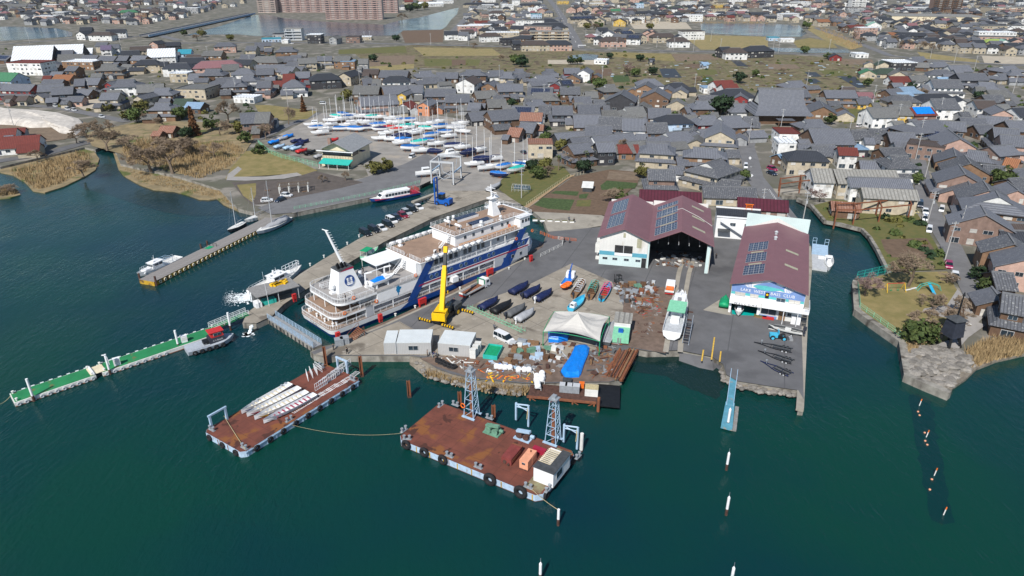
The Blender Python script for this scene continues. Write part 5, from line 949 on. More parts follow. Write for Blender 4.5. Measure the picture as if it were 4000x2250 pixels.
m=MB();m.add([(L*.30,-1.2,1.9),(L*.355,-.9,1.45),(L*.355,.9,1.45),(L*.30,1.2,1.9)],[(0,1,2,3)]);m.build('windscreen','glass',t,(0,0,.55));m=MB();m.rail([(-L*.29,-1.8,1.2),(-L*.47,-1.8,1.2),(-L*.47,1.8,1.2),(-L*.29,1.8,1.2)],1.5,.06,1.1,3);m.build('stern_rail','red',t)
# ---------------------------------------------------------------- dinghy racks and sail boats at the wooden pier
def sailboat_afloat(pa,pb,mast,hullc,label,cover=True):
 t,L=boat('moored_yacht',pa,pb,None,label,'yacht');hullmesh(L,L*.3,1.5,.7,sheer=.35,full=.5,trans=.7).build('hull',[hullc,'offwhite'],t,(0,0,-.4));m=MB();m.cyl((L*.05,0,1),(L*.05-mast*.03,0,1+mast),.11,.07,8);mm=m.build('mast','lightgrey',t)
 m=MB();m.cyl((L*.05,0,1+mast*.6),(L*.05,1.0,1+mast*.62),.03,.03,4);m.cyl((L*.05,0,1+mast*.6),(L*.05,-1.0,1+mast*.62),.03,.03,4);m.build('spreader','lightgrey',mm);m=MB();m.cyl((L*.05,0,2.2),(-L*.36,0,2.2),.08,.08,6);m.build('boom','lightgrey',t)
 if cover:
  m=MB();rings=[];
  for i in range(7):x=-L*.42+L*.8*i/6;w=L*.14*(1-.75*max(0,(i-3)/3));h=2.3-.12*abs(i-2)-(.25 if i%2 else 0);rings.append([(x,-w,1.1),(x,-w*.5,h-.5),(x,0,h),(x,w*.5,h-.5),(x,w,1.1)])
  m.loft(rings,0,True,True);m.build('cover','clothgrey',t,smooth=True)
 m=MB()
 for e in((L*.5,0,1.2),(-L*.48,0,1.1),(L*.05,L*.14,1.1),(L*.05,-L*.14,1.1)):m.cyl((L*.04,0,1+mast*.97),e,.015,.015,3,caps=False)
 m.build('rigging','grey',t);return t
sailboat_afloat((1128,852),(1008,912),14,'boatgrey','grey yacht under a grey cover at the head of the wooden pier')
sailboat_afloat((955,872),(895,905),11,'darkgrey','dark yacht with tall white mast behind the wooden pier',False);sailboat_afloat((1040,835),(962,866),9.5,'offwhite','small white yacht with bare mast behind the wooden pier',False)
# ---------------------------------------------------------------- barges
def bitts(t,x,y,z,rz=0,m_='steel'):
 m=MB()
 for d in(-.45,.45):p=rot2((d,0),rz);m.cyl((x+p[0],y+p[1],z),(x+p[0],y+p[1],z+.7),.2,.2,8);m.cyl((x+p[0],y+p[1],z+.7),(x+p[0],y+p[1],z+.78),.27,.27,8)
 m.obox((x,y,z+.05),1.5,.5,.1,rz);m.build('mooring_bitts',m_,t)
def chamfer(L,Wd,c=.7):return[(c,0),(L-c,0),(L,c),(L,Wd-c),(L-c,Wd),(c,Wd),(0,Wd-c),(0,c)]
TYB=MB();TYB.torus((0,0,0),(0,1,0),.42,.2,16,7);TYBM=TYB.mesh('tyre_fender','rubber',True)
b1,_,L1=frame3('rusty_barge',P(948,1771,1.2),P(1410,1480,1.2),0,'narrow rust-red barge carrying long open boats and white railings','barge')
W1=tl(b1,P(778,1693,1.2)).y
m=MB();m.prism(chamfer(L1,W1),-.6,1.15);m.build('hull','bluerust',b1);m=MB();m.prism(chamfer(L1-.12,W1-.12,.65),1.15,1.22);o=m.build('deck','rustdeck',b1,(.06,.06,0))
for i in range(14):m=MB();x=L1*(i+.5)/14;m.box(x-.06,x+.06,-.08,0,-.3,1.1);m.build('hull_rib','paleblue',b1)
m=MB();m.box(.5,L1-.5,-.1,0,.85,1.0);m.build('rubbing_strake','paleblue',b1)
for i in range(4):m=MB();y=W1*(i+.5)/4;m.box(-.08,0,y-.06,y+.06,-.3,1.1);m.build('hull_rib','rust',b1)
fenders(b1,(1.2,0,1.2),(L1-1,0,1.2),9,TYBM,z=-.55,out=.2);fenders(b1,(0,W1,1.2),(0,0,1.2),3,TYBM,z=-.55,out=.2)
for x,y in((1.0,.9),(1.0,W1-1),(L1*.38,.8),(L1*.38,W1-.8),(L1-1.2,1),(L1-1.2,W1-1),(L1*.62,W1-.7)):bitts(b1,x,y,1.22,0 if .2<x/L1<.8 else 1.57)
def yoke(t,x,y,z,wd,h,rz,mat='paleblue',name='goalpost_frame'):
 m=MB();d=rot2((wd/2,0),rz)
 for s_ in(-1,1):m.obox((x+s_*d[0],y+s_*d[1],z+h/2),.35,.35,h,rz)
 m.obox((x,y,z+h-.1),wd+.6,.3,.3,rz);m.build(name,mat,t)
p=tl(b1,P(858,1655,1.2));yoke(b1,p.x,p.y,1.22,3.0,2.6,0);p=tl(b1,P(1340,1450,1.2));yoke(b1,p.x,p.y,1.22,2.6,2.8,1.57,'bluerust','lifting_frame')
for k,(pa,pb,c,lb)in enumerate((((1135,1497),(958,1600),'shipblue','white open long boat with blue bow on the narrow barge'),((1170,1512),(980,1612),'shipred','white open long boat with red bow on the narrow barge'),((1200,1528),(1010,1624),'yellowrust','white open long boat with ochre bow on the narrow barge'),((1232,1538),(1045,1638),'boatgrey','grey-sided open long boat with red thwarts, outermost on the barge'))):
 a,b=P(*pa,1.9),P(*pb,1.9);d=b-a;LL=d.length;t=thing('long_boat',((a.x+b.x)/2,(a.y+b.y)/2,1.24),math.atan2(d.y,d.x),lb,'rowing boat','long boats on the narrow barge')
 hullmesh(LL,1.75,.75,.9,sheer=.35,full=.5,trans=.8,open_=True,mdeck=1).build('hull',['offwhite' if k<3 else 'boatgrey','white'],t)
 m=MB();m.add([(LL*.5+.6,0,.62),(LL*.36,-.62,.12),(LL*.36,-.78,.55),(LL*.36,.62,.12),(LL*.36,.78,.55)],[(0,2,1),(0,3,4)]);m.build('bow_paint',c,t)
 for i in range(9):m=MB();x=-LL*.36+LL*.7*i/8;m.box(x-.12,x+.12,-.7,.7,.5,.55);m.build('thwart','shipred' if k==3 else 'cream',t)
def ladder_rail(t,p,L,h,rz,flat,mat='white',name='railing_section'):
 m=MB()
 if flat:
  for y in(0,h):m.cyl((0,y,0),(L,y,0),.05,.05,4)
  n=int(L/.35)
  for i in range(n+1):m.cyl((L*i/n,0,0),(L*i/n,h,0),.03,.03,4)
 else:
  for z in(.05,h*.5,h):m.cyl((0,0,z),(L,0,z),.05,.05,4)
  n=int(L/.5)
  for i in range(n+1):m.cyl((L*i/n,0,0),(L*i/n,0,h),.04,.04,4)
 r=thing(name,p,rz,None,'railing','loose white ship railings on the narrow barge');m.build('rails',mat,r);return r
bz=b1.rotation_euler.z;rr=random.Random(5)
words=['nearest the bow','second','third','fourth','fifth','sixth','seventh','eighth','farthest']
for i in range(9):
 p=P(1150+i*28,1614-i*17.0,1.28);ladder_rail(b1,p,2.4,1.0,bz+rr.uniform(-.1,.1),True)['label']=f'white railing section lying flat on the narrow barge, {words[i]} along its edge'
for i in range(7):
 p=P(1232+i*16,1528-i*12.5,1.25);ladder_rail(b1,p,3.0,1.5,bz+rr.uniform(-.06,.06),False)['label']=f'white railing section standing upright on the narrow barge, {["first","second","third","fourth","fifth","sixth","seventh"][i]} from the long boats'
for i in range(4):
 p=P(1205+i*18,1490-i*12,1.25);ladder_rail(b1,p,2.6,1.3,bz+1.2+rr.uniform(-.2,.2),False)['label']=f'tilted white railing section behind the upright ones on the barge, {["first","second","third","fourth"][i]} from the boats'
for i,(px,py)in enumerate(((1290,1468),(1303,1463),(1312,1455))):
 t=thing('loose_tyre',P(px,py,1.3),0,f'black tyre lying at the inner end of the narrow barge, {["left","middle","right"][i]} one','tyre','tyres on the narrow barge');m=MB();m.torus((0,0,.15),(0,0,1),.45,.2,14,6);m.build('casing','rubber',t,smooth=True)
b2,_,L2=frame3('work_barge',P(1550,1712,1.3),P(2111,1943,1.3),0,'broad rust-red work barge with two lattice towers','barge')
W2=tl(b2,P(2284,1778,1.3)).y
m=MB();m.prism(chamfer(L2,W2,.9),-.6,1.25);m.build('hull','bluerust',b2);m=MB();m.prism(chamfer(L2-.12,W2-.12,.85),1.25,1.32);m.build('deck','rustdeck',b2,(.06,.06,0))
m=MB();m.prism(chamfer(L2+.06,W2+.06,.9),-.15,.12);m.build('waterline_grime','rustdark',b2,(-.03,-.03,0))
mk('mossdeck',(.24,.24,.14),.9,.25,.8,col2=(.16,.10,.06));m=MB();m.box(L2-3.2,L2-.4,.6,W2-.6,1.325,1.335);m.build('worn_deck_strip','mossdeck',b2)
for i in range(10):m=MB();x=L2*(i+.5)/10;m.box(x-.1,x+.1,-.03,0,.1,1.2);m.build('rust_streak','yellowrust',b2)
fenders(b2,(.3,0,1.3),(L2*.42,0,1.3),3,TYBM,z=-.3,out=.28,scale=1.5);fenders(b2,(L2*.58,0,1.3),(L2*.98,0,1.3),2,TYBM,z=-.3,out=.28,scale=1.9);fenders(b2,(L2,0,1.3),(L2,W2,1.3),4,TYBM,z=-.6,out=.2,scale=1.2)
for px,py,r in((1590,1716,.5),(1755,1783,0),(1868,1827,0),(2063,1905,0),(2140,1915,1.5),(2258,1786,1.5),(1578,1683,1.5),(1779,1583,0),(1722,1585,1.5),(1912,1635,0)):
 p=tl(b2,P(px,py,1.3));bitts(b2,p.x,p.y,1.32,r)
def tower(px,py,h,lab):
 """free-standing lattice spud tower, legs drawn in towards the top"""
 p=P(px,py,1.33);t=thing('lattice_tower',p,bz*0+b2.rotation_euler.z,lab,'tower','lattice towers on the work barge');w0,w1=1.0,.5
 c=lambda k,f:Vector((((-1,1,1,-1)[k])*(w0+(w1-w0)*f),((-1,-1,1,1)[k])*(w0+(w1-w0)*f),h*f))
 for k in range(4):m=MB();m.cyl(c(k,0),c(k,1),.08,.07,6);m.build('tower_leg','paleblue',t)
 n=5
 for i in range(n):
  m=MB();f0,f1=i/n,(i+1)/n
  for k in range(4):m.cyl(c(k,f1),c((k+1)%4,f1),.055,.055,4);m.cyl(c(k,f0),c((k+1)%4,f1),.045,.045,4)
  m.build('bracing','paleblue',t)
 m=MB();m.box(-.75,.75,-.75,.75,h,h+.15);m.box(-.35,.35,-.35,.35,h+.15,h+.7);m.build('head','steel',t);m=MB();m.box(-w0-.3,w0+.3,-w0-.3,-w0+.1,0,.2);m.box(-w0-.3,w0+.3,w0-.1,w0+.3,0,.2);m.build('foot','paleblue',t)
 m=MB();m.cyl((0,0,-1),(0,0,h*.75),.32,.32,12);m.build('spud_pile','rust',t);return t
t=tower(1843,1622,9.2,'lattice tower with orange lifebuoy on the work barge, left one');m=MB();m.torus((0,0,0),(0,1,0),.42,.1,14,6);m.build('lifebuoy','orange',t,(-1.0,-1.2,2.4));tower(2160,1722,8.4,'lattice tower near the white shed on the work barge')
def winch(px,py,mat,lab,rz=0):
 t=thing('deck_winch',P(px,py,1.33),b2.rotation_euler.z+rz,lab,'winch');m=MB();m.box(-1.5,1.5,-.9,.9,0,.2);m.build('bed',mat,t)
 for x in(-.6,.7):m=MB();m.cyl((x,-.6,.75),(x,.6,.75),.4,.4,12);m.cyl((x,-.65,.75),(x,-.6,.75),.6,.6,12);m.cyl((x,.6,.75),(x,.65,.75),.6,.6,12);m.build('drum','rustdark' if mat=='paleblue' else mat,t)
 m=MB();m.obox((0,0,1.45),2.6,.7,.35,0,0,.2);m.build('gear_case',mat,t);m=MB();m.cyl((1.2,.3,.7),(1.9,.3,.7),.3,.3,10);m.build('motor',mat,t)
mk('dullred',(.20,.045,.04),.7,.2,1.2);mk('dullgreen',(.13,.27,.19),.6,.2,1.5)
winch(1925,1690,'dullgreen','green winch machine on the work barge deck');winch(2045,1712,'paleblue','pale blue winch machine near the far edge of the work barge')
for px,py,lab in((2040,1648,'blue gallows frame with rope at the far edge of the work barge'),(2228,1735,'blue gallows frame right of the lattice tower on the barge')):
 t=thing('gallows_frame',P(px,py,.8),b2.rotation_euler.z,lab,'frame');m=MB();m.box(-1.4,-1.1,-.15,.15,0,3.6);m.box(1.1,1.4,-.15,.15,-.5,3.9);m.build('post','paleblue',t);m=MB();m.cyl((-1.3,0,3.3),(1.2,0,3.9),.14,.14,6);m.cyl((-1.3,0,2.8),(1.2,0,3.1),.1,.1,6);m.cyl((-1.3,0,3.3),(1.2,0,2.6),.08,.08,6);m.build('beam','bluerust',t);m=MB();m.tube([(1.1,0,3.6),(1.2,-.3,2.4),(1.1,-.3,1.2)],.09,5);m.build('hanging_rope','rope',t)
t=thing('barge_shed',P(2155,1850,1.33),b2.rotation_euler.z,'white timber shed with half-stripped rafter roof on the work barge','shed');Ls,Ws,Hs=3.4,5.6,2.5
t.rotation_euler.z+=0
m=MB();m.box(-Ls/2,Ls/2,-Ws/2,-Ws/2+.1,0,Hs);m.box(-Ls/2,Ls/2,Ws/2-.1,Ws/2,0,Hs);m.box(-Ls/2,-Ls/2+.1,-Ws/2+.1,Ws/2-.1,0,Hs);m.box(Ls/2-.1,Ls/2,-Ws/2+.1,Ws/2-.1,0,Hs);m.box(-Ls/2+.1,Ls/2-.1,-Ws/2+.1,Ws/2-.1,0,.1);m.build('wall','white',t)
for i in range(12):m=MB();y=-Ws/2+.5+(Ws-1)*i/11;m.box(-Ls/2-.1,Ls/2+.1,y-.05,y+.05,Hs+.01,Hs+.16);m.build('rafter','cream',t)
m=MB();m.box(-Ls/2-.15,Ls/2+.15,-Ws/2-.15,-Ws/2+1.5,Hs+.165,Hs+.24);m.box(Ls*.1,Ls/2+.15,-Ws/2+1.5,Ws/2+.15,Hs+.165,Hs+.24);m.build('roof_boarding','darkgrey',t);put('window',WMESH[0],t,(Ls/2+.02,-.9,1.55),math.pi/2,scale=(1.9,1,1.2))
t=thing('generator',P(2063,1812,1.33),b2.rotation_euler.z+.05,'salmon-coloured generator box on the work barge','generator');m=MB();m.box(-.75,.75,-1.6,1.6,.15,1.75);m.build('housing','peach',t);m=MB();m.box(-.8,.8,-1.65,1.65,0,.15);m.build('skid','rustdark',t);put('window',WMESH[0],t,(0,-1.61,1.2),0,scale=(.6,1,.4));m=MB();m.cyl((0,.9,1.75),(0,.9,2.05),.12,.12,8);m.build('exhaust','rust',t);m=MB();m.box(.75,.78,-.1,1.2,.4,1.5);m.build('door','peach',t)
t=thing('red_tank',P(2000,1788,1.33),b2.rotation_euler.z+.05,'low red steel tank beside the generator on the barge','tank');m=MB();m.box(-.9,.9,-1.9,1.7,.1,1.3);m.build('body','dullred',t);m=MB();m.box(-.9,.9,1.7,2.0,.6,1.3);m.box(.9,.95,-1.5,1.2,.5,.9);m.build('fittings','rust',t);m=MB();m.cyl((-.3,-2.0,.5),(-.3,-1.9,.5),.35,.35,12);m.cyl((.4,-2.2,.3),(.4,-1.9,.3),.2,.2,8);m.build('valve','rustdark',t)
t=thing('red_locker',P(2108,1770,1.33),b2.rotation_euler.z,'small pink-red locker behind the generator on the barge','locker');m=MB();m.box(-1.1,1.1,-.35,.35,0,.9);m.build('body','crimson',t);m=MB();m.box(-1.15,1.15,-.4,.4,.9,.97);m.build('lid','crimson',t)
def ropeline(pts,r,label,sag=0,name='rope'):
 a,b=pts;n=14;m=MB();m.tube([a.lerp(b,i/n)-Vector((0,0,sag*4*(i/n)*(1-i/n)))for i in range(n+1)],r,5);o=m.build(name,'rope');tag(o,label,'rope');return o
ropeline([P(1140,1660,1.5),P(1570,1692,1.5)],.022,'slack rope hanging between the two rusty barges',1.1);ropeline([P(2078,1912,1.6),P(2178,1990,2.6)],.045,'taut rope from the work barge to a white pile',.2);ropeline([P(875,1625,1.5),P(958,1755,1.5)],.05,'yellow rope lying across the deck of the narrow barge',.12);ropeline([P(2,1578,1.0),P(42,1545,1.2)],.05,'mooring rope at the far tip of the green pier',.2)
# ---------------------------------------------------------------- free-standing piles and markers
pile(2180,2052,3.0,'white','white pile with rusty top and rope off the barge corner',.2,False);pile(2837,1836,3.3,'white','white capped pile in open water, upper of the right pair',.2);pile(2836,2012,3.3,'white','white capped pile in open water, lower of the right pair',.2);pile(2110,2268,3.0,'white','white capped pile at the bottom edge, left one',.2);pile(2854,2285,3.0,'white','white capped pile at the bottom edge, right one',.2)
pile(2270,1762,3.6,'offwhite','pale pipe pile behind the work barge shed',.3,False,rust=.3);pile(2841,1670,3.8,'white','white pile beside the blue ramp pontoon',.22,True)
for px,py,h,lb in((1599,1551,3.6,'rusty steel pile standing alone between barge and bank'),(1797,1595,3.6,'rusty steel pile behind the left lattice tower'),(1928,1641,3.2,'rusty steel pile behind the green winch'),(1414,1470,4.6,'rusty pile at the inner end of the narrow barge'),(1274,1428,4.4,'short rusty pile under the quay corner')):
 b=P(px,py,0);t=thing('steel_pile',(b.x,b.y,0),R_(20),lb,'pile');m=MB();m.box(-.3,.3,-.04,.04,-1,h);m.box(-.3,-.24,-.3,.3,-1,h);m.box(.24,.3,-.3,.3,-1,h);m.build('shaft','rust',t);m=MB();m.box(-.34,.34,-.34,.34,-1,.35);m.build('waterline_band','rustdark',t)
for i,(px,py)in enumerate(((3590,1585),(3617,1708),(3648,1858),(3684,2012))):
 b=P(px,py,0);w_=('first','second','third','fourth')[i];t=thing('marker_post',(b.x,b.y,0),0,f'leaning red and white net marker post, {w_} from the seawall','marker','net markers');m=MB();m.cyl((0,0,-.5),(.2,.1,1.0),.08,.08,8);m.build('shaft','offwhite',t);m=MB();m.cyl((.2,.1,1.0),(.26,.12,1.4),.1,.08,8);m.build('tip','orange',t)
for i,(px,py)in enumerate(((3586,1608),(3592,1622),(3612,1690),(3614,1722),(3622,1737),(3640,1872),(3632,1912))):
 b=P(px,py,.05);t=thing('float_buoy',b,0,f'small orange float beside the net marker posts, {("first","second","third","fourth","fifth","sixth","seventh")[i]} counted from the seawall','buoy','net floats');m=MB();m.sphere((0,0,0),.19,10,6);m.build('ball','peach',t,smooth=True);m=MB();m.torus((0,0,.19),(0,1,0),.06,.02,8,5);m.build('eye','rubber',t)
mk('rampblue',(.10,.29,.38),.6,.15,1.0);layer(MAT['rampblue'],(.28,.26,.22),.9,.6,.7,'Object')
# blue ramp pontoon by the slip
t,a,L=frame3('ramp_pontoon',P(2868,1455,1.4),P(2850,1590,1.0),.9,'pale blue ramp running down to a timber float','ramp');m=MB();m.box(-1,L,-.6,.6,.3,.42);m.build('ramp_deck','rampblue',t);
for y in(-.6,.6):m=MB();m.box(-1.2,L,y-.05,y+.05,.3,.65);m.build('ramp_side','paleblue',t)
m=MB();m.prism([(L-1.5,-.8),(L+6,-1.0),(L+6.2,.9),(L-1.5,.8)],-.6,.18);m.build('float_deck','rampblue',t)
for i in range(4):m=MB();m.box(L-1+i*1.9,L+i*1.9,.95,1.6,-.9,-.1);m.build('timber_float','greywood',t)
# canal float with small motor boat
t,a,L=frame3('floating_jetty',P(3200,1050,.6),P(3204,955,.6),0,'grey aluminium floating jetty with blue end section in the canal','jetty');m=MB();m.box(0,L*.55,-2.0,2.0,-.3,.55);m.build('deck','lightgrey',t);m=MB();m.box(L*.56,L,-2.1,2.1,-.3,.6);m.build('blue_deck','paleblue',t)
for y in(-1.6,1.6):m=MB();m.rail([(L,y-.5,.6),(L,y+.5,.6)],1.8,.06,1,2);m.build('end_frame','paleblue',t)
for i in range(3):m=MB();m.box(L*.4+i*.8,L*.4+.4+i*.8,-1.8,.4,.56,.7);m.build('loose_board','white',t)
t,L=boat('motor_boat',(3238,1000),(3238,1048),None,'small white centre-console boat beside the canal jetty');hullmesh(L,2.4,1.1,.6,sheer=.3,open_=True,full=.5).build('hull',['offwhite','white'],t,(0,0,-.3));cabin(1.4,1.0,1.2).build('console','white',t,(-.4,0,.2));m=MB();m.box(-1,.7,-.7,.7,0,.08);m.build('canopy','white',t,(-.4,0,2.0));m=MB()
for x in(-1.3,.2):
 for y in(-.6,.6):m.cyl((x,y,.4),(x,y,2.0),.03,.03,4)
m.build('canopy_post','steel',t);m=MB();m.box(-.3,.3,-.25,.25,0,.8);m.build('outboard','darkgrey',t,(-L/2-.1,0,.3))
t,L=boat('quay_boat',(1412,1012),(1478,972),7.0,'white and green day boat with green canopy on the dock arm',z=LAND+.3);hullmesh(L,2.3,1.1,.5,sheer=.35,open_=True,full=.5).build('hull',['mint','offwhite'],t);m=MB();m.box(-1.6,1.6,-1.1,1.1,0,.1);m.build('canopy','green',t,(-L*.2,0,2.4));cabin(1.6,1.4,1.2).build('console','white',t,(L*.1,0,.6))
for x in(-1.5,1.5):
 for y in(-1,1):m=MB();m.cyl((x-L*.2,y,.9),(x-L*.2,y,2.4),.05,.05,5);m.build('canopy_post','white',t)
m=MB();m.box(-L*.35,L*.3,-.5,.5,-.32,.05);m.build('chock','turq',t)
# rescue boat on the ship's deck
p=shipw(14.8,1.9,8.5);t=thing('rescue_boat',p,R_(45),'white rescue boat with blue cover under the ship davit','boat');hullmesh(6.2,2.2,1.0,.6,sheer=.25).build('hull',['white','white'],t);m=MB();m.loft([[(-2.7,-.9,1.0),(-2.7,0,1.25),(-2.7,.9,1.0)],[(-1.2,-1.0,1.05),(-1.2,0,1.75),(-1.2,1.0,1.05)],[(.3,-1.0,1.05),(.3,0,1.6),(.3,1.0,1.05)]],0,True,True);m.build('cover','tarp',t);cabin(1.8,1.6,.6,.6).build('cuddy','white',t,(1.3,0,1.0))
for x in(-1.8,1.2):m=MB();m.obox((x,0,-.35),.3,1.4,.9);m.build('chock','white',t)
# ================================================================= BOATHOUSES AND YARD BUILDINGS
mk('plumroof',(.195,.098,.112),.6,.06,.5);stripes(MAT['plumroof'],(.165,.082,.094),'Y',.6,.14);layer(MAT['plumroof'],(.22,.12,.13),.12,.55,.8,'Object')
mk('sheetwhite',(.66,.655,.63),.7,.06,.3);stripes(MAT['sheetwhite'],(.56,.555,.535),'X',.9,.05);layer(MAT['sheetwhite'],(.42,.37,.28),.3,.62,.78,'Object',(1,1,.3));mk('sheetmint',(.56,.68,.67),.6,.06,.3);stripes(MAT['sheetmint'],(.46,.57,.56),'X',.45,.06);mk('tealband',(.10,.33,.43),.6,.1);mk('skylight',(.36,.35,.25),.5,.15)
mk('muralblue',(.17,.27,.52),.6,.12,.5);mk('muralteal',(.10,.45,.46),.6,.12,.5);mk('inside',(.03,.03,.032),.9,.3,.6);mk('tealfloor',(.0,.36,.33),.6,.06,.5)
SP=MB();SP.box(-.5,.5,-.5,.5,0,.05,0);SP.box(-.47,.47,-.47,.47,.05,.058,1);SPM=SP.mesh('solar_panel',['lightgrey','solar'])
def shed_roof(x0,xr,x1,y0,y1,ze,zr,mat,parent,name='roof',th=.18):
 """two slopes meeting over xr; ridge along y"""
 m=MB();prof=[(x0,ze),(xr,zr),(x1,ze),(x1,ze-th),(xr,zr-th),(x0,ze-th)];vs=[(p[0],y,p[1])for y in(y0,y1)for p in prof]
 m.add(vs,[(0,1,7,6),(1,2,8,7),(2,3,9,8),(3,4,10,9),(4,5,11,10),(5,0,6,11),(5,4,1,0),(4,3,2,1),(6,7,10,11),(7,8,9,10)]);return m.build(name,mat,parent)
def roof_panels(parent,xa,xb,za,zb,ya,yb,nx,ny):
 """solar panels in a grid on a slope rising from (xa,za) to (xb,zb)"""
 sl=math.hypot(xb-xa,zb-za);tilt=-math.atan2(zb-za,xb-xa)
 for i in range(nx):
  for j in range(ny):
   f=(i+.5)/nx;o=put('solar_panel',SPM,parent,(xa+(xb-xa)*f,ya+(yb-ya)*(j+.5)/ny,za+(zb-za)*f+.1));o.rotation_euler=(0,tilt,0);o.scale=(sl/nx*.97,(yb-ya)/ny*.97,1)
BH=thing('boathouse',(23.0,167.0,LAND),R_(-13),'white boathouse with twin plum-red roofs and a wide dark opening','boathouse');WB,DB,WL=28.2,29.0,12.4;ze,zr=8.1,10.9
def bp(mb,name,mats,parent=BH):return mb.build(name,mats,parent)
m=MB();m.box(0,WL,0,.2,0,ze-.2,0);m.poly([(0,0,ze-.2),(WL,0,ze-.2),(WL/2,0,zr-.2)],0);bp(m,'front_wall','sheetwhite')
m=MB();m.box(.02,WL-.02,-.06,0,0,3.0);bp(m,'lower_cladding','sheetmint');m=MB();m.box(.02,WL-.02,-.08,0,3.02,4.1);bp(m,'teal_band','tealband')
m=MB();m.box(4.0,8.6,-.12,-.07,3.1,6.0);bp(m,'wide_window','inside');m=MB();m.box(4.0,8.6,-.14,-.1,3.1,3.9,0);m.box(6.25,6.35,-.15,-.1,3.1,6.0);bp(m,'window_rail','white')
for x in(1.6,4.2,7.2,10.2):put('window',WMESH[0],BH,(x,-.09,2.1),0,scale=(1.3,1,.65))
for x0 in(9.6,6.0):m=MB();m.box(x0,x0+1.2 if x0>8 else x0+.6,-.03,-.0,5.6 if x0>8 else 8.2,8.2 if x0>8 else 9.4);bp(m,'yellowed_panel','skylight')
m=MB();m.box(WL-1.3,WL-.1,-.1,-.06,0,2.9);bp(m,'side_door','inside')
m=MB();m.box(0,.2,.2,DB,0,ze-.2);m.box(WL-.1,WL+.1,.2,DB,0,ze-.2);m.box(.2,WL-.1,DB-.2,DB,0,ze+1);bp(m,'left_bay_wall','sheetwhite')
m=MB();m.box(WB-.2,WB,.2,DB,0,ze-.2);m.box(WL+.1,WB-.2,DB-.2,DB,0,ze+1.5);bp(m,'right_bay_wall','sheetwhite');m=MB();m.box(WB-1.0,WB-.2,-.1,.2,0,ze-.4);m.box(WL+.1,WL+.5,-.1,.2,0,ze-.4);bp(m,'door_jamb','sheetmint')
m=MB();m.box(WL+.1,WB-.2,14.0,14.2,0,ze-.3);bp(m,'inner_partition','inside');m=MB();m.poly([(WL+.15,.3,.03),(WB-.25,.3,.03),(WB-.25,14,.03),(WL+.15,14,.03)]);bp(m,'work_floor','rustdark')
for i in range(5):m=MB();x=WL+2.4+i*2.6;m.box(x,x+.2,.6,13.5,ze-1.0,ze-.7);bp(m,'roof_beam','grey')
r1=shed_roof(-.6,WL/2,WL+.15,-.9,DB+.4,ze,zr,'plumroof',BH);zr2=11.6;r2=shed_roof(WL+.15,(WL+WB)/2+.1,WB+.6,-1.1,DB+.4,ze,zr2,'plumroof',BH)
def sl1(x):return ze+(zr-ze)*(x+.6)/(WL/2+.6)
def sl2(x):return ze+(zr2-ze)*(x-WL-.15)/((WB-WL)/2-.05)
for ya,yb in((3.5,13.5),(15.5,26)):roof_panels(r1,1.2,5.4,sl1(1.2),sl1(5.4),ya,yb,4,7)
for ya,yb in((1.5,7.0),(8.2,14),(15.4,20.6),(22.4,25.4)):roof_panels(r2,WL+1.4,WL+6.9,sl2(WL+1.4),sl2(WL+6.9),ya,yb,4,4 if yb-ya>4 else 2)
for y in(5.5,14.2,22.8):m=MB();xa,xb=23.2,26.6;zf=lambda x:zr2-(zr2-ze)*(x-20.4)/(WB+.6-20.4)+.03;m.add([(xa,y,zf(xa)),(xb,y,zf(xb)),(xb,y+1.3,zf(xb)),(xa,y+1.3,zf(xa))],[(0,1,2,3)]);bp(m,'skylight','skylight',r2)
for y in(7.6,14.7,21.2):m=MB();xa,xb=WL+2.6,WL+6.2;m.add([(xa,y,sl2(xa)+.03),(xb,y,sl2(xb)+.03),(xb,y+.6,sl2(xb)+.03),(xa,y+.6,sl2(xa)+.03)],[(0,1,2,3)]);bp(m,'skylight','skylight',r2)
m=MB();m.tube([(15,17.2,sl2(15)+.12),(20.4,16.8,zr2+.15),(25,15.4,10.1),(28.6,14,8.3),(28.9,13.4,6)],.05,4);bp(m,'roof_cable','offwhite',r2)
for y0,lb in((2,'AC'),):
 for y in(3,6.5):m=MB();m.box(-1.4,-.1,y,y+1.3,2.2,4.6);m.box(-1.2,-.1,y,y+1,0,.9);bp(m,'outdoor_unit','offwhite')
 # bass club boathouse beside the canal
BC=thing('bass_club_house',(49.4,139.0,LAND),R_(-21.6),'plum-roofed boathouse with blue fish mural and LAKE WEST BASS CLUB lettering','boathouse');Wc,Dc=15.4,38.5;zc,zt=7.7,10.1
def bq(mb,name,mats,parent=BC):return mb.build(name,mats,parent)
m=MB();m.box(0,.25,.3,Dc,0,zc);m.box(Wc-.25,Wc,.3,Dc,0,zc);m.box(.25,Wc-.25,Dc-.25,Dc,0,zc);m.poly([(0,Dc,zc),(Wc/2,Dc,zt+1.2),(Wc,Dc,zc)][::-1]);bq(m,'side_wall','sheetwhite')
m=MB();m.box(0,Wc,0,.25,3.4,zc);m.poly([(0,0,zc),(Wc,0,zc),(Wc/2,0,zt-.15)]);m.box(0,.5,0,.25,0,3.4);m.box(6.1,6.6,0,.25,0,3.4);m.box(14.6,15.4,0,.25,0,3.4);bq(m,'front_wall','white')
m=MB();m.box(6.6,14.6,.2,.4,0,3.4);bq(m,'shop_wall','cream' if 0 else 'offwhite')
mur=lambda pts,mat,name='mural',y=-.03:bq(MB().add([(x,y,z)for x,z in pts],[tuple(range(len(pts)))]),name,mat)
mur([(.05,5.6),(15.35,5.6),(15.35,7.3),(13,7.75),(12.2,7.1),(3.2,7.1),(2.4,7.75),(.05,7.3)],'muralblue');mur([(.05,5.0),(15.35,5.0),(15.35,5.6),(.05,5.6)],'muralteal')
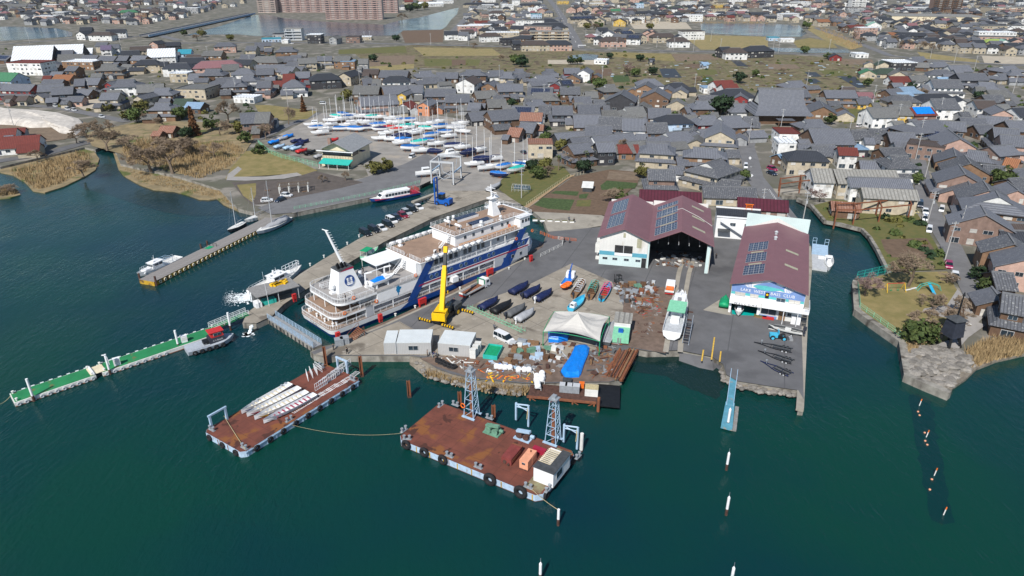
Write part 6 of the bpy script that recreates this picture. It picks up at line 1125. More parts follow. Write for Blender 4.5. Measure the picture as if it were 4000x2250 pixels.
mur([(4.4,7.6),(5.3,8.2),(6.6,8.7),(7.9,9.0),(8.6,9.35),(9.2,9.0),(9.0,8.75),(10.2,8.3),(11.2,8.55),(10.9,7.9),(11.1,7.2),(10.1,7.5),(8.4,7.0),(6.5,6.95),(5.2,7.2)],'muralblue','fish_emblem',-.05);mur([(4.4,7.6),(5.4,7.95),(7,8.05),(9,7.85),(10.6,7.75),(11.1,7.2),(10.1,7.4),(8.4,6.95),(6.5,6.9),(5.2,7.2)],'muralteal','fish_emblem',-.07)
for i in range(6):mur([(2.5+i*.3,7.2),(2.62+i*.3,7.2),(2.62+i*.3,8.0+.1*i),(2.5+i*.3,8.0+.1*i)],'muralblue','mural_bar',-.05);mur([(11.4+i*.3,7.2),(11.52+i*.3,7.2),(11.52+i*.3,8.5-.12*i),(11.4+i*.3,8.5-.12*i)],'muralblue','mural_bar',-.05)
put('lettering',text_mesh('lettering','LAKE  WEST',.98,'white'),BC,(4.6,-.09,6.35));put('lettering',text_mesh('lettering','BASS  CLUB',.98,'white'),BC,(10.8,-.09,6.35));put('lettering',text_mesh('lettering','WELCOME',.75,'darkgrey',1.6),BC,(3.5,-1.25,3.35))
m=MB();m.box(7.25,8.05,-.1,-.05,5.1,6.5);bq(m,'club_sign','black');m=MB();m.cyl((7.65,-.12,6.0),(7.65,-.1,6.0),.25,.25,10);bq(m,'club_sign_badge','yellow')
for x,w_,g in((2.0,2.2,1),(5.0,1.8,1),(10.6,1.9,0),(13.4,2.4,1)):put('window',WMESH[g],BC,(x,-.06,5.2),0,scale=(w_,1,.9))
m=MB();m.add([(.0,-.05,4.4),(6.7,-.05,4.4),(6.7,-1.2,3.6),(.0,-1.2,3.6),(0,-.05,4.2),(6.7,-.05,4.2),(6.7,-1.2,3.1),(0,-1.2,3.1)],[(3,2,1,0),(4,5,6,7),(7,6,2,3),(0,4,7,3),(6,5,1,2)]);bq(m,'garage_awning','skylightblue' if 0 else 'white')
m=MB();m.box(6.9,16.6,-2.0,-.02,3.7,3.9);m.box(6.9,16.6,-2.05,-2.0,3.55,4.1);bq(m,'porch_roof','white')
for x in(11.6,14.5):m=MB();m.cyl((x,-1.8,0),(x,-1.8,3.7),.08,.08,8);bq(m,'porch_post','white')
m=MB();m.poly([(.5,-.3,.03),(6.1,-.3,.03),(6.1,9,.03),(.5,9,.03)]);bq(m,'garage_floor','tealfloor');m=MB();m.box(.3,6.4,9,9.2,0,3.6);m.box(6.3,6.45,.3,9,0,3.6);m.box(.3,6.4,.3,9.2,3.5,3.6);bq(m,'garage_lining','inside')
m=MB();m.box(6.62,10.4,.14,.2,0,.9);bq(m,'blue_skirting','muralblue');put('window',WMESH[0],BC,(8.5,.17,1.9),0,scale=(3.4,1,1.6));m=MB();m.box(10.7,12.1,.12,.2,0,2.4);bq(m,'shop_door','wood');put('window',WMESH[0],BC,(12.9,.17,1.9),0,scale=(.8,1,.8))
for x in(13.4,14.4):m=MB();m.box(x,x+.9,-.9,-.1,0,1.9);bq(m,'vending_machine','white')
rc=shed_roof(-.5,Wc/2,Wc+.5,-.9,Dc+.3,zc,zt,'plumroof',BC);
sl3=lambda x:zc+(zt-zc)*(x+.5)/(Wc/2+.5)
for ya,yb in((3.0,8.6),(10.8,16.4),(18.4,24.0)):roof_panels(rc,1.8,6.2,sl3(1.8),sl3(6.2),ya,yb,4,4)
for y in(9.2,17.0):m=MB();m.add([(2.6,y,sl3(2.6)+.03),(5.4,y,sl3(5.4)+.03),(5.4,y+.8,sl3(5.4)+.03),(2.6,y+.8,sl3(2.6)+.03)],[(0,1,2,3)]);bq(m,'skylight','skylight',rc)
for y in(10.5,20.0):m=MB();zf=lambda x:zt-(zt-zc)*(x-Wc/2)/(Wc/2+.5)+.03;m.add([(10.4,y,zf(10.4)),(13.4,y,zf(13.4)),(13.4,y+1.2,zf(13.4)),(10.4,y+1.2,zf(10.4))],[(0,1,2,3)]);bq(m,'skylight','skylight',rc)
for y in(25,29):m=MB();m.cyl((Wc/2,y,zt-.1),(Wc/2,y,zt+.6),.35,.35,8);m.cyl((Wc/2,y,zt+.6),(Wc/2,y,zt+.9),.5,.2,8);bq(m,'roof_ventilator','lightgrey',rc)
m=MB();m.box(-.2,Wc+.2,Dc+.3,Dc+.45,zc-1,zt+1.6);bq(m,'rear_parapet','sheetmint')
m=MB();m.rail([(Wc+.2,-1.5,3.9),(Wc+1.2,-1.5,3.9),(Wc+1.2,3,3.9)],1.0,.05,1.0,3);bq(m,'side_stair_rail','white');m=MB()
for i in range(12):m.box(Wc+.3,Wc+1.2,-1.4+i*.3,-1.1+i*.3,.25*i,.25*i+.06)
bq(m,'side_stairs','darkgrey')
def tinybox(name,px,py,sx,sy,sz,mat,label,cat,rz=0,lid=None,z=LAND,group=None,legs=False):
 t=thing(name,P(px,py,z+.03),rz,label,cat,group);m=MB();b0=.25 if legs else 0;m.box(-sx/2,sx/2,-sy/2,sy/2,b0,sz);m.build('body',mat,t)
 m=MB();m.box(-sx/2-.04,sx/2+.04,-sy/2-.04,sy/2+.04,sz,sz+.07);m.build('lid',lid or mat,t)
 if legs:
  for x in(-sx/2+.1,sx/2-.1):m=MB();m.box(x-.06,x+.06,-sy/2+.05,sy/2-.05,0,b0);m.build('leg','darkgrey',t)
 else:m=MB();m.box(-sx*.3,sx*.3,-sy/2-.03,-sy/2,sz*.25,sz*.8);m.build('door',mat,t)
 return t
tinybox('bench_seat',2999,1249,2.4,.8,.6,'red','red bench in front of the bass club shop','bench',R_(-21),legs=True);tinybox('planter',2968,1243,2.6,.7,.6,'wood','timber planter box left of the red bench','planter',R_(-21),'grass')
# white office with the little red shrine gate on its roof
OF=thing('office',P(2790,930,LAND),R_(-14),'white two-storey yard office with flat dark roof and outside stair','office');m=MB();m.box(0,12.5,0,9,0,6.4);m.build('wall','white',OF);m=MB();m.box(-.1,12.6,-.1,9.1,6.4,6.5);m.build('roof','roof_d',OF)
for a in((-.1,12.6,-.1,.15),(-.1,12.6,8.85,9.1)):m=MB();m.box(a[0],a[1],a[2],a[3],6.5,6.9);m.build('parapet','white',OF)
for x in(4.6,8.6,10.4):put('window',WMESH[0],OF,(x,-.04,4.6),0,scale=(1.6,1,1.0))
m=MB();m.box(.6,4.0,-2.2,0,2.9,3.1);m.build('porch_roof','darkgrey',OF);m=MB();m.add([(1,-.6,6.2),(1,-1.4,6.2),(7.8,-1.4,2.2),(7.8,-.6,2.2),(1,-.6,5.7),(1,-1.4,5.7),(7.8,-1.4,1.7),(7.8,-.6,1.7)],[(0,1,2,3),(7,6,5,4),(1,5,6,2),(4,0,3,7)]);m.build('outside_stair','white',OF);m=MB();m.rail([(3,2,6.5),(11,2,6.5)],.9,.04,1.5,2);m.build('roof_rail','darkgrey',OF)
TG=thing('shrine_gate',P(2925,820,LAND+6.5),R_(-14),'small red shrine gate on the flat roof of the office','shrine');m=MB();m.box(-.9,-.75,-.1,.1,0,1.6);m.box(.75,.9,-.1,.1,0,1.6);m.build('post','orange',TG);m=MB();m.box(-1.2,1.2,-.15,.15,1.6,1.8);m.box(-.9,.9,-.08,.08,1.15,1.3);m.build('lintel','orange',TG);m=MB();m.box(-.6,.6,.4,1.4,0,1.2);m.build('altar','orange',TG);m=gable_roof(1.6,1.4,1.2,1.8,.2,.08);m.build('altar_roof','roof_d',TG,(0,.9,0))
h=house(P(2965,870,LAND),R_(-14),14,8,2,'G','q','M');tag(h,'low brick annexe with maroon roof behind the white office','house')
# prefab site huts
mk('prefab',(.42,.415,.41),.6,.05,.4);stripes(MAT['prefab'],(.34,.335,.33),'X',.35,.12);mk('prefabroof',(.60,.64,.65),.5,.05,.5);stripes(MAT['prefabroof'],(.52,.56,.57),'Y',.5,.08)
for xa,xb,dep,rz,lb in((1504,1548,5.0,R_(2),'narrow grey site cabin, leftmost of three on the quay'),(1553,1684,5.4,R_(1),'wide grey site cabin with dark window, middle of three'),(1714,1836,5.4,R_(-10),'grey site cabin beside the white tanks, rightmost of three')):
 a,b=P(xa,1388,LAND),P(xb,1388 if rz>0 else 1402,LAND);L=(b-a).length;t=thing('site_cabin',a,rz,lb,'cabin','site cabins');m=MB();m.box(0,L,0,dep,.1,2.85);m.build('wall','prefab',t)
 for k in range(2):m=MB();m.box(-.05,L+.05,dep/2*k-.03 if k==0 else dep/2+.04,dep/2-.04 if k==0 else dep+.05,2.85,3.0);m.build('roof','prefabroof',t)
 for x in(0,L):m=MB();m.box(x-.06,x+.06,-.06,.06,0,2.86);m.build('corner_post','lightgrey',t)
 if L>4:put('window',WMESH[0],t,(L*.48,-.05,1.75),0,scale=(2.0,1,1.0))
 m=MB();m.box(-.04,L+.04,-.04,dep+.04,0,.1);m.build('base','lightgrey',t)
for i,(px,py)in enumerate(((1848,1400),(1858,1386),(1868,1374))):tinybox('water_tank',px,py,1.2,.9,2.2,'offwhite',f'white plastic cabinet beside the right site cabin, {("nearest","middle","farthest")[i]} one','tank',R_(-10))
# temple in the village
TP=thing('temple',(P(3030,470,LAND).x,P(3030,470,LAND).y,LAND),R_(-3),'large temple hall with steep sweeping grey tile roof in the village','temple');walls(22,19,5.5).build('wall','wall_b',TP);m=MB();hh=11.5;prof=[(12.5,4.6),(9,6.2),(6,8.6),(3,12.2),(.6,15.5)]
for sy in(1,-1):
 for k in range(4):
  (ya,za),(yb,zb)=prof[k],prof[k+1];xa=14.5-(1.4*k);xb=14.5-(1.4*(k+1))if k<2 else 11.2;xa=xa if k<3 else 11.2
  m.poly([(-xa,-sy*ya,za),(xa,-sy*ya,za),(xb,-sy*yb,zb),(-xb,-sy*yb,zb)][::sy],0)
for sx in(1,-1):
 m.poly([(sx*14.5,-12.5,4.6),(sx*14.5,12.5,4.6),(sx*13.1,9,6.2),(sx*13.1,-9,6.2)][::sx],0);m.poly([(sx*13.1,-9,6.2),(sx*13.1,9,6.2),(sx*11.7,6,8.6),(sx*11.7,-6,8.6)][::sx],0);m.poly([(sx*10.6,-6,8.6),(sx*10.6,6,8.6),(sx*10.6,3,12.2),(sx*10.6,.6,15.3),(sx*10.6,-.6,15.3),(sx*10.6,-3,12.2)][::sx],1)
roof_=m.build('roof',['roof_g','gablewhite'],TP);m=MB();m.box(-11.6,11.6,-.6,.6,15.2,16.3);m.build('ridge_cap','ridge',roof_);m=MB();m.box(-4,4,-17,-12,3.2,3.4);m.build('porch','roof_g',TP)
for x in(-3.5,3.5):m=MB();m.cyl((x,-16.5,0),(x,-16.5,3.2),.25,.25,8);m.build('porch_post','wall_b',TP)
# restaurant with the green awning
a,b=P(1258,648,LAND),P(1398,690,LAND);RS=thing('marina_restaurant',a,R_(-14),'cream two-storey marina restaurant with grey roof and green awning','restaurant');LW,LD=13.0,17.0
m=MB();m.box(0,LW,0,LD,0,3.2);m.build('ground_floor','cream',RS);m=MB();m.box(0,LW,1.2,LD,3.2,6.6);m.poly([(0,1.2,6.6),(LW,1.2,6.6),(LW/2,1.2,9.6)]);m.poly([(0,LD,6.6),(LW/2,LD,9.6),(LW,LD,6.6)]);m.build('upper_floor','cream',RS);m=MB();m.box(.4,LW-.4,1.1,1.2,4.2,6.1);m.box(LW,LW+.06,1.6,6.5,4.2,6.1);m.build('dining_window','glass',RS);m=MB();m.rail([(0,.1,3.25),(LW,.1,3.25),(LW,1.2,3.25)],1.0,.04,1.2,3);m.build('balcony_rail','darkgrey',RS)
rr_=shed_roof(-1.2,LW/2,LW+1.2,-.6,LD+.8,6.4,9.8,'grey',RS);m=MB();m.box(-1.3,LW+1.3,-.75,-.6,6.1,6.45);m.build('fascia','white',RS)
m=MB();m.add([(1.0,-.05,3.3),(LW+.8,-.05,3.3),(LW+.8,-4.2,2.3),(1.0,-4.2,2.3),(1.0,-.05,3.2),(LW+.8,-.05,3.2),(LW+.8,-4.2,2.05),(1.0,-4.2,2.05)],[(3,2,1,0),(4,5,6,7),(7,6,2,3),(0,4,7,3),(6,5,1,2)]);m.build('awning','teal',RS)
for x in(1.2,5,8.8,LW+.6):m=MB();m.cyl((x,-4.1,0),(x,-4.1,2.2),.09,.09,6);m.build('awning_post','white',RS)
for i in range(6):put('window',WMESH[0],RS,(2.2+i*1.9,-.03,1.4),0,scale=(1.5,1,2.2))
m=MB();m.box(.5,LW+1.2,-4.6,0,.0,.12);m.build('terrace','paleconcrete',RS);m=MB();m.box(2.0,3.2,3.0,4.2,7,10.4);m.build('chimney','wall_q',RS);m=MB();m.box(LW,LW+1.8,7,9.5,4.9,5.05);m.build('side_canopy','navy',RS)
# apartment slab across the lake and other large far buildings
mk('aptpink',(.46,.32,.29),.8,.1,.2);mk('aptcream',(.50,.41,.36),.8,.1,.2)
def slabblock(px0,px1,py,dep,floors,wall,trim,label,name='apartment_block',fh=2.9,bays=None):
 a,b=P(px0,py,LAND),P(px1,py,LAND);d=b-a;L=d.length;t=thing(name,a,math.atan2(d.y,d.x),label,'apartment building');m=MB();m.box(0,L,0,dep,0,floors*fh);m.build('wall',wall,t);n=bays or max(3,int(L/7))
 for f in range(floors):
  m=MB();m.box(.3,L-.3,-1.3,0,f*fh+.05,f*fh+.2);m.box(.3,L-.3,-1.35,-1.2,f*fh+.2,f*fh+1.15);m.build('balcony',trim,t)
  for i in range(n):put('window',WMESH[i%2],t,(L*(i+.5)/n,-.04,f*fh+1.5),0,scale=(L/n*.6,1,1.9))
 for i in range(n+1):m=MB();x=min(L-.15,max(.15,L*i/n));m.box(x-.15,x+.15,-1.4,0,0,floors*fh+.4);m.build('party_wall',trim,t)
 m=MB();m.box(-.2,L+.2,-.2,dep+.2,floors*fh,floors*fh+.5);m.build('roof','roof_k',t);return t
slabblock(1080,1275,48,14,11,'aptcream','aptpink','tall pink apartment slab across the lake, left wing',bays=10);slabblock(1275,1495,76,14,12,'aptcream','aptpink','tall pink apartment slab across the lake, right wing',bays=12);slabblock(1010,1080,50,16,10,'aptcream','aptcream','pale apartment tower left of the pink slab',bays=3);slabblock(1496,1555,50,14,9,'aptcream','aptpink','short pink apartment wing right of the slab',bays=4)
slabblock(3640,3750,46,14,9,'wall_q','wall_b','dark brown apartment tower at the upper right',bays=6);slabblock(3320,3375,50,14,7,'wall_w','wall_w','white stepped apartment tower at the upper right',bays=4);slabblock(2070,2222,158,12,3,'wall_t','wall_c','tan three-storey apartment block beside the road',bays=6);slabblock(230,380,82,10,2,'wall_p','wall_r','long pink two-storey terrace on the left waterfront',bays=9);slabblock(3785,4040,108,12,2,'wall_w','wall_w','long two-storey white building with dark roof, right edge',bays=14)
slabblock(1116,1182,158,9,4,'lightgrey','lightgrey','grey four-storey block with orange panels by the lake',bays=2);slabblock(3870,4060,52,30,3,'wall_c','wall_p','large cream shopping centre at the upper right edge',bays=8)
a,b=P(3480,86,LAND),P(3840,92,LAND);d=b-a;DS=thing('home_centre',a,math.atan2(d.y,d.x),'long low cream home centre store with grey roof','store');L=d.length;m=MB();m.box(0,L,0,60,0,8);m.build('wall','cream',DS);m=MB();m.box(-1,L+1,-.5,61,8,8.5);m.build('roof','roof_k',DS);put('lettering',text_mesh('lettering','ホームセンター',7.5,'rustdark',1.2),DS,(L*.36,-.1,4.3))
# road bridge at the left
a,b=P(600,132,LAND+2.5),P(985,52,LAND+2.5);d=b-a;BR=thing('road_bridge',(a.x,a.y,LAND),math.atan2(d.y,d.x),'long grey road bridge over the inner lake','bridge');L=d.length;m=MB();m.box(-25,L,-5,5,1.8,2.6);m.build('deck','roadasphalt',BR);m=MB();m.box(-25,L,-5.3,-5,1.2,3.5);m.build('parapet','paleblue',BR);m=MB();m.box(-25,L,5,5.3,1.2,3.6);m.build('parapet','grey',BR)
for i in range(7):m=MB();x=L*(i+.5)/7;m.box(x-.8,x+.8,-4.6,4.6,-1,1.8);m.build('pier','quaywall',BR)
# ================================================================= VEHICLES, YARD GEAR, PEOPLE
WH=MB();WH.cyl((0,-.11,0),(0,.11,0),.32,.32,14,0);WH.cyl((0,-.12,0),(0,.12,0),.18,.18,10,1);WHM=WH.mesh('wheel',['rubber','lightgrey'])
HL=MB();HL.box(-.04,.04,-.17,.17,-.08,.08);HLM=HL.mesh('headlight','white');TLM=HL.mesh('tail_light','red')
def car_proto(kind):
 L,Wd,Hh,hood,cab0,cab1,belt=dict(van=(4.7,1.78,1.85,.75,.0,.98,.98),hatch=(4.0,1.7,1.5,1.0,.06,.9,.88),suv=(4.5,1.8,1.68,1.15,.02,.92,.98),kei=(3.4,1.48,1.8,.4,.0,.99,.95),sedan=(4.5,1.75,1.45,1.15,.16,.85,.86))[kind]
 t=thing('car',(0,0,-50),0);h=L/2;w=Wd/2;zb=.28
 prof=[(-h,zb),(-h-.02,belt*.8),(-h+.06,belt),(h-hood,belt),(h-.12,belt*.86),(h,belt*.6),(h,zb)];m=MB();n=len(prof)
 m.loft([[(x,-w+.06,z)if z<.5 else(x,-w,z)for x,z in prof],[(x,w-.06,z)if z<.5 else(x,w,z)for x,z in prof]][::-1]);m.build('body','carpaint0',t)
 x0,x1=-h+.05+L*cab0*.6,h-hood+.1;s0,s1=(.12,.75)if kind in('van','kei')else(.45,.8)
 if kind=='kei':s1=.35
 g=MB();g.loft([[(x0,-w+.03,belt),(x1,-w+.03,belt),(x1,w-.03,belt),(x0,w-.03,belt)],[(x0+s0,-w+.17,Hh-.06),(x1-s1,-w+.17,Hh-.06),(x1-s1,w-.17,Hh-.06),(x0+s0,w-.17,Hh-.06)]]);g.build('windows','glass',t)
 r=MB();r.box(x0+s0-.04,x1-s1+.05,-w+.15,w-.15,Hh-.06,Hh);r.build('roof','carpaint0',t)
 pz=MB()
 for f in(.0,.36,.68):
  xb=x0+(x1-x0)*f;xt=x0+s0+(x1-s1-x0-s0)*f
  for sy in(-1,1):pz.cyl((xb,sy*(w-.03),belt),(xt,sy*(w-.165),Hh-.05),.05,.05,4)
 pz.build('pillar','carpaint0',t)
 for sx in(-1,1):
  for sy in(-1,1):put('wheel',WHM,t,(sx*(h-.78),sy*(w-.09),.32))
 for sy in(-1,1):put('headlight',HLM,t,(h-.02,sy*(w-.28),belt*.68));put('tail_light',TLM,t,(-h-.01,sy*(w-.2),belt*.8))
 return freeze(t)
for k,c in dict(white=(.74,.75,.76),black=(.012,.013,.016),silver=(.42,.44,.46),red=(.22,.01,.03),navy=(.015,.025,.05),cream=(.62,.55,.32),magenta=(.30,.01,.08)).items():mk('car_'+k,c,.3,.03,1,spec=.5,coat=.5)
MAT['carpaint0']=MAT['car_white'];CARP={k:car_proto(k)for k in('van','hatch','suv','kei','sedan')};CARUSED=set()
def car(px,py,hx,hy,kind,col,label,z=LAND):
 """stand a car at a pixel, facing another pixel"""
 a,b=P(px,py,z+.03),P(hx,hy,z+.03);d=b-a;rz=math.atan2(d.y,d.x);cm={'body':'car_'+col,'roof':'car_'+col,'pillar':'car_'+col}
 t=copy_thing(CARP[kind],a,rz,label,None,cm);t['category']='car';return t
for i,(px,py,k,c,nm)in enumerate(((1428,918,'van','black','black van, first in the quay row'),(1462,905,'van','black','black van, second in the quay row'),(1492,898,'hatch','white','white hatchback between black vans in the quay row'),(1516,885,'van','black','black van ahead of the white hatchback in the quay row'),(1530,868,'van','white','tall white van in the middle of the quay row'),(1550,858,'suv','navy','dark navy car beside the tall white van'),(1575,848,'suv','red','dark red car in the quay row'),(1588,836,'suv','silver','silver car next to the dark red one'),(1610,825,'van','black','black van near the end of the quay row'),(1636,816,'hatch','white','white car at the far end of the quay row'))):
 car(px,py,px+34,py+17,k,c,nm)
car(1043,788,1075,785,'hatch','white','white hatchback left of the blue car by the park');car(1096,787,1060,800,'hatch','navy','dark blue hatchback by the park steps');car(1120,768,1150,770,'hatch','white','white car behind the dark blue one by the park')
car(1968,1330,2010,1350,'van','white','white minivan parked by the site cabins');car(1610,617,1600,622,'kei','white','small white van in the boat yard')
car(3704,1042,3710,1070,'hatch','magenta','magenta hatchback on the canal street');car(3728,1085,3735,1120,'hatch','white','white hatchback in front of the magenta car');car(3628,905,3625,930,'kei','white','white van below the leaning utility pole');car(3611,860,3610,880,'kei','white','white van, second one down the canal street');car(3613,833,3618,855,'hatch','white','white sedan at the head of the canal street cars');car(3592,805,3596,825,'van','navy','dark blue van beside the grey factory');car(3557,835,3540,836,'sedan','cream','cream car behind the rusty gantry');car(3676,825,3672,845,'kei','white','white van at the door across the canal street')
car(3014,682,3035,690,'sedan','navy','dark blue car by the village bridge');car(3016,665,3036,672,'suv','magenta','dark red car behind the dark blue one by the bridge');car(2912,655,2914,670,'kei','white','white van against the roadside wall');car(3355,612,3370,614,'hatch','magenta','red car under the carport');car(3385,612,3400,614,'sedan','black','black car under the carport');car(218,418,235,422,'kei','white','white van on the reed shore lane, first one');car(265,430,280,434,'kei','white','white van on the reed shore lane, second one');car(290,434,305,438,'kei','white','white van on the reed shore lane, third one');car(398,460,420,466,'hatch','white','white car below the pine garden');car(1262,408,1285,408,'kei','white','white pickup in the car park behind the yachts');car(3355,497,3370,494,'kei','white','small white truck by the village plot');car(3895,246,3912,247,'suv','black','black car on the far road');car(2045,600,2030,590,'sedan','navy','dark car beside the cream garage house');car(3455,190,3440,185,'hatch','white','white car on the far bend');car(150,92,170,92,'hatch','white','white car by the far left inlet');car(250,93,270,93,'hatch','silver','silver car by the far left inlet');car(335,92,355,92,'hatch','white','white car before the pink terrace');car(1140,172,1120,172,'hatch','white','white car beside the orange-panelled block');car(2330,160,2350,160,'suv','black','black car beside the road junction');car(2550,165,2570,165,'van','black','black car before the solar-roofed house')
for k in CARP.values():
 for ch in KIDS[k.name]:bpy.data.objects.remove(ch)
 bpy.data.objects.remove(k)
 # ---------------------------------------------------------------- lorries
def lorry(pa,pb,L,bed,cabc,label,crane=None):
 a,b=P(*pa,LAND+.03),P(*pb,LAND+.03);d=b-a;t=thing('lorry',(a+b)/2,math.atan2(d.y,d.x),label,'lorry');h=L/2;m=MB();m.box(-h,h-.2,-.5,.5,.55,.8);m.build('chassis','black',t);m=MB();m.loft([[(h-1.9,-1.1,.5),(h,-1.1,.5),(h,1.1,.5),(h-1.9,1.1,.5)],[(h-1.9,-1.1,1.5),(h,-1.1,1.4),(h,1.1,1.4),(h-1.9,1.1,1.5)],[(h-1.85,-1.02,2.5),(h-.35,-1.02,2.5),(h-.35,1.02,2.5),(h-1.85,1.02,2.5)]]);m.build('cab',cabc,t)
 put('window',WMESH[0],t,(h-1.0,-1.08,1.95),0,scale=(1.0,1,.65));m=MB();m.add([(h-.02,-.95,1.5),(h-.02,.95,1.5),(h-.33,.9,2.35),(h-.33,-.9,2.35)],[(0,1,2,3)]);m.build('windscreen','glass',t,(.03,0,0));m=MB();m.box(-h,h-2.1,-1.1,1.1,.85,1.0);m.build('bed',bed,t)
 for y in(-1.1,1.04):m=MB();m.box(-h,h-2.1,y,y+.06,1.0,1.45);m.build('bed_side','offwhite',t)
 m=MB();m.box(-h-.06,-h,-1.1,1.1,1.0,1.45);m.build('tailboard','offwhite',t);m=MB();m.box(-h-.05,-h+.02,-1.0,1.0,.5,.75);m.build('rear_bumper','red',t)
 for x in(h-1.0,-h+1.3):
  for y in(-.95,.95):put('wheel',WHM,t,(x,y,.45),0,scale=(1.4,1.4,1.4))
 return t,h
t,h=lorry((1800,1170),(1908,1112),9.2,'rust','white','white flatbed lorry beside the ship, rusty load bed');m=MB();m.rail([(h-2.2,-1.0,1.0),(h-2.2,1.0,1.0)],1.7,.09,2,1);m.build('head_frame','green',t)
t,h=lorry((2192,1148),(2244,1074),7.0,'tarp','white','crane lorry with blue jib and red raft load',True);m=MB();m.box(h-2.4,h-1.95,-.3,.3,1.0,2.3);m.cyl((h-2.2,0,2.3),(h-2.2,0,3.0),.25,.25,8);m.build('crane_post','blue',t);m=MB();m.cyl((h-2.2,0,2.9),(h+1.0,.3,3.7),.2,.14,6);m.build('jib','blue',t)
p=P(2212,1118,LAND+1.1);t=thing('raft_load',p,math.atan2(74,-52)*0+R_(55),'bright red inflatable raft on the crane lorry bed','raft');m=MB();m.torus((0,0,.35),(0,0,1),.75,.28,12,6);m.torus((1.0,0,.4),(0,0,1),.7,.25,12,6);m.torus((-1.0,.1,.35),(0,0,1),.6,.25,12,6);m.build('tubes','orange',t,smooth=True);m=MB();m.box(-1.3,1.3,-.5,.5,.15,.4);m.build('floor','red',t)
# ---------------------------------------------------------------- rough-terrain crane
mk('hazard',(.75,.45,.01),.5,.05);stripes(MAT['hazard'],(.015,.015,.015),'X',.55,.5)
cb=P(1712,1268,LAND);cf=P(1775,1222,LAND);d=cf-cb;CR=thing('mobile_crane',((cb.x+cf.x)/2,(cb.y+cf.y)/2,LAND+.03),math.atan2(d.y,d.x),'yellow mobile crane with long raised boom beside the ship','crane');m=MB();m.box(-3.6,3.4,-1.0,1.0,.7,1.35);m.build('chassis','black',CR)
for x in(-2.2,2.2):
 for y in(-1.05,1.05):put('wheel',WHM,CR,(x,y,.72),0,scale=(2.2,2.0,2.2),mat={1:'yellow'})
m=MB();m.box(1.4,3.8,-1.1,1.1,1.35,2.2);m.build('engine_deck','darkgrey',CR)
for x,nm in((-3.5,1),(3.3,2)):
 for sy in(-1,1):m=MB();m.box(-1.35,1.35,-.16,.16,-.16,.16);o=m.build('outrigger','hazard',CR,(x,sy*2.5,.75),math.pi/2);m=MB();m.box(x-.1,x+.1,sy*3.7-.1,sy*3.7+.1,.1,.75);m.cyl((x,sy*3.7,0),(x,sy*3.7,.1),.35,.35,10);m.build('outrigger_foot','black',CR)
CR.scale=(1.2,1.2,1.2);tipw=P(1742,962,17.5);tip=tl(CR,tipw)/1.2;piv=Vector((-1.6,-.2,2.6));ua=math.atan2(tip.y-piv.y,tip.x-piv.x)
m=MB();m.obox((-1.4,0,2.05),3.6,2.3,1.3,ua);m.build('upper_body','yellow',CR);m=MB();c_=rot2((1.0,-.95),ua);m.obox((-1.2+c_[0],c_[1],2.5),1.9,.9,1.5,ua);m.build('cab','glass',CR);m=MB();c2=rot2((-1.9,0),ua);m.obox((-1.4+c2[0],c2[1],2.0),.9,2.5,1.4,ua);m.build('counterweight','yellow',CR)
dv=(tip-piv)
def boomseg(f0,f1,w_,mat,name):
 a,b=piv+dv*f0,piv+dv*f1;side=Vector((-math.sin(ua),math.cos(ua),0));up=dv.normalized().cross(side)*-1;m=MB();rings=[[p+side*w_+up*w_,p-side*w_+up*w_,p-side*w_-up*w_,p+side*w_-up*w_]for p in(a,b)];m.loft(rings);m.build(name,mat,CR)
boomseg(-.08,.62,.42,'yellow','boom');boomseg(.55,.70,.34,'yellow','boom_section');boomseg(.62,.93,.26,'darkgrey','boom_section');boomseg(.90,1.0,.36,'yellow','boom_head');m=MB();m.cyl(Vector((-.2,0,1.7)),piv+dv*.28+Vector((0,0,-.5)),.16,.12,8);m.build('lift_cylinder','steel',CR);m=MB();m.cyl(tip,tip-Vector((0,0,9)),.03,.03,4);m.build('hoist_wire','black',CR);m=MB();m.cyl(tip-Vector((0,0,9)),tip-Vector((0,0,9.6)),.18,.1,8);m.build('hook','yellow',CR)
# ---------------------------------------------------------------- covered boats on trailers
OB=MB();OB.box(-.28,.28,-.22,.22,.55,1.15);OB.box(-.12,.12,-.1,.1,-.5,.55);OB.cyl((-.2,0,-.4),(.15,0,-.4),.12,.05,8);OBM=OB.mesh('outboard_motor','greynavy');OBW=OB.mesh('outboard_motor','white')
def covered(pc,pb,L,cover,label,motor='d',name='covered_boat'):
 """boat under a fitted cover, on its trailer"""
 a,b=P(*pc,LAND+.9),P(*pb,LAND+.9);d=b-a;t=thing(name,(a.x,a.y,LAND+.03),math.atan2(d.y,d.x),label,'boat','covered boats in the ship yard');m=MB();rings=[];n=9
 for i in range(n):
  f=i/(n-1);x=-L/2+L*f;w_=1.12*(1 if f<.55 else max(.16,math.cos((f-.55)/.45*math.pi/2)**.7));hp=1.75+.12*math.sin(f*7)+(.22 if .25<f<.5 else 0);rings.append([(x,-w_*.8,.62),(x,-w_,1.15),(x,-w_*.85,1.42),(x,-w_*.25,hp),(x,w_*.25,hp-.05),(x,w_*.85,1.42),(x,w_,1.15),(x,w_*.8,.62)])
 m.loft(rings);m.build('cover',cover,t,smooth=True);m=MB();m.box(-L*.45,L*.5,-.06,.06,.42,.54);m.cyl((L*.5,0,.48),(L*.62,0,.5),.06,.06,6);m.box(-L*.4,-L*.1,-.8,-.7,.4,.52);m.box(-L*.4,-L*.1,.7,.8,.4,.52);m.box(-L*.3,-L*.2,-.8,.8,.35,.42);m.build('trailer_frame','rustdark',t)
 for x in(-L*.2,-L*.34):
  for y in(-1.0,1.0):put('wheel',WHM,t,(x,y,.33))
 if motor:put('outboard_motor',OBM if motor=='d' else OBW,t,(-L/2-.3,0,.7))
 return t
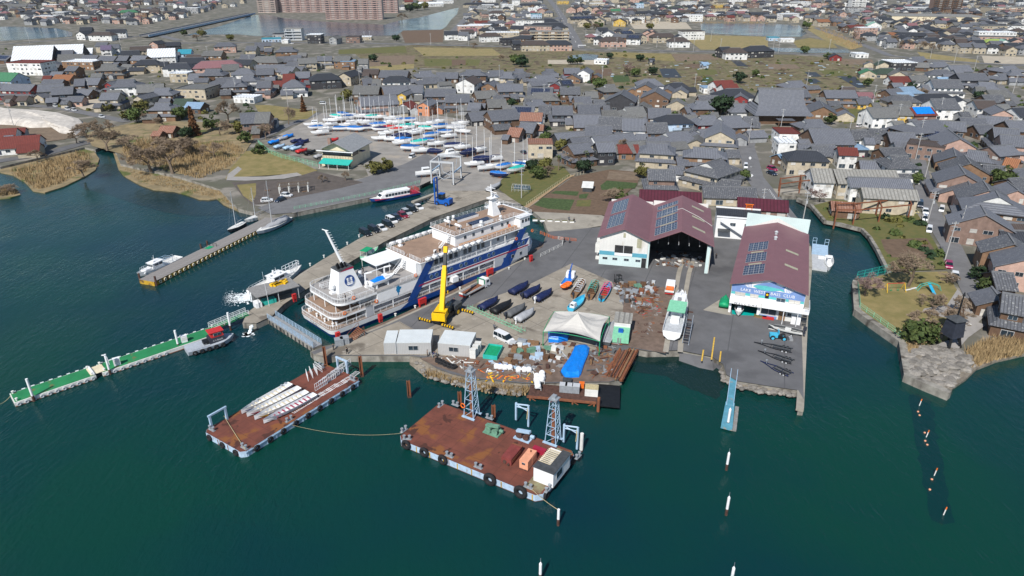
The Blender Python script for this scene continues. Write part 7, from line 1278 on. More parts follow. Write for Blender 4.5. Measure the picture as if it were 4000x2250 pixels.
covered((1911,1186),(1952,1162),6.4,'navy','boat under navy cover, first of the front row',None);covered((1961,1200),(2002,1177),6.6,'black','boat under black cover, second of the front row',None);covered((2015,1214),(2056,1191),6.4,'clothdark','boat under dark grey cover, third of the front row');covered((2052,1232),(2093,1207),6.2,'clothgrey','boat under pale grey cover with white outboard motor','w');covered((2030,1126),(2072,1102),6.8,'navy','boat under navy cover, first of the back row',None);covered((2077,1139),(2118,1116),6.6,'navy','boat under navy cover, middle of the back row');covered((2124,1154),(2164,1130),6.4,'navy','boat under navy cover with white motor, last of the back row','w');t=covered((2830,1180),(2836,1150),5.0,'green','boat under bright green cover beside the bass club',None);t['group']='covered boats by the boathouses'
# green scaffold ladder
t,a,L=frame3('scaffold_frame',P(1830,1198,LAND+.4),P(2047,1296,LAND+.4),LAND+.05,'long pale green steel rack lying across the yard','rack')
for y in(-.5,.5):m=MB();m.cyl((0,y,.35),(L,y,.35),.05,.05,5);m.cyl((0,y,.0),(L,y,.0),.05,.05,5);m.build('rail_bar','mint',t)
for i in range(16):
 m=MB();x=L*(i+.3)/16;m.cyl((x,-.5,.35),(x,.5,.35),.04,.04,4);m.cyl((x,-.5,0),(x,-.5,1.1),.04,.04,4);m.cyl((x+.6,.5,0),(x+.6,.5,1.1),.04,.04,4);m.build('upright','mint',t)
 # ---------------------------------------------------------------- open sightseeing boats with coloured hoops
def hoopboat(ps,pb,hullc,hoop,fill,label):
 a,b=P(*ps,LAND+.8),P(*pb,LAND+.8);d=b-a;L=Vector((d.x,d.y)).length*1.0;L=max(6.0,min(L,9));t=thing('hoop_boat',((a.x+b.x)/2,(a.y+b.y)/2,LAND+.25),math.atan2(d.y,d.x),label,'boat','open boats with hoop frames');hullmesh(L,2.1,.85,.6,sheer=.3,open_=True,full=.6).build('hull',[hullc,'wood'],t);m=MB()
 for i in range(5):
  x=-L*.2+L*.13*i;m.tube([(x,-.95,.8),(x,-.8,1.8),(x,0,2.05),(x,.8,1.8),(x,.95,.8)],.045,5)
 for y,z in((-.8,1.8),(0,2.05),(.8,1.8)):m.cyl((-L*.2,y,z),(L*.32,y,z),.04,.04,4)
 m.build('hoop_frame',hoop,t);put('outboard_motor',OBM,t,(-L/2-.2,0,.4))
 for i in range(4):m=MB();x=-L*.15+L*.13*i;m.box(x-.2,x+.2,-.7,.7,.4,.55);m.build('seat',fill,t)
 m=MB();m.box(-L*.3,L*.3,-.7,-.5,-.25,0);m.box(-L*.3,L*.3,.5,.7,-.25,0);m.build('skid','wood',t)
hoopboat((2238,1160),(2281,1096),'wood','white','steel','timber boat with white hoop frame in the yard');hoopboat((2300,1166),(2330,1102),'wood','teal','brownwood','timber boat with teal hoop frame in the yard');hoopboat((2347,1174),(2382,1108),'turq','pink','red','blue-hulled boat with pink hoop frame in the yard')
a,b=P(2228,1210,LAND+.8),P(2280,1164,LAND+.8);d=b-a;t=thing('turquoise_boat',((a.x+b.x)/2,(a.y+b.y)/2,LAND+.2),math.atan2(d.y,d.x),'turquoise open boat with white console behind the tent','boat');L=d.length;hullmesh(L,2.3,1.1,.5,sheer=.35,open_=True,full=.5).build('hull',['skyblue','skyblue'],t);cabin(1.6,1.3,1.3).build('console','white',t,(-L*.28,0,.5));put('window',WMESH[0],t,(-L*.28-.75,0,1.5),-math.pi/2,scale=(.8,1,.4));m=MB();m.box(-L*.3,L*.3,-.5,.5,-.2,0);m.build('chock','wood',t)
# ---------------------------------------------------------------- membrane tent
mk('membrane',(.50,.485,.455),.7,.05,.4);TE=thing('membrane_tent',P(2250,1290,LAND),0,'white peaked membrane tent over the timber store','tent');cs=[tl(TE,P(*p,LAND+3.6))for p in((2122,1296),(2343,1334),(2381,1238),(2165,1217))];pk=tl(TE,P(2257,1222,LAND+6.6));n=12;m=MB()
for k in range(4):
 a,b=cs[k],cs[(k+1)%4];edge=[a.lerp(b,i/n)+((a+b)/2-pk).normalized()*(-.5*4*(i/n)*(1-i/n))+Vector((0,0,.45*4*(i/n)*(1-i/n)))for i in range(n+1)];prev=edge
 for j in range(1,8):
  f=j/7;cur=[pk.lerp(e,1-f)-Vector((0,0,1.3*4*.25*math.sin(math.pi*f)*(.8)))+Vector((0,0,.10*math.sin(i*math.pi/2)*(1-f)))for i,e in enumerate(edge)]
  for i in range(n):m.poly([prev[i],prev[i+1],cur[i+1],cur[i]]if j<7 else[prev[i],prev[i+1],pk])
  prev=cur
m.build('membrane','membrane',TE,smooth=True)
for c in cs:m=MB();m.cyl((c.x,c.y,0),(c.x,c.y,c.z),.09,.09,6);m.build('tent_post','green',TE)
m=MB();m.cyl(pk-Vector((0,0,.3)),pk+Vector((0,0,.5)),.3,.02,10);m.build('peak','membrane',TE)
for k in range(4):m=MB();a,b=cs[k],cs[(k+1)%4];m.tube([a.lerp(b,i/8)+Vector((0,0,.42*4*(i/8)*(1-i/8)-.02))for i in range(9)],.07,5);m.build('edge_beam','green',TE)
# ---------------------------------------------------------------- tarpaulin stack and stores
def mound(name,poly,hgt,mat,label,cat,z=LAND):
 pts=[P(x,y,z+.05)for x,y in poly];c=sum(pts,Vector())/len(pts);t=thing(name,c,0,label,cat);loc=[p-c for p in pts];m=MB();rg=random.Random(len(label));rings=[[(p.x,p.y,-.03)for p in loc],[(p.x*.98,p.y*.98,hgt*.62+rg.uniform(-.15,.15))for p in loc],[(p.x*.82,p.y*.82,hgt+rg.uniform(-.1,.12))for p in loc],[(p.x*.4,p.y*.4,hgt*1.08+rg.uniform(-.15,.1))for p in loc]];m.loft(rings,0,True,True);m.build('sheet',mat,t,smooth=False);m=MB();m.prism([(p.x*.8,p.y*.8)for p in loc],-.02,hgt*.5);m.build('load','wood',t);return t
mound('tarpaulin_stack',[(2245,1362),(2262,1354),(2290,1354),(2303,1366),(2297,1395),(2282,1430),(2270,1468),(2262,1478),(2228,1480),(2205,1478),(2190,1458),(2200,1440),(2222,1408)],.95,'tarp','stack under a bright blue tarpaulin in front of the tent','tarpaulin');mound('tarpaulin_stack',[(2140,1300),(2180,1292),(2225,1302),(2218,1335),(2180,1345),(2142,1340)],1.5,'tarp','stack under blue tarpaulin beneath the tent','tarpaulin')
GN=thing('netted_crate',P(1926,1386,LAND),R_(-14),'bright green net-covered open crate by the white van','crate')
for a in((-1.5,1.5,-2.3,-2.2),(-1.5,1.5,2.2,2.3),(-1.5,-1.4,-2.2,2.2),(1.4,1.5,-2.2,2.2)):m=MB();m.box(a[0],a[1],a[2],a[3],0,1.2);m.build('side','pontoongreen' if 0 else 'teal',GN)
m=MB();m.poly([(-1.4,-2.2,.9),(1.4,-2.2,.9),(1.4,2.2,.8),(-1.4,2.2,.85)]);m.build('net','green',GN);m=MB();m.box(-1.6,1.6,-2.4,2.4,-.02,.12);m.build('base','wood',GN)
FS=MB();FS.sphere((0,0,.75),.62,12,8,0);FSM=FS.mesh('float_ball','white',True)
fl=[(1941,1443),(1957,1445),(1974,1447),(1992,1447),(2026,1455),(2048,1456),(2066,1456),(2097,1481),(2117,1470),(2118,1482),(2115,1494),(2096,1494),(2099,1508),(2101,1520)]
for i,(px,py)in enumerate(fl):
 t=thing('float_tank',P(px,py,LAND+.05),0,f'white spherical mooring float on the bank, {("first","second","third","fourth","fifth","sixth","seventh","eighth","ninth","tenth","eleventh","twelfth","thirteenth","fourteenth")[i]} from the left','float','white spherical floats');put('float_ball',FSM,t);m=MB();m.rail([(-.55,-.5,0),(.55,-.5,0),(.55,.5,0),(-.55,.5,0)],.5,.04,1.1,1,closed=True);m.build('cradle','white',t)
 # timber and steel stocks: every beam its own thing
rb=random.Random(21);BEAMS=[]
for i in range(22):
 f=i/21;x0=2418+74*f+rb.uniform(-4,4);a=P(x0,1366+rb.uniform(-6,10),LAND+.25+.18*(i%3));b=P(x0-52-10*f+rb.uniform(-4,4),1462+22*f+rb.uniform(-8,8),LAND+.25+.18*(i%3));BEAMS.append((a,b,rb.choice(['rust','rust','rustdark','wood','rust','orange' if i==9 else 'rust']),'rust-brown beam in the stack by the slipway'))
for i,(a,b,mt,lb)in enumerate(BEAMS):
 d=b-a;o=thing('steel_beam',a,math.atan2(d.y,d.x),f'{lb}, {("first","second","third","fourth","fifth","sixth","seventh","eighth","ninth","tenth","eleventh","twelfth","thirteenth","fourteenth","fifteenth","sixteenth","seventeenth","eighteenth","nineteenth","twentieth","twenty-first","twenty-second")[i]} from left','beam','beams stacked by the slipway');L=d.length;m=MB();m.box(0,L,-.16,.16,-.14,-.1);m.box(0,L,-.16,.16,.1,.14);m.build('flange',mt,o);m=MB();m.box(0,L,-.03,.03,-.1,.1);m.build('web',mt,o)
def scrap(name,poly,n,mats,label,zmax=.9,z=LAND,long_=.3,seed=1):
 """a heap of small odds and ends that nobody could count"""
 rg=random.Random(seed);pts=poly;xs=[p[0]for p in pts];ys=[p[1]for p in pts];m=MB();k=0
 while k<n:
  x=rg.uniform(min(xs),max(xs));y=rg.uniform(min(ys),max(ys));ins=False
  for i in range(len(pts)):
   (xa,ya),(xb,yb)=pts[i],pts[i-1]
   if(ya>y)!=(yb>y)and x<(xb-xa)*(y-ya)/(yb-ya)+xa:ins=not ins
  if not ins:continue
  k+=1;p=P(x,y,z+.03);mi=rg.randrange(len(mats));r=rg.random();hz=rg.uniform(.15,zmax)
  if r<long_:m.obox((p.x,p.y,z+.05+hz*.4),rg.uniform(1.2,3.5),rg.uniform(.1,.3),rg.uniform(.08,.25),rg.uniform(0,3.14),mi,rg.uniform(-.1,.1))
  elif r<.8:m.obox((p.x,p.y,z+hz/2),rg.uniform(.3,1.3),rg.uniform(.3,1.0),hz,rg.uniform(0,3.14),mi)
  elif r<.92:m.cyl((p.x,p.y,z),(p.x,p.y,z+hz),rg.uniform(.15,.4),None,8,mi)
  else:m.torus((p.x,p.y,z+.2),(rg.uniform(-.4,.4),0,1),.35,.12,10,5,mi)
 return m.build(name,mats,label=label,kind='stuff')
scrap('yard_scrap',[(1990,1340),(2120,1335),(2240,1350),(2250,1400),(2190,1460),(2060,1470),(1960,1440),(1990,1400)],110,['steel','wood','grey','rust','lightgrey','greywood','darkgrey','rustdark','brownwood'],'clutter of machine parts, pallets and timber around the tent front',.9,seed=2)
scrap('yard_scrap',[(2140,1290),(2350,1320),(2370,1250),(2180,1250)],110,['wood','darkgrey','greywood','steel','rustdark'],'stacked timber and metal stock under the tent',1.4,long_=.7,seed=3);scrap('yard_scrap',[(2330,1350),(2400,1345),(2400,1470),(2310,1480),(2290,1440)],90,['rust','rustdark','grey','wood','clothdark'],'tangle of rusty pipes right of the blue tarpaulin',1.0,long_=.6,seed=4)
scrap('yard_scrap',[(2400,1110),(2560,1110),(2570,1180),(2500,1230),(2420,1180)],150,['rust','lightgrey','brownwood','rustdark','steel','wood','rustdark','darkgrey','greywood'],'rusty scrap and boat fittings beside the hoop boats',1.1,seed=5);scrap('yard_scrap',[(2480,1180),(2580,1170),(2570,1240),(2500,1240)],50,['rust','wood','red','greywood'],'loose planks and steel left of the hauled-out boat',.4,long_=.8,seed=6);scrap('yard_scrap',[(2560,1240),(2480,1280),(2490,1330),(2540,1320)],26,['rustdark','rust','greywood'],'rusty offcuts on the dirt by the slip',.25,long_=.8,seed=7)
scrap('yard_scrap',[(1690,1402),(1840,1400),(1900,1412),(1880,1440),(1750,1436)],60,['wood','rust','greywood','rustdark','offwhite'],'planks and timber behind the stone bank',.5,long_=.7,seed=8);scrap('yard_scrap',[(1870,1415),(2040,1420),(2090,1440),(2080,1470),(1900,1462)],80,['steel','tarp','lightgrey','grey','rust','offwhite','paleblue'],'sheet metal and blue wraps on the bank edge',.5,long_=.5,seed=9);scrap('yard_scrap',[(1880,1455),(2080,1480),(2075,1492),(1900,1480)],40,['orange','yellowrust','yellow'],'heap of orange boom floats on the bank',.3,long_=.9,seed=10)
scrap('yard_scrap',[(2565,985),(2750,1000),(2745,1050),(2560,1045)],90,['rust','grey','brownwood','offwhite','steel','rustdark','greywood'],'tools and gear strewn in the boathouse mouth',.8,seed=12);scrap('yard_scrap',[(2900,650),(2930,640),(2940,660),(2900,668)],4,['grey'],'a few stored boxes by the lane',.5,seed=13)
for i,(px,py)in enumerate(((1712,1415),(1727,1422),(1742,1430),(1757,1436),(1772,1440),(1720,1420))):
 t=thing('stacked_tyre',P(px,py,LAND+.05),0,f'black lorry tyre on the stone bank, {("first","second","third","fourth","fifth","sixth")[i]} from the left','tyre','tyres on the stone bank');m=MB();m.torus((0,0,.2),(.3,0,1),.5,.22,14,6);m.torus((.05,0,.62),(.2,.1,1),.5,.22,14,6);m.build('casing','rubber',t,smooth=True);m=MB();m.cyl((0,0,.1),(0,0,.2),.3,.3,10);m.build('rim','rustdark',t)
k_=0;rg=random.Random(77)
for px,py in((2005,1352),(2022,1350),(2040,1346),(2058,1350),(2076,1346),(2095,1350),(2010,1375),(2030,1378),(2052,1374),(2075,1378),(2098,1374),(2120,1378),(2140,1366),(2165,1370),(2188,1366),(2000,1400),(2024,1404),(2050,1400),(2078,1404),(2105,1402),(2130,1406),(2155,1400),(2180,1404),(1985,1420),(2010,1426),(2445,1122),(2468,1118),(2490,1124),(2512,1120),(2535,1126),(2455,1146),(2480,1150),(2505,1146),(2530,1150),(2470,1172),(2498,1176)):
 c_,cn=rg.choice((('steel','grey steel'),('wood','timber'),('rust','rusty'),('bluerust','faded blue'),('lightgrey','pale grey'),('dullgreen','green'),('brownwood','dark brown'),('offwhite','white')));k_+=1;sx,sy,sz=rg.uniform(1.0,2.0),rg.uniform(.8,1.4),rg.uniform(.5,1.3)
 t=thing('store_crate',P(px,py,LAND+.05),rg.uniform(-.5,.3),f'{cn} crate in the yard stores, {"front of the tent" if px < 2300 else "behind the hoop boats"}, number place {k_} from left','crate','crates in the yard stores');t['px']=px;t['cn']=cn
 for j in range(3):m=MB();m.box(-sx/2,sx/2,-sy/2+sy*.36*j,-sy/2+sy*.36*j+sy*.28,.12,sz);m.build('slat',c_,t)
 m=MB();m.box(-sx/2-.05,sx/2+.05,-sy/2-.05,sy/2+.05,0,.12);m.build('pallet','wood',t)
cr=[o for o in bpy.data.objects if o.name.startswith('store_crate')];cr.sort(key=lambda o:o['px']);cnt={}
for o in cr:
 w_='in front of the tent' if o['px']<2300 else 'behind the hoop boats';i=cnt[(o['cn'],w_)]=cnt.get((o['cn'],w_),-1)+1;o['label']=f"{o['cn']} slatted crate {w_}, {('first','second','third','fourth','fifth','sixth','seventh','eighth')[i]} of its colour from left";del o['px'],o['cn']
 # rust platform on piles at the water's edge
t,a,L=frame3('pile_platform',P(2062,1545,LAND-.3),P(2330,1570,LAND-.3),0,'rusty steel platform on piles below the yard','platform');m=MB();m.box(0,L,0,4.2,.85,1.0);m.build('deck','rustdark',t);m=MB();m.box(-.2,L+.2,-.2,.05,.6,1.02);m.build('edge_beam','rust',t)
for i in range(4):m=MB();x=.4+(L-.8)*i/3;m.box(x-.15,x+.15,-.1,.2,-1.5,.8);m.cyl((x,0,.6),(x+2 if i<3 else x-2,0,-.6),.08,.08,5);m.build('pile','rust',t)
m=MB();m.box(L,L+4.2,-1.2,6,.9,1.05);m.build('corrugated_slab','black',t);m=MB();m.cyl((L+.4,-1.5,-1),(L+.4,-1.5,3.0),.28,.28,10);m.build('mooring_post','rust',t)
for i,px in enumerate((2200,2222,2249)):tinybox('engine_case',px,1527+i*2,1.35,1.2,1.5,'steel',f'silver ribbed engine case on the platform, {("left","middle","right")[i]} of three','case',a,'lightgrey',LAND-.25)
tinybox('white_cabinet',2310,1540,2.4,1.6,1.6,'offwhite','white cabinet topped with coiled rope on the platform','cabinet',a,'rope',LAND-.25);tinybox('engine_block',2215,1500,1.6,1.2,1.0,'darkgrey','dark engine block behind the silver cases','engine',a);tinybox('orange_crate',2272,1512,.9,.9,.9,'orange','orange crate behind the silver engine cases','crate',a)
# green tank hut beside the tent
t=thing('tank_hut',P(2425,1330,LAND),R_(-13),'pale green tank with white top and corrugated lean-to roof','tank');m=MB();m.box(-1.7,1.7,-2.0,1.2,.5,2.6);m.build('tank','mint',t);m=MB();m.box(-1.7,1.7,1.25,4.0,.4,2.9);m.build('white_box','offwhite',t);m=MB();m.add([(-1.9,2.2,3.2),(1.9,2.2,3.2),(1.9,6,3.7),(-1.9,6,3.7),(-1.9,2.2,3.1),(1.9,2.2,3.1),(1.9,6,3.6),(-1.9,6,3.6)],[(0,1,2,3),(7,6,5,4),(4,5,1,0),(3,2,6,7)]);m.build('lean_to_roof','roof_k',t);m=MB();m.box(-1.6,1.6,-2.1,4,.1,.5);m.build('skid','rustdark',t);m=MB();m.box(-.6,.4,-1.4,-.5,2.6,3.2);m.build('blue_crate','blue',t);m=MB();m.cyl((-.5,-2.1,.5),(-.5,-2.1,1.7),.14,.14,8);m.cyl((.0,-2.1,.5),(.0,-2.1,1.7),.14,.14,8);m.build('gas_bottle','grey',t)
a,b=P(2368,1345,LAND+.8),P(2396,1265,LAND+.8);d=b-a;t=thing('shrouded_boat',((a.x+b.x)/2,(a.y+b.y)/2,LAND+.1),math.atan2(d.y,d.x),'slim boat under weathered grey canvas right of the tent','boat');hullmesh(d.length,2.2,1.2,.3).build('hull',['darkgrey','clothgrey'],t);m=MB();m.loft([[(x*d.length,-.8,1.2),(x*d.length,0,1.6+.1*(i%2)),(x*d.length,.8,1.2)]for i,x in enumerate((-.48,-.25,0,.25,.45))]);m.build('canvas','clothgrey',t)
# boat hauled out on the slip
a,b=P(2622,1318,LAND+1.2),P(2662,1165,LAND+1.2);d=b-a;t=thing('hauled_boat',((a.x+b.x)/2,(a.y+b.y)/2,LAND+.6),math.atan2(d.y,d.x),'white work boat with green awning hauled out on the slip','boat');L=d.length;hullmesh(L,4.2,2.0,.8,sheer=.5,full=.6,trans=.92,deckz=.4).build('hull',['white','lightgrey'],t);cabin(L*.22,2.4,1.8,.4).build('wheelhouse','white',t,(L*.0,0,1.7));cabin(L*.25,2.8,1.3,.6).build('fore_cabin','white',t,(L*.26,0,1.9));m=MB();m.add([(-L*.22,-1.9,3.9),(L*.06,-1.9,4.0),(L*.06,1.9,4.0),(-L*.22,1.9,3.9),(-L*.22,-1.9,3.82),(L*.06,-1.9,3.92),(L*.06,1.9,3.92),(-L*.22,1.9,3.82)],[(0,1,2,3),(7,6,5,4),(4,5,1,0),(6,7,3,2)]);m.build('awning','mint',t)
for x in(-L*.2,L*.05):
 for y in(-1.8,1.8):m=MB();m.cyl((x,y,1.7),(x,y,3.9),.06,.06,5);m.build('awning_post','white',t)
for y in(-1.9,1.9):m=MB();m.rail([(-L*.48,y,1.9),(-L*.1,y*1.02,1.95)],.7,.05,1.0,2);m.rail([(L*.15,y,2.1),(L*.44,y*.4,2.4)],.8,.05,1.0,2);m.build('railing','white',t)
m=MB();m.box(-1.0,1.0,-.9,.9,0,.9);m.build('engine_box','white',t,(-L*.22,0,1.6));m=MB();m.obox((L*.16,0,3.5),.8,.8,.6);m.build('air_conditioner','grey',t);m=MB();m.cyl((L*.28,0,3.2),(L*.28,0,5.0),.05,.03,5);m.build('mast','white',t);m=MB();m.box(-L*.4,L*.4,-1.4,-1.1,-.55,.3);m.box(-L*.4,L*.4,1.1,1.4,-.55,.3);m.build('cradle','rust',t)
for i in range(4):m=MB();m.box(-L*.35+i*L*.2,-L*.35+.4+i*L*.2,-3.2,3.2,-.5,-.2);m.build('cradle_bunk','rustdark',t)
t,a,L=frame3('boarding_steps',P(2676,1352,LAND+.1),P(2690,1285,LAND+.1),LAND+.03,'blue-grey boarding steps beside the hauled-out boat','steps')
for i in range(9):m=MB();m.box(L*i/9,L*i/9+.3,-.6,.6,.3*i,.3*i+.06);m.build('tread','greynavy',t)
for y in(-.65,.65):m=MB();m.cyl((0,y,0),(L,y,2.7),.07,.07,5);m.cyl((0,y,.9),(L,y,3.6),.04,.04,5);m.cyl((L,y,0),(L,y,2.7),.07,.07,5);m.build('stringer','boatgrey',t)
t,h=lorry((2612,1160),(2620,1122),4.6,'steel','white','small white truck with orange load beside the slip');m=MB();m.box(-1.8,.2,-.9,.9,1.0,1.5);m.build('load','orange',t)
t=thing('forklift',P(2416,1105,LAND+.03),R_(200),'small dark forklift behind the pink hoop boat','forklift');m=MB();m.box(-1.0,.9,-.6,.6,.35,1.0);m.build('body','darkgrey',t);m=MB();m.rail([(-.5,-.55,1.0),(.5,-.55,1.0),(.5,.55,1.0),(-.5,.55,1.0)],1.1,.05,1,1,closed=True);m.box(-.6,.6,-.6,.6,2.1,2.16);m.build('guard','black',t);m=MB();m.box(1.0,1.1,-.45,-.35,.1,2.4);m.box(1.0,1.1,.35,.45,.1,2.4);m.box(1.1,2.1,-.4,-.3,.1,.16);m.box(1.1,2.1,.3,.4,.1,.16);m.build('mast','black',t)
for x in(-.7,.65):
 for y in(-.55,.55):put('wheel',WHM,t,(x,y,.3))
 # ---------------------------------------------------------------- bass club apron
def trailer(pa,pb,label,mat='black',cat='trailer'):
 """boat trailer: pa = hitch, pb = rear"""
 a,b=P(*pa,LAND+.4),P(*pb,LAND+.4);d=a-b;L=d.length;t=thing('boat_trailer',(b.x,b.y,LAND+.03),math.atan2(d.y,d.x),label,cat,'empty boat trailers');
 for s_ in(-1,1):m=MB();m.tube([(0,s_*.95,.45),(L*.45,s_*.95,.45),(L*.85,s_*.1,.45),(L,0,.45)],.07,5);m.build('side_rail',mat,t);m=MB();m.box(.2,L*.5,s_*.5-.12,s_*.5+.12,.62,.72);m.build('bunk','darkgrey',t)
 for x in(.4,L*.3,L*.55):m=MB();m.cyl((x,-.9,.42),(x,.9,.42),.05,.05,5);m.build('cross_member',mat,t)
 for x in(L*.14,L*.24):
  for y in(-1.05,1.05):put('wheel',WHM,t,(x,y,.32))
 m=MB();m.cyl((L*.8,0,.45),(L*.8,0,1.2),.06,.06,5);m.obox((L*.8,0,1.2),.3,.3,.25);m.build('winch_post','steel',t);return t
trailer((2945,1337),(3095,1370),'black twin-axle boat trailer nearest the blue tractor');trailer((2960,1370),(3098,1415),'black boat trailer, middle of three on the apron');trailer((2970,1410),(3090,1465),'dark blue boat trailer, nearest the rock bank','navy')
a,b=P(3135,1302,LAND+.9),P(3010,1276,LAND+.9);d=b-a;t=thing('bass_boat',((a.x+b.x)/2,(a.y+b.y)/2,LAND+.55),math.atan2(d.y,d.x),'white bass boat on its trailer before the bass club shop','boat');hullmesh(d.length,2.0,.75,.5,sheer=.15,full=.5,open_=True).build('hull',['offwhite','darkgrey'],t);put('outboard_motor',OBM,t,(-d.length/2-.3,0,.4),0,scale=1.3);m=MB();m.box(-.9,.3,-.7,.7,.3,.7);m.build('seats','offwhite',t);m=MB();m.box(-2.4,3.6,-.06,.06,-.25,-.12);m.build('trailer_frame','offwhite',t)
for y in(-.95,.95):put('wheel',WHM,t,(-1.2,y,-.22))
t=thing('tractor',P(3040,1325,LAND+.03),R_(-10),'small bright blue articulated loader on the apron','loader');m=MB();m.box(-1.9,-.3,-.6,.6,.6,1.3);m.build('engine_hood','skyblue',t);m=MB();m.box(-.2,.7,-.5,.5,.5,1.0);m.build('seat_deck','black',t);m=MB();m.box(-.3,-.1,-.5,.5,1.3,2.1);m.build('roll_bar','skyblue',t);m=MB();m.cyl((.6,-.4,.9),(2.2,-.4,.5),.08,.08,5);m.cyl((.6,.4,.9),(2.2,.4,.5),.08,.08,5);m.build('lift_arm','darkgrey',t);m=MB();m.box(2.1,2.8,-.8,.8,.1,.6);m.build('bucket','grey',t)
for x in(-1.3,1.0):
 for y in(-.7,.7):put('wheel',WHM,t,(x,y,.55),0,scale=(1.7,1.6,1.7),mat={1:'skyblue'})
a,b=P(2885,1212,LAND+.5),P(2882,1195,LAND+.5);t=thing('garage_boat',P(2886,1216,LAND+.4),R_(-110),'white console boat standing in the club garage','boat');hullmesh(5,2.0,.9,.4,sheer=.2,open_=True).build('hull',['white','offwhite'],t);cabin(1.2,1.0,1.0).build('console','white',t,(.2,0,.4));put('outboard_motor',OBM,t,(-2.7,0,.5));m=MB();m.box(-2,2,-.5,.5,-.35,0);m.build('cradle','darkgrey',t)
# ---------------------------------------------------------------- quay furniture
for i,(px,py,lb)in enumerate(((1914,1078,'red hose cabinet pair near the lorry cab'),(1651,1195,'red hose cabinet pair beside the crane boom'),(1487,1258,'single red hose cabinet in the middle of the quay'),(1322,1330,'single red hose cabinet by the ship stern'),(2074,1024,'single red hose cabinet under the ship bow'),(1152,1178,'red hose cabinet on the opposite dock wall'))):
 t=thing('hose_cabinet',P(px,py,LAND+.03),R_(45),lb,'cabinet');w_=1.0 if i<2 else .45;m=MB();m.box(-w_,w_,-.3,.3,.7,1.9);m.build('box','red',t);m=MB();m.box(-w_+.1,-w_+.25,-.25,.25,0,.7);m.box(w_-.25,w_-.1,-.25,.25,0,.7);m.build('leg','red',t);m=MB();m.box(-w_-.05,w_+.05,-.34,.34,1.9,1.97);m.build('lid','red',t)
for i,px in enumerate((1326,1348)):tinybox('pump_box',px,1350-i*7,1.7,1.5,1.6,'steel',f'grey steel pump box at the quay corner, {("left","right")[i]} one','pump',R_(20))
t=thing('gangway_steps',P(1392,1318,LAND),R_(-48),'rusty red steel steps on the quay by the ship stern','steps')
for i in range(8):m=MB();m.box(-1.1,1.1,-1.4+i*.35,-1.1+i*.35,.22*i,.22*i+.05);m.build('tread','rust',t)
for x in(-1.15,1.15):m=MB();m.cyl((x,-1.4,.0),(x,1.4,1.75),.06,.06,5);m.cyl((x,-1.4,.9),(x,1.4,2.65),.04,.04,5);m.cyl((x,1.4,0),(x,1.4,2.65),.05,.05,5);m.cyl((x,-1.4,0),(x,-1.4,.9),.05,.05,5);m.build('stringer','rust',t)
for i,(px,py)in enumerate(((1545,1236),(1622,1205),(1735,1160),(1797,1132),(1988,1055),(2050,1018))):
 t=thing('quay_bollard',P(px,py-2,LAND+.1),0,f'white mooring bollard on the ship quay, {("first","second","third","fourth","fifth","sixth")[i]} from the stern','bollard','bollards on the ship quay');m=MB();m.cyl((0,0,0),(0,0,.5),.2,.16,10);m.build('post','offwhite',t);m=MB();m.cyl((0,0,.5),(0,0,.62),.28,.28,10);m.build('cap','offwhite',t)
for i,(px,py)in enumerate(((1403,926),(1357,955),(1314,980),(1266,1006),(1212,1038))):
 t=thing('quay_bollard',P(px,py,LAND+.2),0,f'white bollard on the marina side of the quay, {("first","second","third","fourth","fifth")[i]} from the cars','bollard','bollards on the marina quay');m=MB();m.cyl((0,0,0),(0,0,.6),.2,.16,10);m.build('post','offwhite',t);m=MB();m.cyl((0,0,.6),(0,0,.72),.28,.28,10);m.build('cap','offwhite',t)
def fence(name,pts,h,mat,label,z=LAND,cat='fence',step=2.0,bars=3,r=.04,mesh_=None):
 p=W(pts,z);t=thing(name,p[0],0,label,cat);o=p[0]
 for i in range(len(p)-1):
  L=(p[i+1]-p[i]).length;n=max(1,round(L/step))
  for j in range(n+(1 if i==len(p)-2 else 0)):
   s_=p[i].lerp(p[i+1],j/n)-o;m=MB();m.cyl((s_.x,s_.y,0),(s_.x,s_.y,h),r*1.3,r*1.3,5);m.build('post',mat,t)
  m=MB()
  for k in range(bars):zz=h*(k+1)/bars;m.cyl((p[i]-o)+Vector((0,0,zz)),(p[i+1]-o)+Vector((0,0,zz)),r*.8,r*.8,4,caps=False)
  m.build('rail',mat,t)
  if mesh_:
   m=MB();a,b=p[i]-o,p[i+1]-o;nn=max(2,int(L/.5))
   for j in range(nn):s_=a.lerp(b,j/nn);e=a.lerp(b,(j+1)/nn);m.cyl((s_.x,s_.y,0),(e.x,e.y,h),.012,.012,3,caps=False);m.cyl((s_.x,s_.y,h),(e.x,e.y,0),.012,.012,3,caps=False)
   m.build('wire_mesh',mesh_,t)
 return t
fence('quay_fence',[(1150,820),(1300,792),(1446,763),(1640,716)],1.1,'mint','pale green railing along the marina quay');fence('park_fence',[(3481,1066),(3344,1098)],2.6,'teal','teal net fence on the canal side of the playground',mesh_='teal',step=2.5);fence('park_fence',[(3348,1110),(3356,1205),(3410,1244),(3522,1326)],1.5,'mint','pale green wire fence along the playground seawall',mesh_='mint',step=2.5);fence('park_fence',[(1010,565),(1050,600),(1100,620),(1240,655)],2.2,'mint','tall wire fence between lawn and boat yard',mesh_='mint',step=3);fence('garden_fence',[(2056,806),(2216,696),(2280,680)],1.2,'cream','row of pale stakes along the dirt path',bars=1,step=1.6);fence('guard_rail',[(3003,748),(3050,812),(3093,872)],.9,'white','white guard rail between road and canal',bars=2,step=2);fence('dock_fence',[(2110,915),(2160,935),(2250,945)],1.0,'orange','red and white railing around the dock head');fence('dock_fence',[(2112,1006),(2196,964),(2200,945),(2180,938)],1.2,'offwhite','white stair rail at the dock head')
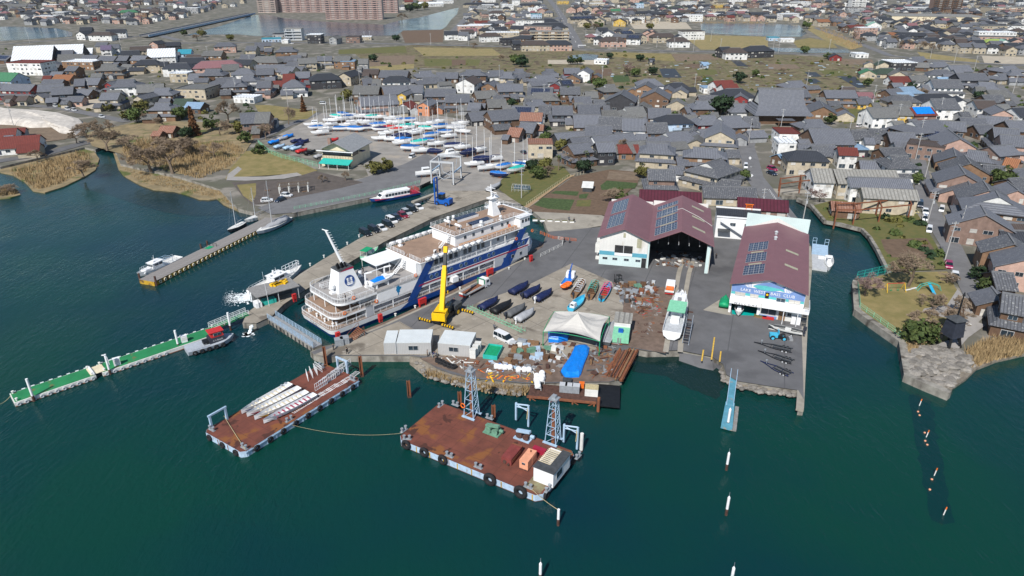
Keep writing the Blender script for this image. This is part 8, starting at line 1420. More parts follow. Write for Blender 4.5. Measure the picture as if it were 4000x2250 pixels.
for i in range(6):tinybox('flower_trough',2090+i*29,863+i*1.6,1.5,.6,.6,'white',f'white flower trough along the dock road, {("first","second","third","fourth","fifth","sixth")[i]} from the ship','planter',0,'grass',group='flower troughs')
# open net shed on the dock arm with yellow covers on its roof
t=thing('net_shed',P(1075,1168,LAND),R_(38),'open shed with flat grey roof carrying yellow bundles','shed');m=MB();m.box(-5.2,5.2,-3.2,3.2,3.0,3.15);m.build('roof','greywood',t)
for x in(-4.8,0,4.8):
 for y in(-2.9,2.9):m=MB();m.cyl((x,y,0),(x,y,3.0),.09,.09,6);m.build('post','lightgrey',t)
m=MB();m.box(-4.6,4.4,.5,2.6,0,1.8);m.build('net_stack','clothdark',t);m=MB();m.box(-3.5,-.5,-2.4,-.6,0,1.3);m.build('fish_tank','teal',t);m=MB();m.box(-5.4,-4.0,-2.8,-.6,0,1.4);m.build('cool_box','white',t)
m=MB();rg=random.Random(4)
for i in range(16):m.obox((rg.uniform(0,3.6),rg.uniform(0,2.2),3.35),rg.uniform(.8,1.6),.5,.4,rg.uniform(0,.9))
m.build('yellow_bundle','yellow',t);m=MB();m.cyl((-2.6,-3.3,0),(-2.9,-3.3,9),.06,.03,5);m.build('aerial','white',t)
# ---------------------------------------------------------------- blue forklift truck and travel hoist in the marina
t=thing('heavy_forklift',P(1728,800,LAND+.03),R_(155),'big blue boat forklift with tall mast on the marina quay','forklift');m=MB();m.box(-3.2,1.6,-1.2,1.2,.7,2.0);m.build('body','blue',t);m=MB();m.box(-3.4,-2.0,-1.25,1.25,1.0,2.5);m.build('counterweight','blue',t);m=MB();m.box(-.8,.9,-.9,.9,2.0,3.9);m.build('cab','glass',t);m=MB();m.box(-.9,1.0,-1,1,3.9,4.0);m.build('cab_roof','blue',t)
for y in(-.9,.9):m=MB();m.box(2.0,2.4,y-.18,y+.18,.2,9.0);m.build('mast_channel','blue',t);m=MB();m.box(2.4,6.5,y-.15,y+.15,.25,.45);m.build('fork','darkgrey',t)
for z in(2,4.5,7,8.8):m=MB();m.box(2.05,2.35,-.9,.9,z,z+.3);m.build('mast_brace','blue',t)
for x in(-2.2,1.3):
 for y in(-1.2,1.2):put('wheel',WHM,t,(x,y,.75),0,scale=(2.3,2.4,2.3),mat={1:'blue'})
t=thing('travel_hoist',P(1745,708,LAND+.03),R_(-14),'pale grey wheeled boat hoist frame over the slip','hoist')
for x in(-4.2,4.2):
 for y in(-4.5,4.5):m=MB();m.box(x-.25,x+.25,y-.25,y+.25,.7,8.0);m.build('column','lightgrey',t);put('wheel',WHM,t,(x,y,.6),0,scale=(1.9,2,1.9))
for y in(-4.5,4.5):m=MB();m.box(-4.45,4.45,y-.28,y+.28,8.0,8.6);m.build('cross_beam','lightgrey',t)
for x in(-4.2,):m=MB();m.box(x-.22,x+.22,-4.2,4.2,8.02,8.5);m.build('side_beam','lightgrey',t)
for x in(-4.2,4.2):m=MB();m.box(x-.2,x+.2,-4.2,4.2,4.4,4.8);m.build('lower_beam','paleblue',t)
for y in(-3,3):m=MB();m.tube([(-3.2,y,7.9),(-2.4,y,2.6),(0,y,1.6),(2.4,y,2.6),(3.2,y,7.9)],.1,5);m.build('sling','boatgrey',t)
t,a,L=frame3('hoist_runway',P(1612,788,1.2),P(1714,750,1.2),0,'concrete hoist runway on stub piles in the basin','runway');m=MB();m.box(0,L,-.7,.7,.7,1.3);m.build('beam','paleconcrete',t)
for i in range(7):m=MB();x=L*(i+.5)/7;m.cyl((x,0,-1.5),(x,0,.7),.3,.3,8);m.build('pile','quaywall',t)
# ---------------------------------------------------------------- rusty gantry over the canal bank
def gantry(pts,h,label,arms=True):
 p=W(pts,LAND);t=thing('steel_gantry',p[0],0,label,'gantry');o=p[0]
 for i,a in enumerate(p):
  s_=a-o;m=MB();m.box(s_.x-.18,s_.x+.18,s_.y-.18,s_.y+.18,-2.5,h);m.build('column','rust',t);m=MB();m.obox((s_.x+1.2,s_.y+3.2,h-.1),.3,7.4,.35,R_(-20));m.build('cross_arm','rust',t);q_=Vector((s_.x+2.3,s_.y+6.4,0));m=MB();m.box(q_.x-.18,q_.x+.18,q_.y-.18,q_.y+.18,-2.5,h);m.build('column','rust',t)
 for i in range(len(p)-1):
  for off in(Vector((0,0,0)),Vector((2.3,6.4,0))):m=MB();m.cyl(p[i]-o+off+Vector((0,0,h-.35)),p[i+1]-o+off+Vector((0,0,h-.35)),.24,.24,4);m.build('beam','rust',t)
gantry([(3258,878),(3330,880),(3430,870),(3545,858)],5.2,'rusty steel gantry frame spanning the canal bank');gantry([(3040,770),(3120,758),(3180,752)],5.0,'rusty red steel gantry at the canal head')
m=thing('canal_bridge',P(3040,752,LAND),R_(-8),'low concrete road slab across the canal head','bridge');b_=MB();b_.box(-1,12,-3,4,-.3,.2);b_.build('slab','paleconcrete',m);b_=MB();b_.box(-1,12,-3.1,-2.9,.2,.9);b_.build('parapet','quaywall',m)
# ---------------------------------------------------------------- people
def person_mesh(name,j):
 """continuous body: joints with radii, skinned and smoothed"""
 me=bpy.data.meshes.new(name);me.from_pydata([v[0]for v in j],[(i,v[2])for i,v in enumerate(j)if v[2]is not None],[]);o=bpy.data.objects.new(name,me);COL.objects.link(o);sk=o.modifiers.new('skin','SKIN');
 for i,v in enumerate(j):me.skin_vertices[0].data[i].radius=(v[1],v[1]*.9)
 me.skin_vertices[0].data[0].use_root=True;ss=o.modifiers.new('sub','SUBSURF');ss.levels=1;ss.render_levels=1;dg=bpy.context.evaluated_depsgraph_get();r=bpy.data.meshes.new_from_object(o.evaluated_get(dg));bpy.data.objects.remove(o);r.materials.clear();r.polygons.foreach_set('use_smooth',[True]*len(r.polygons));return r
def pose(walk=0.,lean=0.,arm=0.):
 J=[((0,0,.95),.15,None),((.02+lean*.3,0,1.2),.16,0),((.02+lean,0,1.42),.15,1),((.04+lean*1.2,0,1.53),.055,2),((.06+lean*1.4,0,1.66),.105,3),((.06+lean*1.4,0,1.75),.07,4)]
 for s_ in(-1,1):
  b=len(J);J+=[((lean,s_*.2,1.4),.075,2),((lean+arm*.15-.03*walk*s_,s_*.25,1.14),.055,b),((lean+.1+arm*.35+.1*walk*-s_,s_*.24,.92+arm*.3),.042,b+1),((lean+.13+arm*.42+.12*walk*-s_,s_*.235,.84+arm*.34),.04,b+2)]
  b=len(J);J+=[((0,s_*.1,.88),.105,0),((.05+walk*.16*s_,s_*.1,.49),.075,b),((-.02+walk*.26*s_,s_*.1,.09),.05,b+1),((.12+walk*.26*s_,s_*.11,.05),.045,b+2)]
 return J
PM=[person_mesh('body',pose(0,0,0)),person_mesh('body',pose(1,.03,.1)),person_mesh('body',pose(.2,.25,1))]
def clothes(name,top,legs):
 m=mk(name,top,.85,.1,3);t_=m.node_tree;b=t_.nodes['Principled BSDF'];src=b.inputs['Base Color'].links[0].from_socket;sp=t_.nodes.new('ShaderNodeSeparateXYZ');t_.links.new(t_.nodes.new('ShaderNodeTexCoord').outputs['Object'],sp.inputs[0])
 for lim,c,lt in((.93,legs,True),(.1,(.02,.02,.02),True),(1.5,(.45,.28,.19),False)):
  k=t_.nodes.new('ShaderNodeMath');k.operation='LESS_THAN' if lt else 'GREATER_THAN';k.inputs[1].default_value=lim;t_.links.new(sp.outputs[2],k.inputs[0]);mx=t_.nodes.new('ShaderNodeMix');mx.data_type='RGBA';mx.inputs[7].default_value=(*c,1);t_.links.new(k.outputs[0],mx.inputs[0]);t_.links.new(src,mx.inputs[6]);src=mx.outputs[2]
 t_.links.new(src,b.inputs['Base Color'])
clothes('cl_black',(.015,.016,.02),(.02,.02,.025));clothes('cl_navy',(.03,.035,.12),(.25,.3,.32));clothes('cl_brown',(.2,.15,.12),(.06,.05,.05));clothes('cl_beige',(.45,.36,.27),(.5,.42,.33));clothes('cl_grey',(.12,.13,.15),(.03,.03,.04));clothes('cl_red',(.22,.05,.05),(.03,.03,.04))
HR=MB();HR.sphere((.045,0,1.72),.118,8,6,0,.8);HRM=HR.mesh('hair','black',True);HLT=MB();HLT.sphere((.05,0,1.74),.13,8,6,0,.75);HLTM=HLT.mesh('helmet','white',True);FC=MB();FC.box(.155,.165,-.05,-.02,1.66,1.675);FC.box(.155,.165,.02,.05,1.66,1.675);FC.box(.16,.185,-.012,.012,1.62,1.66);FC.box(.152,.162,-.03,.03,1.59,1.6);FCM=FC.mesh('face_features','brownwood')
def person(px,py,k,cl,rz,label,z=LAND,hat=False):
 t=thing('person',P(px,py,z+.03),R_(rz),label,'person');o=put('body',PM[k]if True else None,t);o.data.materials.append(MAT['cl_black'])if not o.data.materials else None;o.material_slots[0].link='OBJECT';o.material_slots[0].material=MAT[cl];dx=(0,.036,.35)[k]
 put('helmet' if hat else 'hair',HLTM if hat else HRM,t,(dx,0,0));put('face_features',FCM,t,(dx,0,0));return t
person(1304,1370,0,'cl_black',200,'person in dark clothes standing by the pump boxes');person(1358,1386,1,'cl_black',150,'person in black walking in front of the pump boxes');person(1670,1396,0,'cl_brown',20,'person in brown coat holding a box beside the site cabin');person(1691,1400,2,'cl_navy',0,'person in blue jacket bending between the cabins');person(1708,1400,2,'cl_grey',190,'person in dark jacket stooping between the cabins');person(1931,1290,1,'cl_grey',80,'person walking behind the white minivan');person(1774,1187,0,'cl_red',10,'person in dark red by the lorry tail');person(1716,1200,0,'cl_grey',120,'person in grey behind the crane boom')
person(2222,864,1,'cl_grey',90,'person at the dock road, left of a pair by the troughs');person(2242,872,1,'cl_black',90,'person at the dock road, right of a pair by the troughs');person(2203,950,0,'cl_black',270,'person in black at the dock head, left of two');person(2224,952,0,'cl_grey',250,'person in dark jacket at the dock head, right of two');person(2796,1013,0,'cl_black',250,'person in black in the shade of the boathouse');person(2664,1032,1,'cl_beige',270,'person in beige overalls on the slip, left one');person(2688,1037,2,'cl_beige',260,'person in beige overalls stooping on the slip, right one')
for(x,y,k,c,l)in((29.5,.9,2,'cl_black','first'),(31,.9,0,'cl_black','second'),(32.2,1.1,2,'cl_grey','third')):t=person(0,0,k,c,-40,f'crew member at the life rafts on deck, {l} from aft',hat=True);p=shipw(x,y,10.84);t.location=p
t=person(0,0,1,'cl_black',210,'person in black walking across the aft deck of the ship');t.location=shipw(15.6,10.6,7.72);t=person(0,0,0,'cl_black',200,'person leaning at the aft rail of the ship');t.location=shipw(4.6,.9,7.72)
# ================================================================= YACHT YARD
ORD='first second third fourth fifth sixth seventh eighth ninth tenth eleventh twelfth thirteenth fourteenth fifteenth sixteenth seventeenth eighteenth nineteenth twentieth twenty-first twenty-second twenty-third twenty-fourth twenty-fifth twenty-sixth twenty-seventh twenty-eighth twenty-ninth thirtieth thirty-first thirty-second thirty-third thirty-fourth thirty-fifth thirty-sixth thirty-seventh thirty-eighth thirty-ninth fortieth'.split()
def yacht_proto(L=8.0,mast=10.5,cover=True,motor=False):
 t=thing('yacht',(0,0,-50));hullmesh(L,2.7,1.45,.6,sheer=.3,full=.5,trans=.65).build('hull',['white','offwhite'],t,(0,0,.9))
 if motor:cabin(L*.36,2.0,1.5,.5).build('wheelhouse','white',t,(-L*.05,0,2.3));m=MB();m.box(-L*.2,L*.08,-1.02,1.02,3.2,3.55);m.build('cabin_window','glass',t)
 elif not cover:cabin(L*.34,1.6,.5,.5).build('cabin','white',t,(L*.06,0,2.3));m=MB();m.box(-L*.36,-L*.12,-.7,.7,2.36,2.5);m.build('cockpit','lightgrey',t)
 if not motor:
  m=MB();m.cyl((L*.1,0,2.3),(L*.08,0,2.3+mast),.095,.07,6);m.cyl((L*.09,-.8,2.3+mast*.55),(L*.09,.8,2.3+mast*.55),.03,.03,4);m.build('mast','white',t);m=MB()
  for e in((L*.5,0,2.6),(-L*.48,0,2.3),(L*.1,1.1,2.4),(L*.1,-1.1,2.4)):m.cyl((L*.08,0,2.2+mast),e,.012,.012,3,caps=False)
  m.build('rigging','grey',t);m=MB();m.cyl((L*.1,0,3.1),(-L*.4,0,3.1),.1,.1,6);m.build('boom','navy',t)
 if cover:
  m=MB();m.loft([[(x*L,-w_,2.3),(x*L,-w_*.9,2.5),(x*L,0,h_),(x*L,w_*.9,2.5),(x*L,w_,2.3)]for x,w_,h_ in((-.48,.85,2.75),(-.25,1.2,3.1),(0,1.32,3.25),(.25,1.05,2.95),(.44,.4,2.85))]);m.build('cover','tarp',t)
 m=MB()
 for x in(-L*.28,L*.18):
  for s_ in(-1,1):m.cyl((x,s_*1.25,0),(x,s_*.9,1.5),.07,.07,4)
  m.cyl((x,-1.2,.15),(x,1.2,.15),.06,.06,4)
 m.cyl((-L*.28,-1.2,.15),(L*.18,-1.2,.15),.06,.06,4);m.cyl((-L*.28,1.2,.15),(L*.18,1.2,.15),.06,.06,4);m.box(-L*.06,L*.1,-.12,.12,0,1.0);m.build('cradle','rust',t);return freeze(t)
YP={'c':yacht_proto(),'o':yacht_proto(cover=False),'m':yacht_proto(9,0,False,True)};ry=random.Random(8);YL=[]
YA="""570 155 o w w;650 148 o w w;705 138 o w w;745 122 c w b;770 165 o w w;835 165 o w w;725 195 o w w;795 232 c w b;870 220 c w n;938 215 o w w;985 200 c w b;1040 180 o w w;1090 165 o w w;1125 140 o w w;940 125 c w g;1000 125 o w w;1060 262 o w w;1155 235 c r r;1195 292 c n n;1250 258 o w w;1320 255 o w w;1025 312 m w w;480 262 o w w;440 215 c w b;420 190 m w w;860 120 o w w;690 105 c w b;620 120 c w g;1180 205 o w w;1090 215 c r r;1240 215 c w g;560 195 o w w;660 225 c w b;540 230 o w w;900 175 o w w;1010 230 c w n;1120 320 o w w;1220 330 c w b;1150 175 o w w;780 110 o w w;1210 150 c w b"""
YB="""150 92 o w w;232 132 c w g;130 172 o w w;45 205 c n n;330 75 o w w;400 165 c w b;440 200 o w w;290 195 c w b;240 238 c w b;105 312 c w b;195 332 o w w;312 335 c n n;440 372 m w w;610 352 c n n;668 448 o w w;742 412 c n n;832 402 o w w;1035 500 c w g;1085 460 c w b;885 540 c n b;250 530 m w w;500 130 c w e;560 160 o w w;180 262 c w g;1120 440 o w w;60 130 o w w;90 60 c w b;270 95 o w w;360 120 c w b;540 95 o w w;20 260 o w w;330 270 o w w;480 290 c w n;560 300 o w w;700 330 o w w;920 470 c w b;790 480 o w w"""
for ox,oy,S in((1040,400,YA),(1560,440,YB)):
 for e in S.split(';'):
  x,y,k,h_,c_=e.split();p=P(ox+float(x)/2.275,oy+float(y)/2.275,LAND+1.9);YL.append((p,k,h_,c_))
YH=dict(w='white',n='navy',r='offwhite');mk('coverblue',(.015,.12,.38),.6,.2,1.5,orand=.3)
YC=dict(w='white',b='coverblue',n='navy',g='teal',r='red',e='clothgrey');YCN=dict(w='',b='blue',n='navy',g='green',r='red',e='grey');seen={}
YL.sort(key=lambda e:e[0].x/e[0].y)
for p,k,h_,c_ in YL:
 key=(k,c_);i=seen[key]=seen.get(key,-1)+1;nm={'m':'white motor cruiser','o':'bare-decked white yacht','c':f'yacht under {YCN[c_]} cover'}[k];t=copy_thing(YP[k],(p.x,p.y,LAND+.03),R_(ry.choice((190,200,205,215,20,10,-15))+ry.uniform(-12,12)),f'{nm} propped on its cradle in the yard, {ORD[i]} from left',ry.uniform(.85,1.12),{'hull':YH[h_],'cover':YC[c_]});t['category']='yacht';t['group']='yachts laid up in the yard'
for k in YP.values():
 for ch in KIDS[k.name]:bpy.data.objects.remove(ch)
 bpy.data.objects.remove(k)
for i,(x,y,c_,nm)in enumerate(((200,300,'tarp','bright blue'),(150,320,'clothgrey','white'),(270,342,'navy','navy'),(335,348,'navy','dark navy'),(72,352,'tarp','blue'),(120,392,'paleblue','pale blue'),(205,402,'paleblue','faded blue'),(268,408,'paleblue','light blue'),(318,432,'red','red'),(600,335,'red','red and white'),(290,378,'navy','deep navy'),(390,445,'black','black'),(480,478,'clothgrey','white'))):
 px,py=1040+x/2.275,400+y/2.275;t=covered((px,py),(px+20,py-5),5.6,c_,f'small boat under {nm} sheet behind the restaurant fence, {ORD[i]} listed from the lane',None);t['label']=f'dinghy under {nm} sheet in the compound left of the restaurant, {ORD[i]} one';t['group']='sheeted dinghies left of the restaurant'
a=P(1928,735,LAND+.9);t=covered((1930,730),(1965,712),9.5,'clothgrey','long boat under grey cover behind the ship bow',None)
# ================================================================= TREES, REEDS, ROCKS
mk('leaf',(.045,.075,.02),.8,.35,3,orand=.25,col2=(.085,.11,.03));mk('leafolive',(.12,.115,.03),.8,.3,3,orand=.15);mk('leafdark',(.022,.045,.018),.8,.35,3,orand=.2);mk('leafrust',(.13,.06,.025),.85,.3,3);mk('twig',(.25,.19,.135),.9,.2,3);mk('twigpink',(.28,.2,.18),.9,.2,3);mk('reed',(.40,.29,.15),.9,.25,.4,coords='World',col2=(.30,.21,.11));mk('palmleaf',(.06,.08,.025),.7,.3,3)
rt=random.Random(99)
def crown_mesh(name,n,mat,shape='round',leaf=.12,seed=1):
 rg=random.Random(seed);m=MB();cl=[]
 for i in range(26):
  while True:
   v=Vector((rg.uniform(-1,1),rg.uniform(-1,1),rg.uniform(-1,1)))
   if .25<v.length<.9:break
  cl.append((v,rg.uniform(.22,.42)))
 for i in range(n):
  if shape=='cone':
   h=rg.random()**1.35;r=(1-h)*rg.uniform(.55,1.05)*(.85+.3*math.sin(h*40));a=rg.uniform(0,6.283);p=Vector((r*.5*math.cos(a),r*.5*math.sin(a),h*2-1))
  else:
   c,r=rg.choice(cl);d=Vector((rg.gauss(0,1),rg.gauss(0,1),rg.gauss(0,1))).normalized();p=c+d*r*rg.uniform(.6,1.05);p.z*=.85
  nv=(p.normalized()+Vector((rg.gauss(0,.6),rg.gauss(0,.6),rg.gauss(0,.6)))).normalized();u=nv.orthogonal().normalized();w_=nv.cross(u);s_=leaf*rg.uniform(.6,1.3);m.poly([p-u*s_-w_*s_*.6,p+u*s_-w_*s_*.6,p+u*s_+w_*s_*.6,p-u*s_+w_*s_*.6])
 return m.mesh(name,mat)
def bare_mesh(seed,mat,depth=6,spread=.62,trunk=.32):
 rg=random.Random(seed);tr=MB();tw=MB()
 def grow(p,d,L,r,k):
  e=p+d*L;r=max(r,.003);(tr if k<3 else tw).cyl(p,e,r,max(r*.66,.0028),5 if k<2 else 3,caps=False)
  if k>=depth:return
  for i in range(3 if k<2 else(3 if k<4 else 6)):
   nd=(d+Vector((rg.gauss(0,spread),rg.gauss(0,spread),rg.gauss(.08,spread*.55)))).normalized();grow(e if i or k==0 else p.lerp(e,.7),nd,L*rg.uniform(.62,.86),r*.6,k+1)
 grow(Vector((0,0,0)),Vector((rg.uniform(-.15,.15),rg.uniform(-.15,.15),1)).normalized(),trunk*.8,.035,0)
 R=sorted(math.hypot(v[0],v[1])for v in tw.v)[int(len(tw.v)*.93)];Hh=sorted(v[2]for v in tw.v)[int(len(tw.v)*.99)]
 for b_ in(tr,tw):b_.v=[(v[0]/R,v[1]/R,v[2]/Hh)for v in b_.v]
 return tr.mesh('trunk','bark'),tw.mesh('crown',mat)
TRK=MB();TRK.cyl((0,0,0),(.03,0,.55),.07,.05,7);
for a in range(5):TRK.cyl((.03,0,.45),(.35*math.cos(a*1.26),.35*math.sin(a*1.26),.95),.04,.015,5)
TRKM=TRK.mesh('trunk','bark');CRN={k:[crown_mesh('crown',1100,mt,sh,lf,s_)for s_ in(1,2)]for k,mt,sh,lf in(('e','leaf','round',.11),('v','leafolive','round',.11),('d','leafdark','round',.12),('c','leafrust','cone',.10))};BARE={'b':[bare_mesh(s_,'twig')for s_ in(4,5,6)],'w':[bare_mesh(s_,'twig',6,.75,.24)for s_ in(7,8)],'p':[bare_mesh(s_,'twigpink')for s_ in(9,)]}
TNAME=dict(e='green broadleaf evergreen tree',v='olive green rounded tree',d='dark evergreen tree',c='rust-brown conifer',b='leafless brown tree',w='spreading leafless willow',p='bare pinkish cherry tree');TREES={}
def tree(px,py,k,r,h=None,z=LAND):
 p=P(px,py,z);t=thing('tree',p,rt.uniform(0,6.28),None,'tree')
 if k in CRN:
  h=h or r*1.9;cz=h-r*.85;put('trunk',TRKM,t,(0,0,0),0,scale=(r*.9,r*.9,h*.62));put('crown',rt.choice(CRN[k]),t,(0,0,h/2+.2 if k=='c' else cz),0,scale=(r*1.15 if k=='c' else r,r*1.15 if k=='c' else r,h/2 if k=='c' else r*.9))
 else:a,b=rt.choice(BARE[k]);h=h or r*1.3;s_=(r,r,h);put('trunk',a,t,None,0,scale=s_);put('crown',b,t,None,0,scale=s_)
 TREES.setdefault((k,zone(p)if p.y>200 else 'near the water'),[]).append((t,p));return t
for e in """536 480 e 4.5;559 440 v 4;707 470 e 4;427 435 v 2.6;762 530 c 5 13;1186 437 c 3.2 8.5;1458 242 d 3.6;1630 42 e 9;1660 38 v 8;1600 48 d 8;1570 82 b 8;1547 162 d 4;2040 262 d 5;2015 255 e 5;2213 398 e 4.8;2338 352 e 4.6;2314 325 c 3 6;2815 448 d 6;2889 325 d 4.4;2291 116 v 5;2338 114 e 6;2320 118 b 6;2536 118 v 5;2499 240 d 3.4;2256 252 e 4;2230 252 d 3.4;2481 300 e 3.6;2455 296 b 4.5;2462 285 p 5;2550 292 d 3.4;3140 210 e 4;3150 112 e 6;3240 486 e 3;3652 550 e 4.6;3385 338 e 3;2097 700 e 3;2128 668 v 3;2140 690 b 3;2080 668 d 2.6;2280 676 d 3;2508 695 v 3;2400 795 b 3.6;2420 790 e 2.6;2905 705 e 2.4;2238 650 b 4;2440 600 b 4.5;3545 1122 b 5 8.5;3376 1157 p 3.8 6;3582 1332 e 3.6 5.5;3718 1240 b 4 5;3640 1200 b 3 3;3815 1095 d 2.2;3846 1140 e 2.2;3852 1212 e 2 4;3912 728 e 4;3575 720 e 2.6;3200 788 p 3.2;3610 1300 b 4 5;3760 1290 b 4 5;3700 1110 b 2.6 2.6;675 678 w 8 10;590 670 w 7 9.5;326 690 b 4.5 6;147 625 b 3.5 4;419 588 w 6 8;395 548 b 6 9;893 482 b 6 11;1128 487 b 4 8;1039 545 b 3.6 7;1014 602 e 2.8 4.6;1466 680 v 3.2 5.6;1508 672 v 3.1 5.8;1350 708 b 1.8 3.6;1260 715 b 1.8 3;985 470 e 3.6;1010 505 e 3;930 520 v 3.4;830 510 e 4;860 530 b 5;730 540 d 3;560 480 b 4;500 470 v 3;640 500 b 4;520 590 w 6 6;760 600 w 7 7;840 620 b 5;700 620 w 7 7;620 600 w 6 6;960 560 e 3;340 540 b 5;300 560 b 4;40 755 b 3 3 .3;20 760 b 3 2.6 .3;1395 255 e 2.6;1240 330 e 3.4;790 145 v 5;770 160 b 5;720 140 e 4;1790 410 e 3.6;1760 425 d 3;1735 400 e 4;1360 395 v 4;3440 175 b 6;3500 185 b 6;3540 190 b 6;3590 195 b 6;3640 205 b 6;3480 170 b 6;3340 150 b 5;3360 172 b 5;3320 100 b 5;3820 390 d 3;3560 350 d 3;3590 380 b 4;3605 330 e 3;3430 560 e 3;3870 560 d 3;2000 420 d 3;2760 480 v 3;2600 400 e 3;2720 330 b 4;2950 300 e 3;3060 290 b 3.4;3230 230 e 3;900 160 v 4;1850 190 b 4;1950 240 b 4;2380 230 d 3;2130 560 e 3;2190 590 v 3""".split(';'):
 f=e.split();tree(float(f[0]),float(f[1]),f[2],float(f[3]),float(f[4])if len(f)>4 else None,float(f[5])if len(f)>5 else LAND)
for(k,z_),L_ in TREES.items():
 L_.sort(key=lambda e:e[1].x/e[1].y)
 for i,(t,p)in enumerate(L_):t['label']=f'{TNAME[k]} {z_}'+(f', {ORD[i]} from left' if len(L_)>1 else '');t['group']='trees '+z_
for px,py,h,lb in((2288,650,5,'palm tree before the dark timber house'),(2182,668,5,'palm tree at the end of the hedge'),(3505,812,4.5,'palm tree behind the rusty gantry')):
 t=thing('palm_tree',P(px,py,LAND),0,lb,'palm tree');m=MB();m.cyl((0,0,0),(0,0,h),.22,.18,7);m.build('trunk','bark',t)
 for i in range(14):m=MB();a=i*.449*2;dx,dy=math.cos(a),math.sin(a);el=.2+.5*(i%3);pts=[(0,0,h),(dx*.8,dy*.8,h+el),(dx*1.6,dy*1.6,h+el-.6)];m.poly([pts[0],(pts[1][0]-dy*.25,pts[1][1]+dx*.25,pts[1][2]),pts[2],(pts[1][0]+dy*.25,pts[1][1]-dx*.25,pts[1][2])]);m.build('frond','palmleaf',t)
def inpoly(pts,rg):
 xs=[p[0]for p in pts];ys=[p[1]for p in pts]
 while True:
  x=rg.uniform(min(xs),max(xs));y=rg.uniform(min(ys),max(ys));ins=False
  for i in range(len(pts)):
   (xa,ya),(xb,yb)=pts[i],pts[i-1]
   if(ya>y)!=(yb>y)and x<(xb-xa)*(y-ya)/(yb-ya)+xa:ins=not ins
  if ins:return x,y
def reeds(polys,label,mat='reed',seed=1,name='reed_bed'):
 rg=random.Random(seed);m=MB()
 for pts,n,z,h in polys:
  for i in range(n):
   p=P(*inpoly(pts,rg),z)
   for j in range(4):
    a=rg.uniform(0,3.14);hh=h*rg.uniform(.5,1.15);w_=rg.uniform(.05,.11)*(1+h*.3);o=Vector((rg.gauss(0,.35),rg.gauss(0,.35),0));d=Vector((math.cos(a)*w_,math.sin(a)*w_,0));t_=Vector((rg.gauss(0,.22)*hh,rg.gauss(0,.22)*hh,hh));m.poly([p+o-d,p+o+d,p+o+t_])
 return m.build(name,mat,label=label,kind='stuff')
reeds([([(40,668),(330,590),(360,620),(345,665),(240,715),(150,740),(105,715)],900,.38,1.7),([(-50,735),(60,740),(70,760),(-50,770)],120,.3,1.6)],'dry reeds on the left spit',seed=2)
reeds([([(480,600),(560,560),(900,560),(960,590),(900,650),(780,700),(600,650),(500,640)],1700,LAND,1.9),([(480,660),(700,700),(880,750),(930,815),(840,772),(700,742),(560,715)],500,.42,.6),([(470,585),(560,545),(700,560),(860,590),(800,640),(640,640),(520,620)],500,LAND,2.8)],'tan reeds and dead grass on the left shore',seed=3)
reeds([([(3770,1385),(3850,1345),(4050,1315),(4050,1375),(3893,1402),(3800,1430)],900,.55,2.2),([(3545,1340),(3610,1335),(3620,1350),(3545,1385)],160,.9,1.3)],'golden reeds on the right-hand point',seed=4);reeds([([(1660,1470),(1757,1495),(1900,1530),(2042,1545),(2060,1520),(1900,1510),(1760,1480),(1680,1455)],700,.2,1.3)],'dry reeds along the stone bank of the yard',seed=5)
reeds([([(3190,100),(3270,125),(3370,180),(3330,195),(3230,150)],500,LAND,2.2),([(2700,85),(3000,88),(3000,93),(2700,92)],200,LAND,2)],'tan reeds round the far pond',seed=6)
# low shrubs in the gardens between the houses
rg=random.Random(31);m=MB();quarters=[([(0,180),(1000,200),(1100,390),(800,470),(300,430),(0,390)],130),([(1000,200),(2050,260),(2100,520),(1900,450),(1250,420)],110),([(2050,270),(2950,330),(2950,560),(2450,640),(2080,560)],130),([(3000,330),(4000,250),(4000,800),(3650,700),(3000,600)],170),([(1400,180),(2300,200),(3400,230),(3350,330),(2400,310),(1700,265)],55),([(3180,800),(3560,810),(3690,1050),(3500,1055),(3400,900),(3240,860)],40)]
for pts,n in quarters:
 for i in range(n):
  p=P(*inpoly(pts,rg),LAND);r=rg.uniform(.7,2.0);mi=rg.choice((0,0,1,2))
  for j in range(46):
   d=Vector((rg.gauss(0,1),rg.gauss(0,1),abs(rg.gauss(0,1)))).normalized();c=p+d*r*rg.uniform(.6,1.0);nv=(d+Vector((rg.gauss(0,.5),rg.gauss(0,.5),rg.gauss(0,.5)))).normalized();u=nv.orthogonal().normalized()*r*.26;w_=nv.cross(u);m.poly([c-u-w_,c+u-w_,c+u+w_,c-u+w_],mi)
m.build('garden_shrubs',['leaf','leafolive','leafdark'],label='low shrubs and hedges in gardens between the houses',kind='stuff')
# field clutter: cloches, sheets, stakes
m=MB()
for i in range(150):
 p=P(*inpoly([(2330,240),(3350,240),(3400,330),(2900,350),(2400,310)],rg),LAND+.3);h_=rg.uniform(.12,.5);m.obox((p.x,p.y,LAND+.2+h_/2),rg.uniform(.4,3.5),rg.uniform(.3,.8),h_,rg.uniform(-.4,.4),rg.choice((0,1,1,2,3)))
m.build('field_clutter',['offwhite','greywood','paleblue','grass'],label='cloches, sheets and crates scattered over the vegetable plots',kind='stuff')
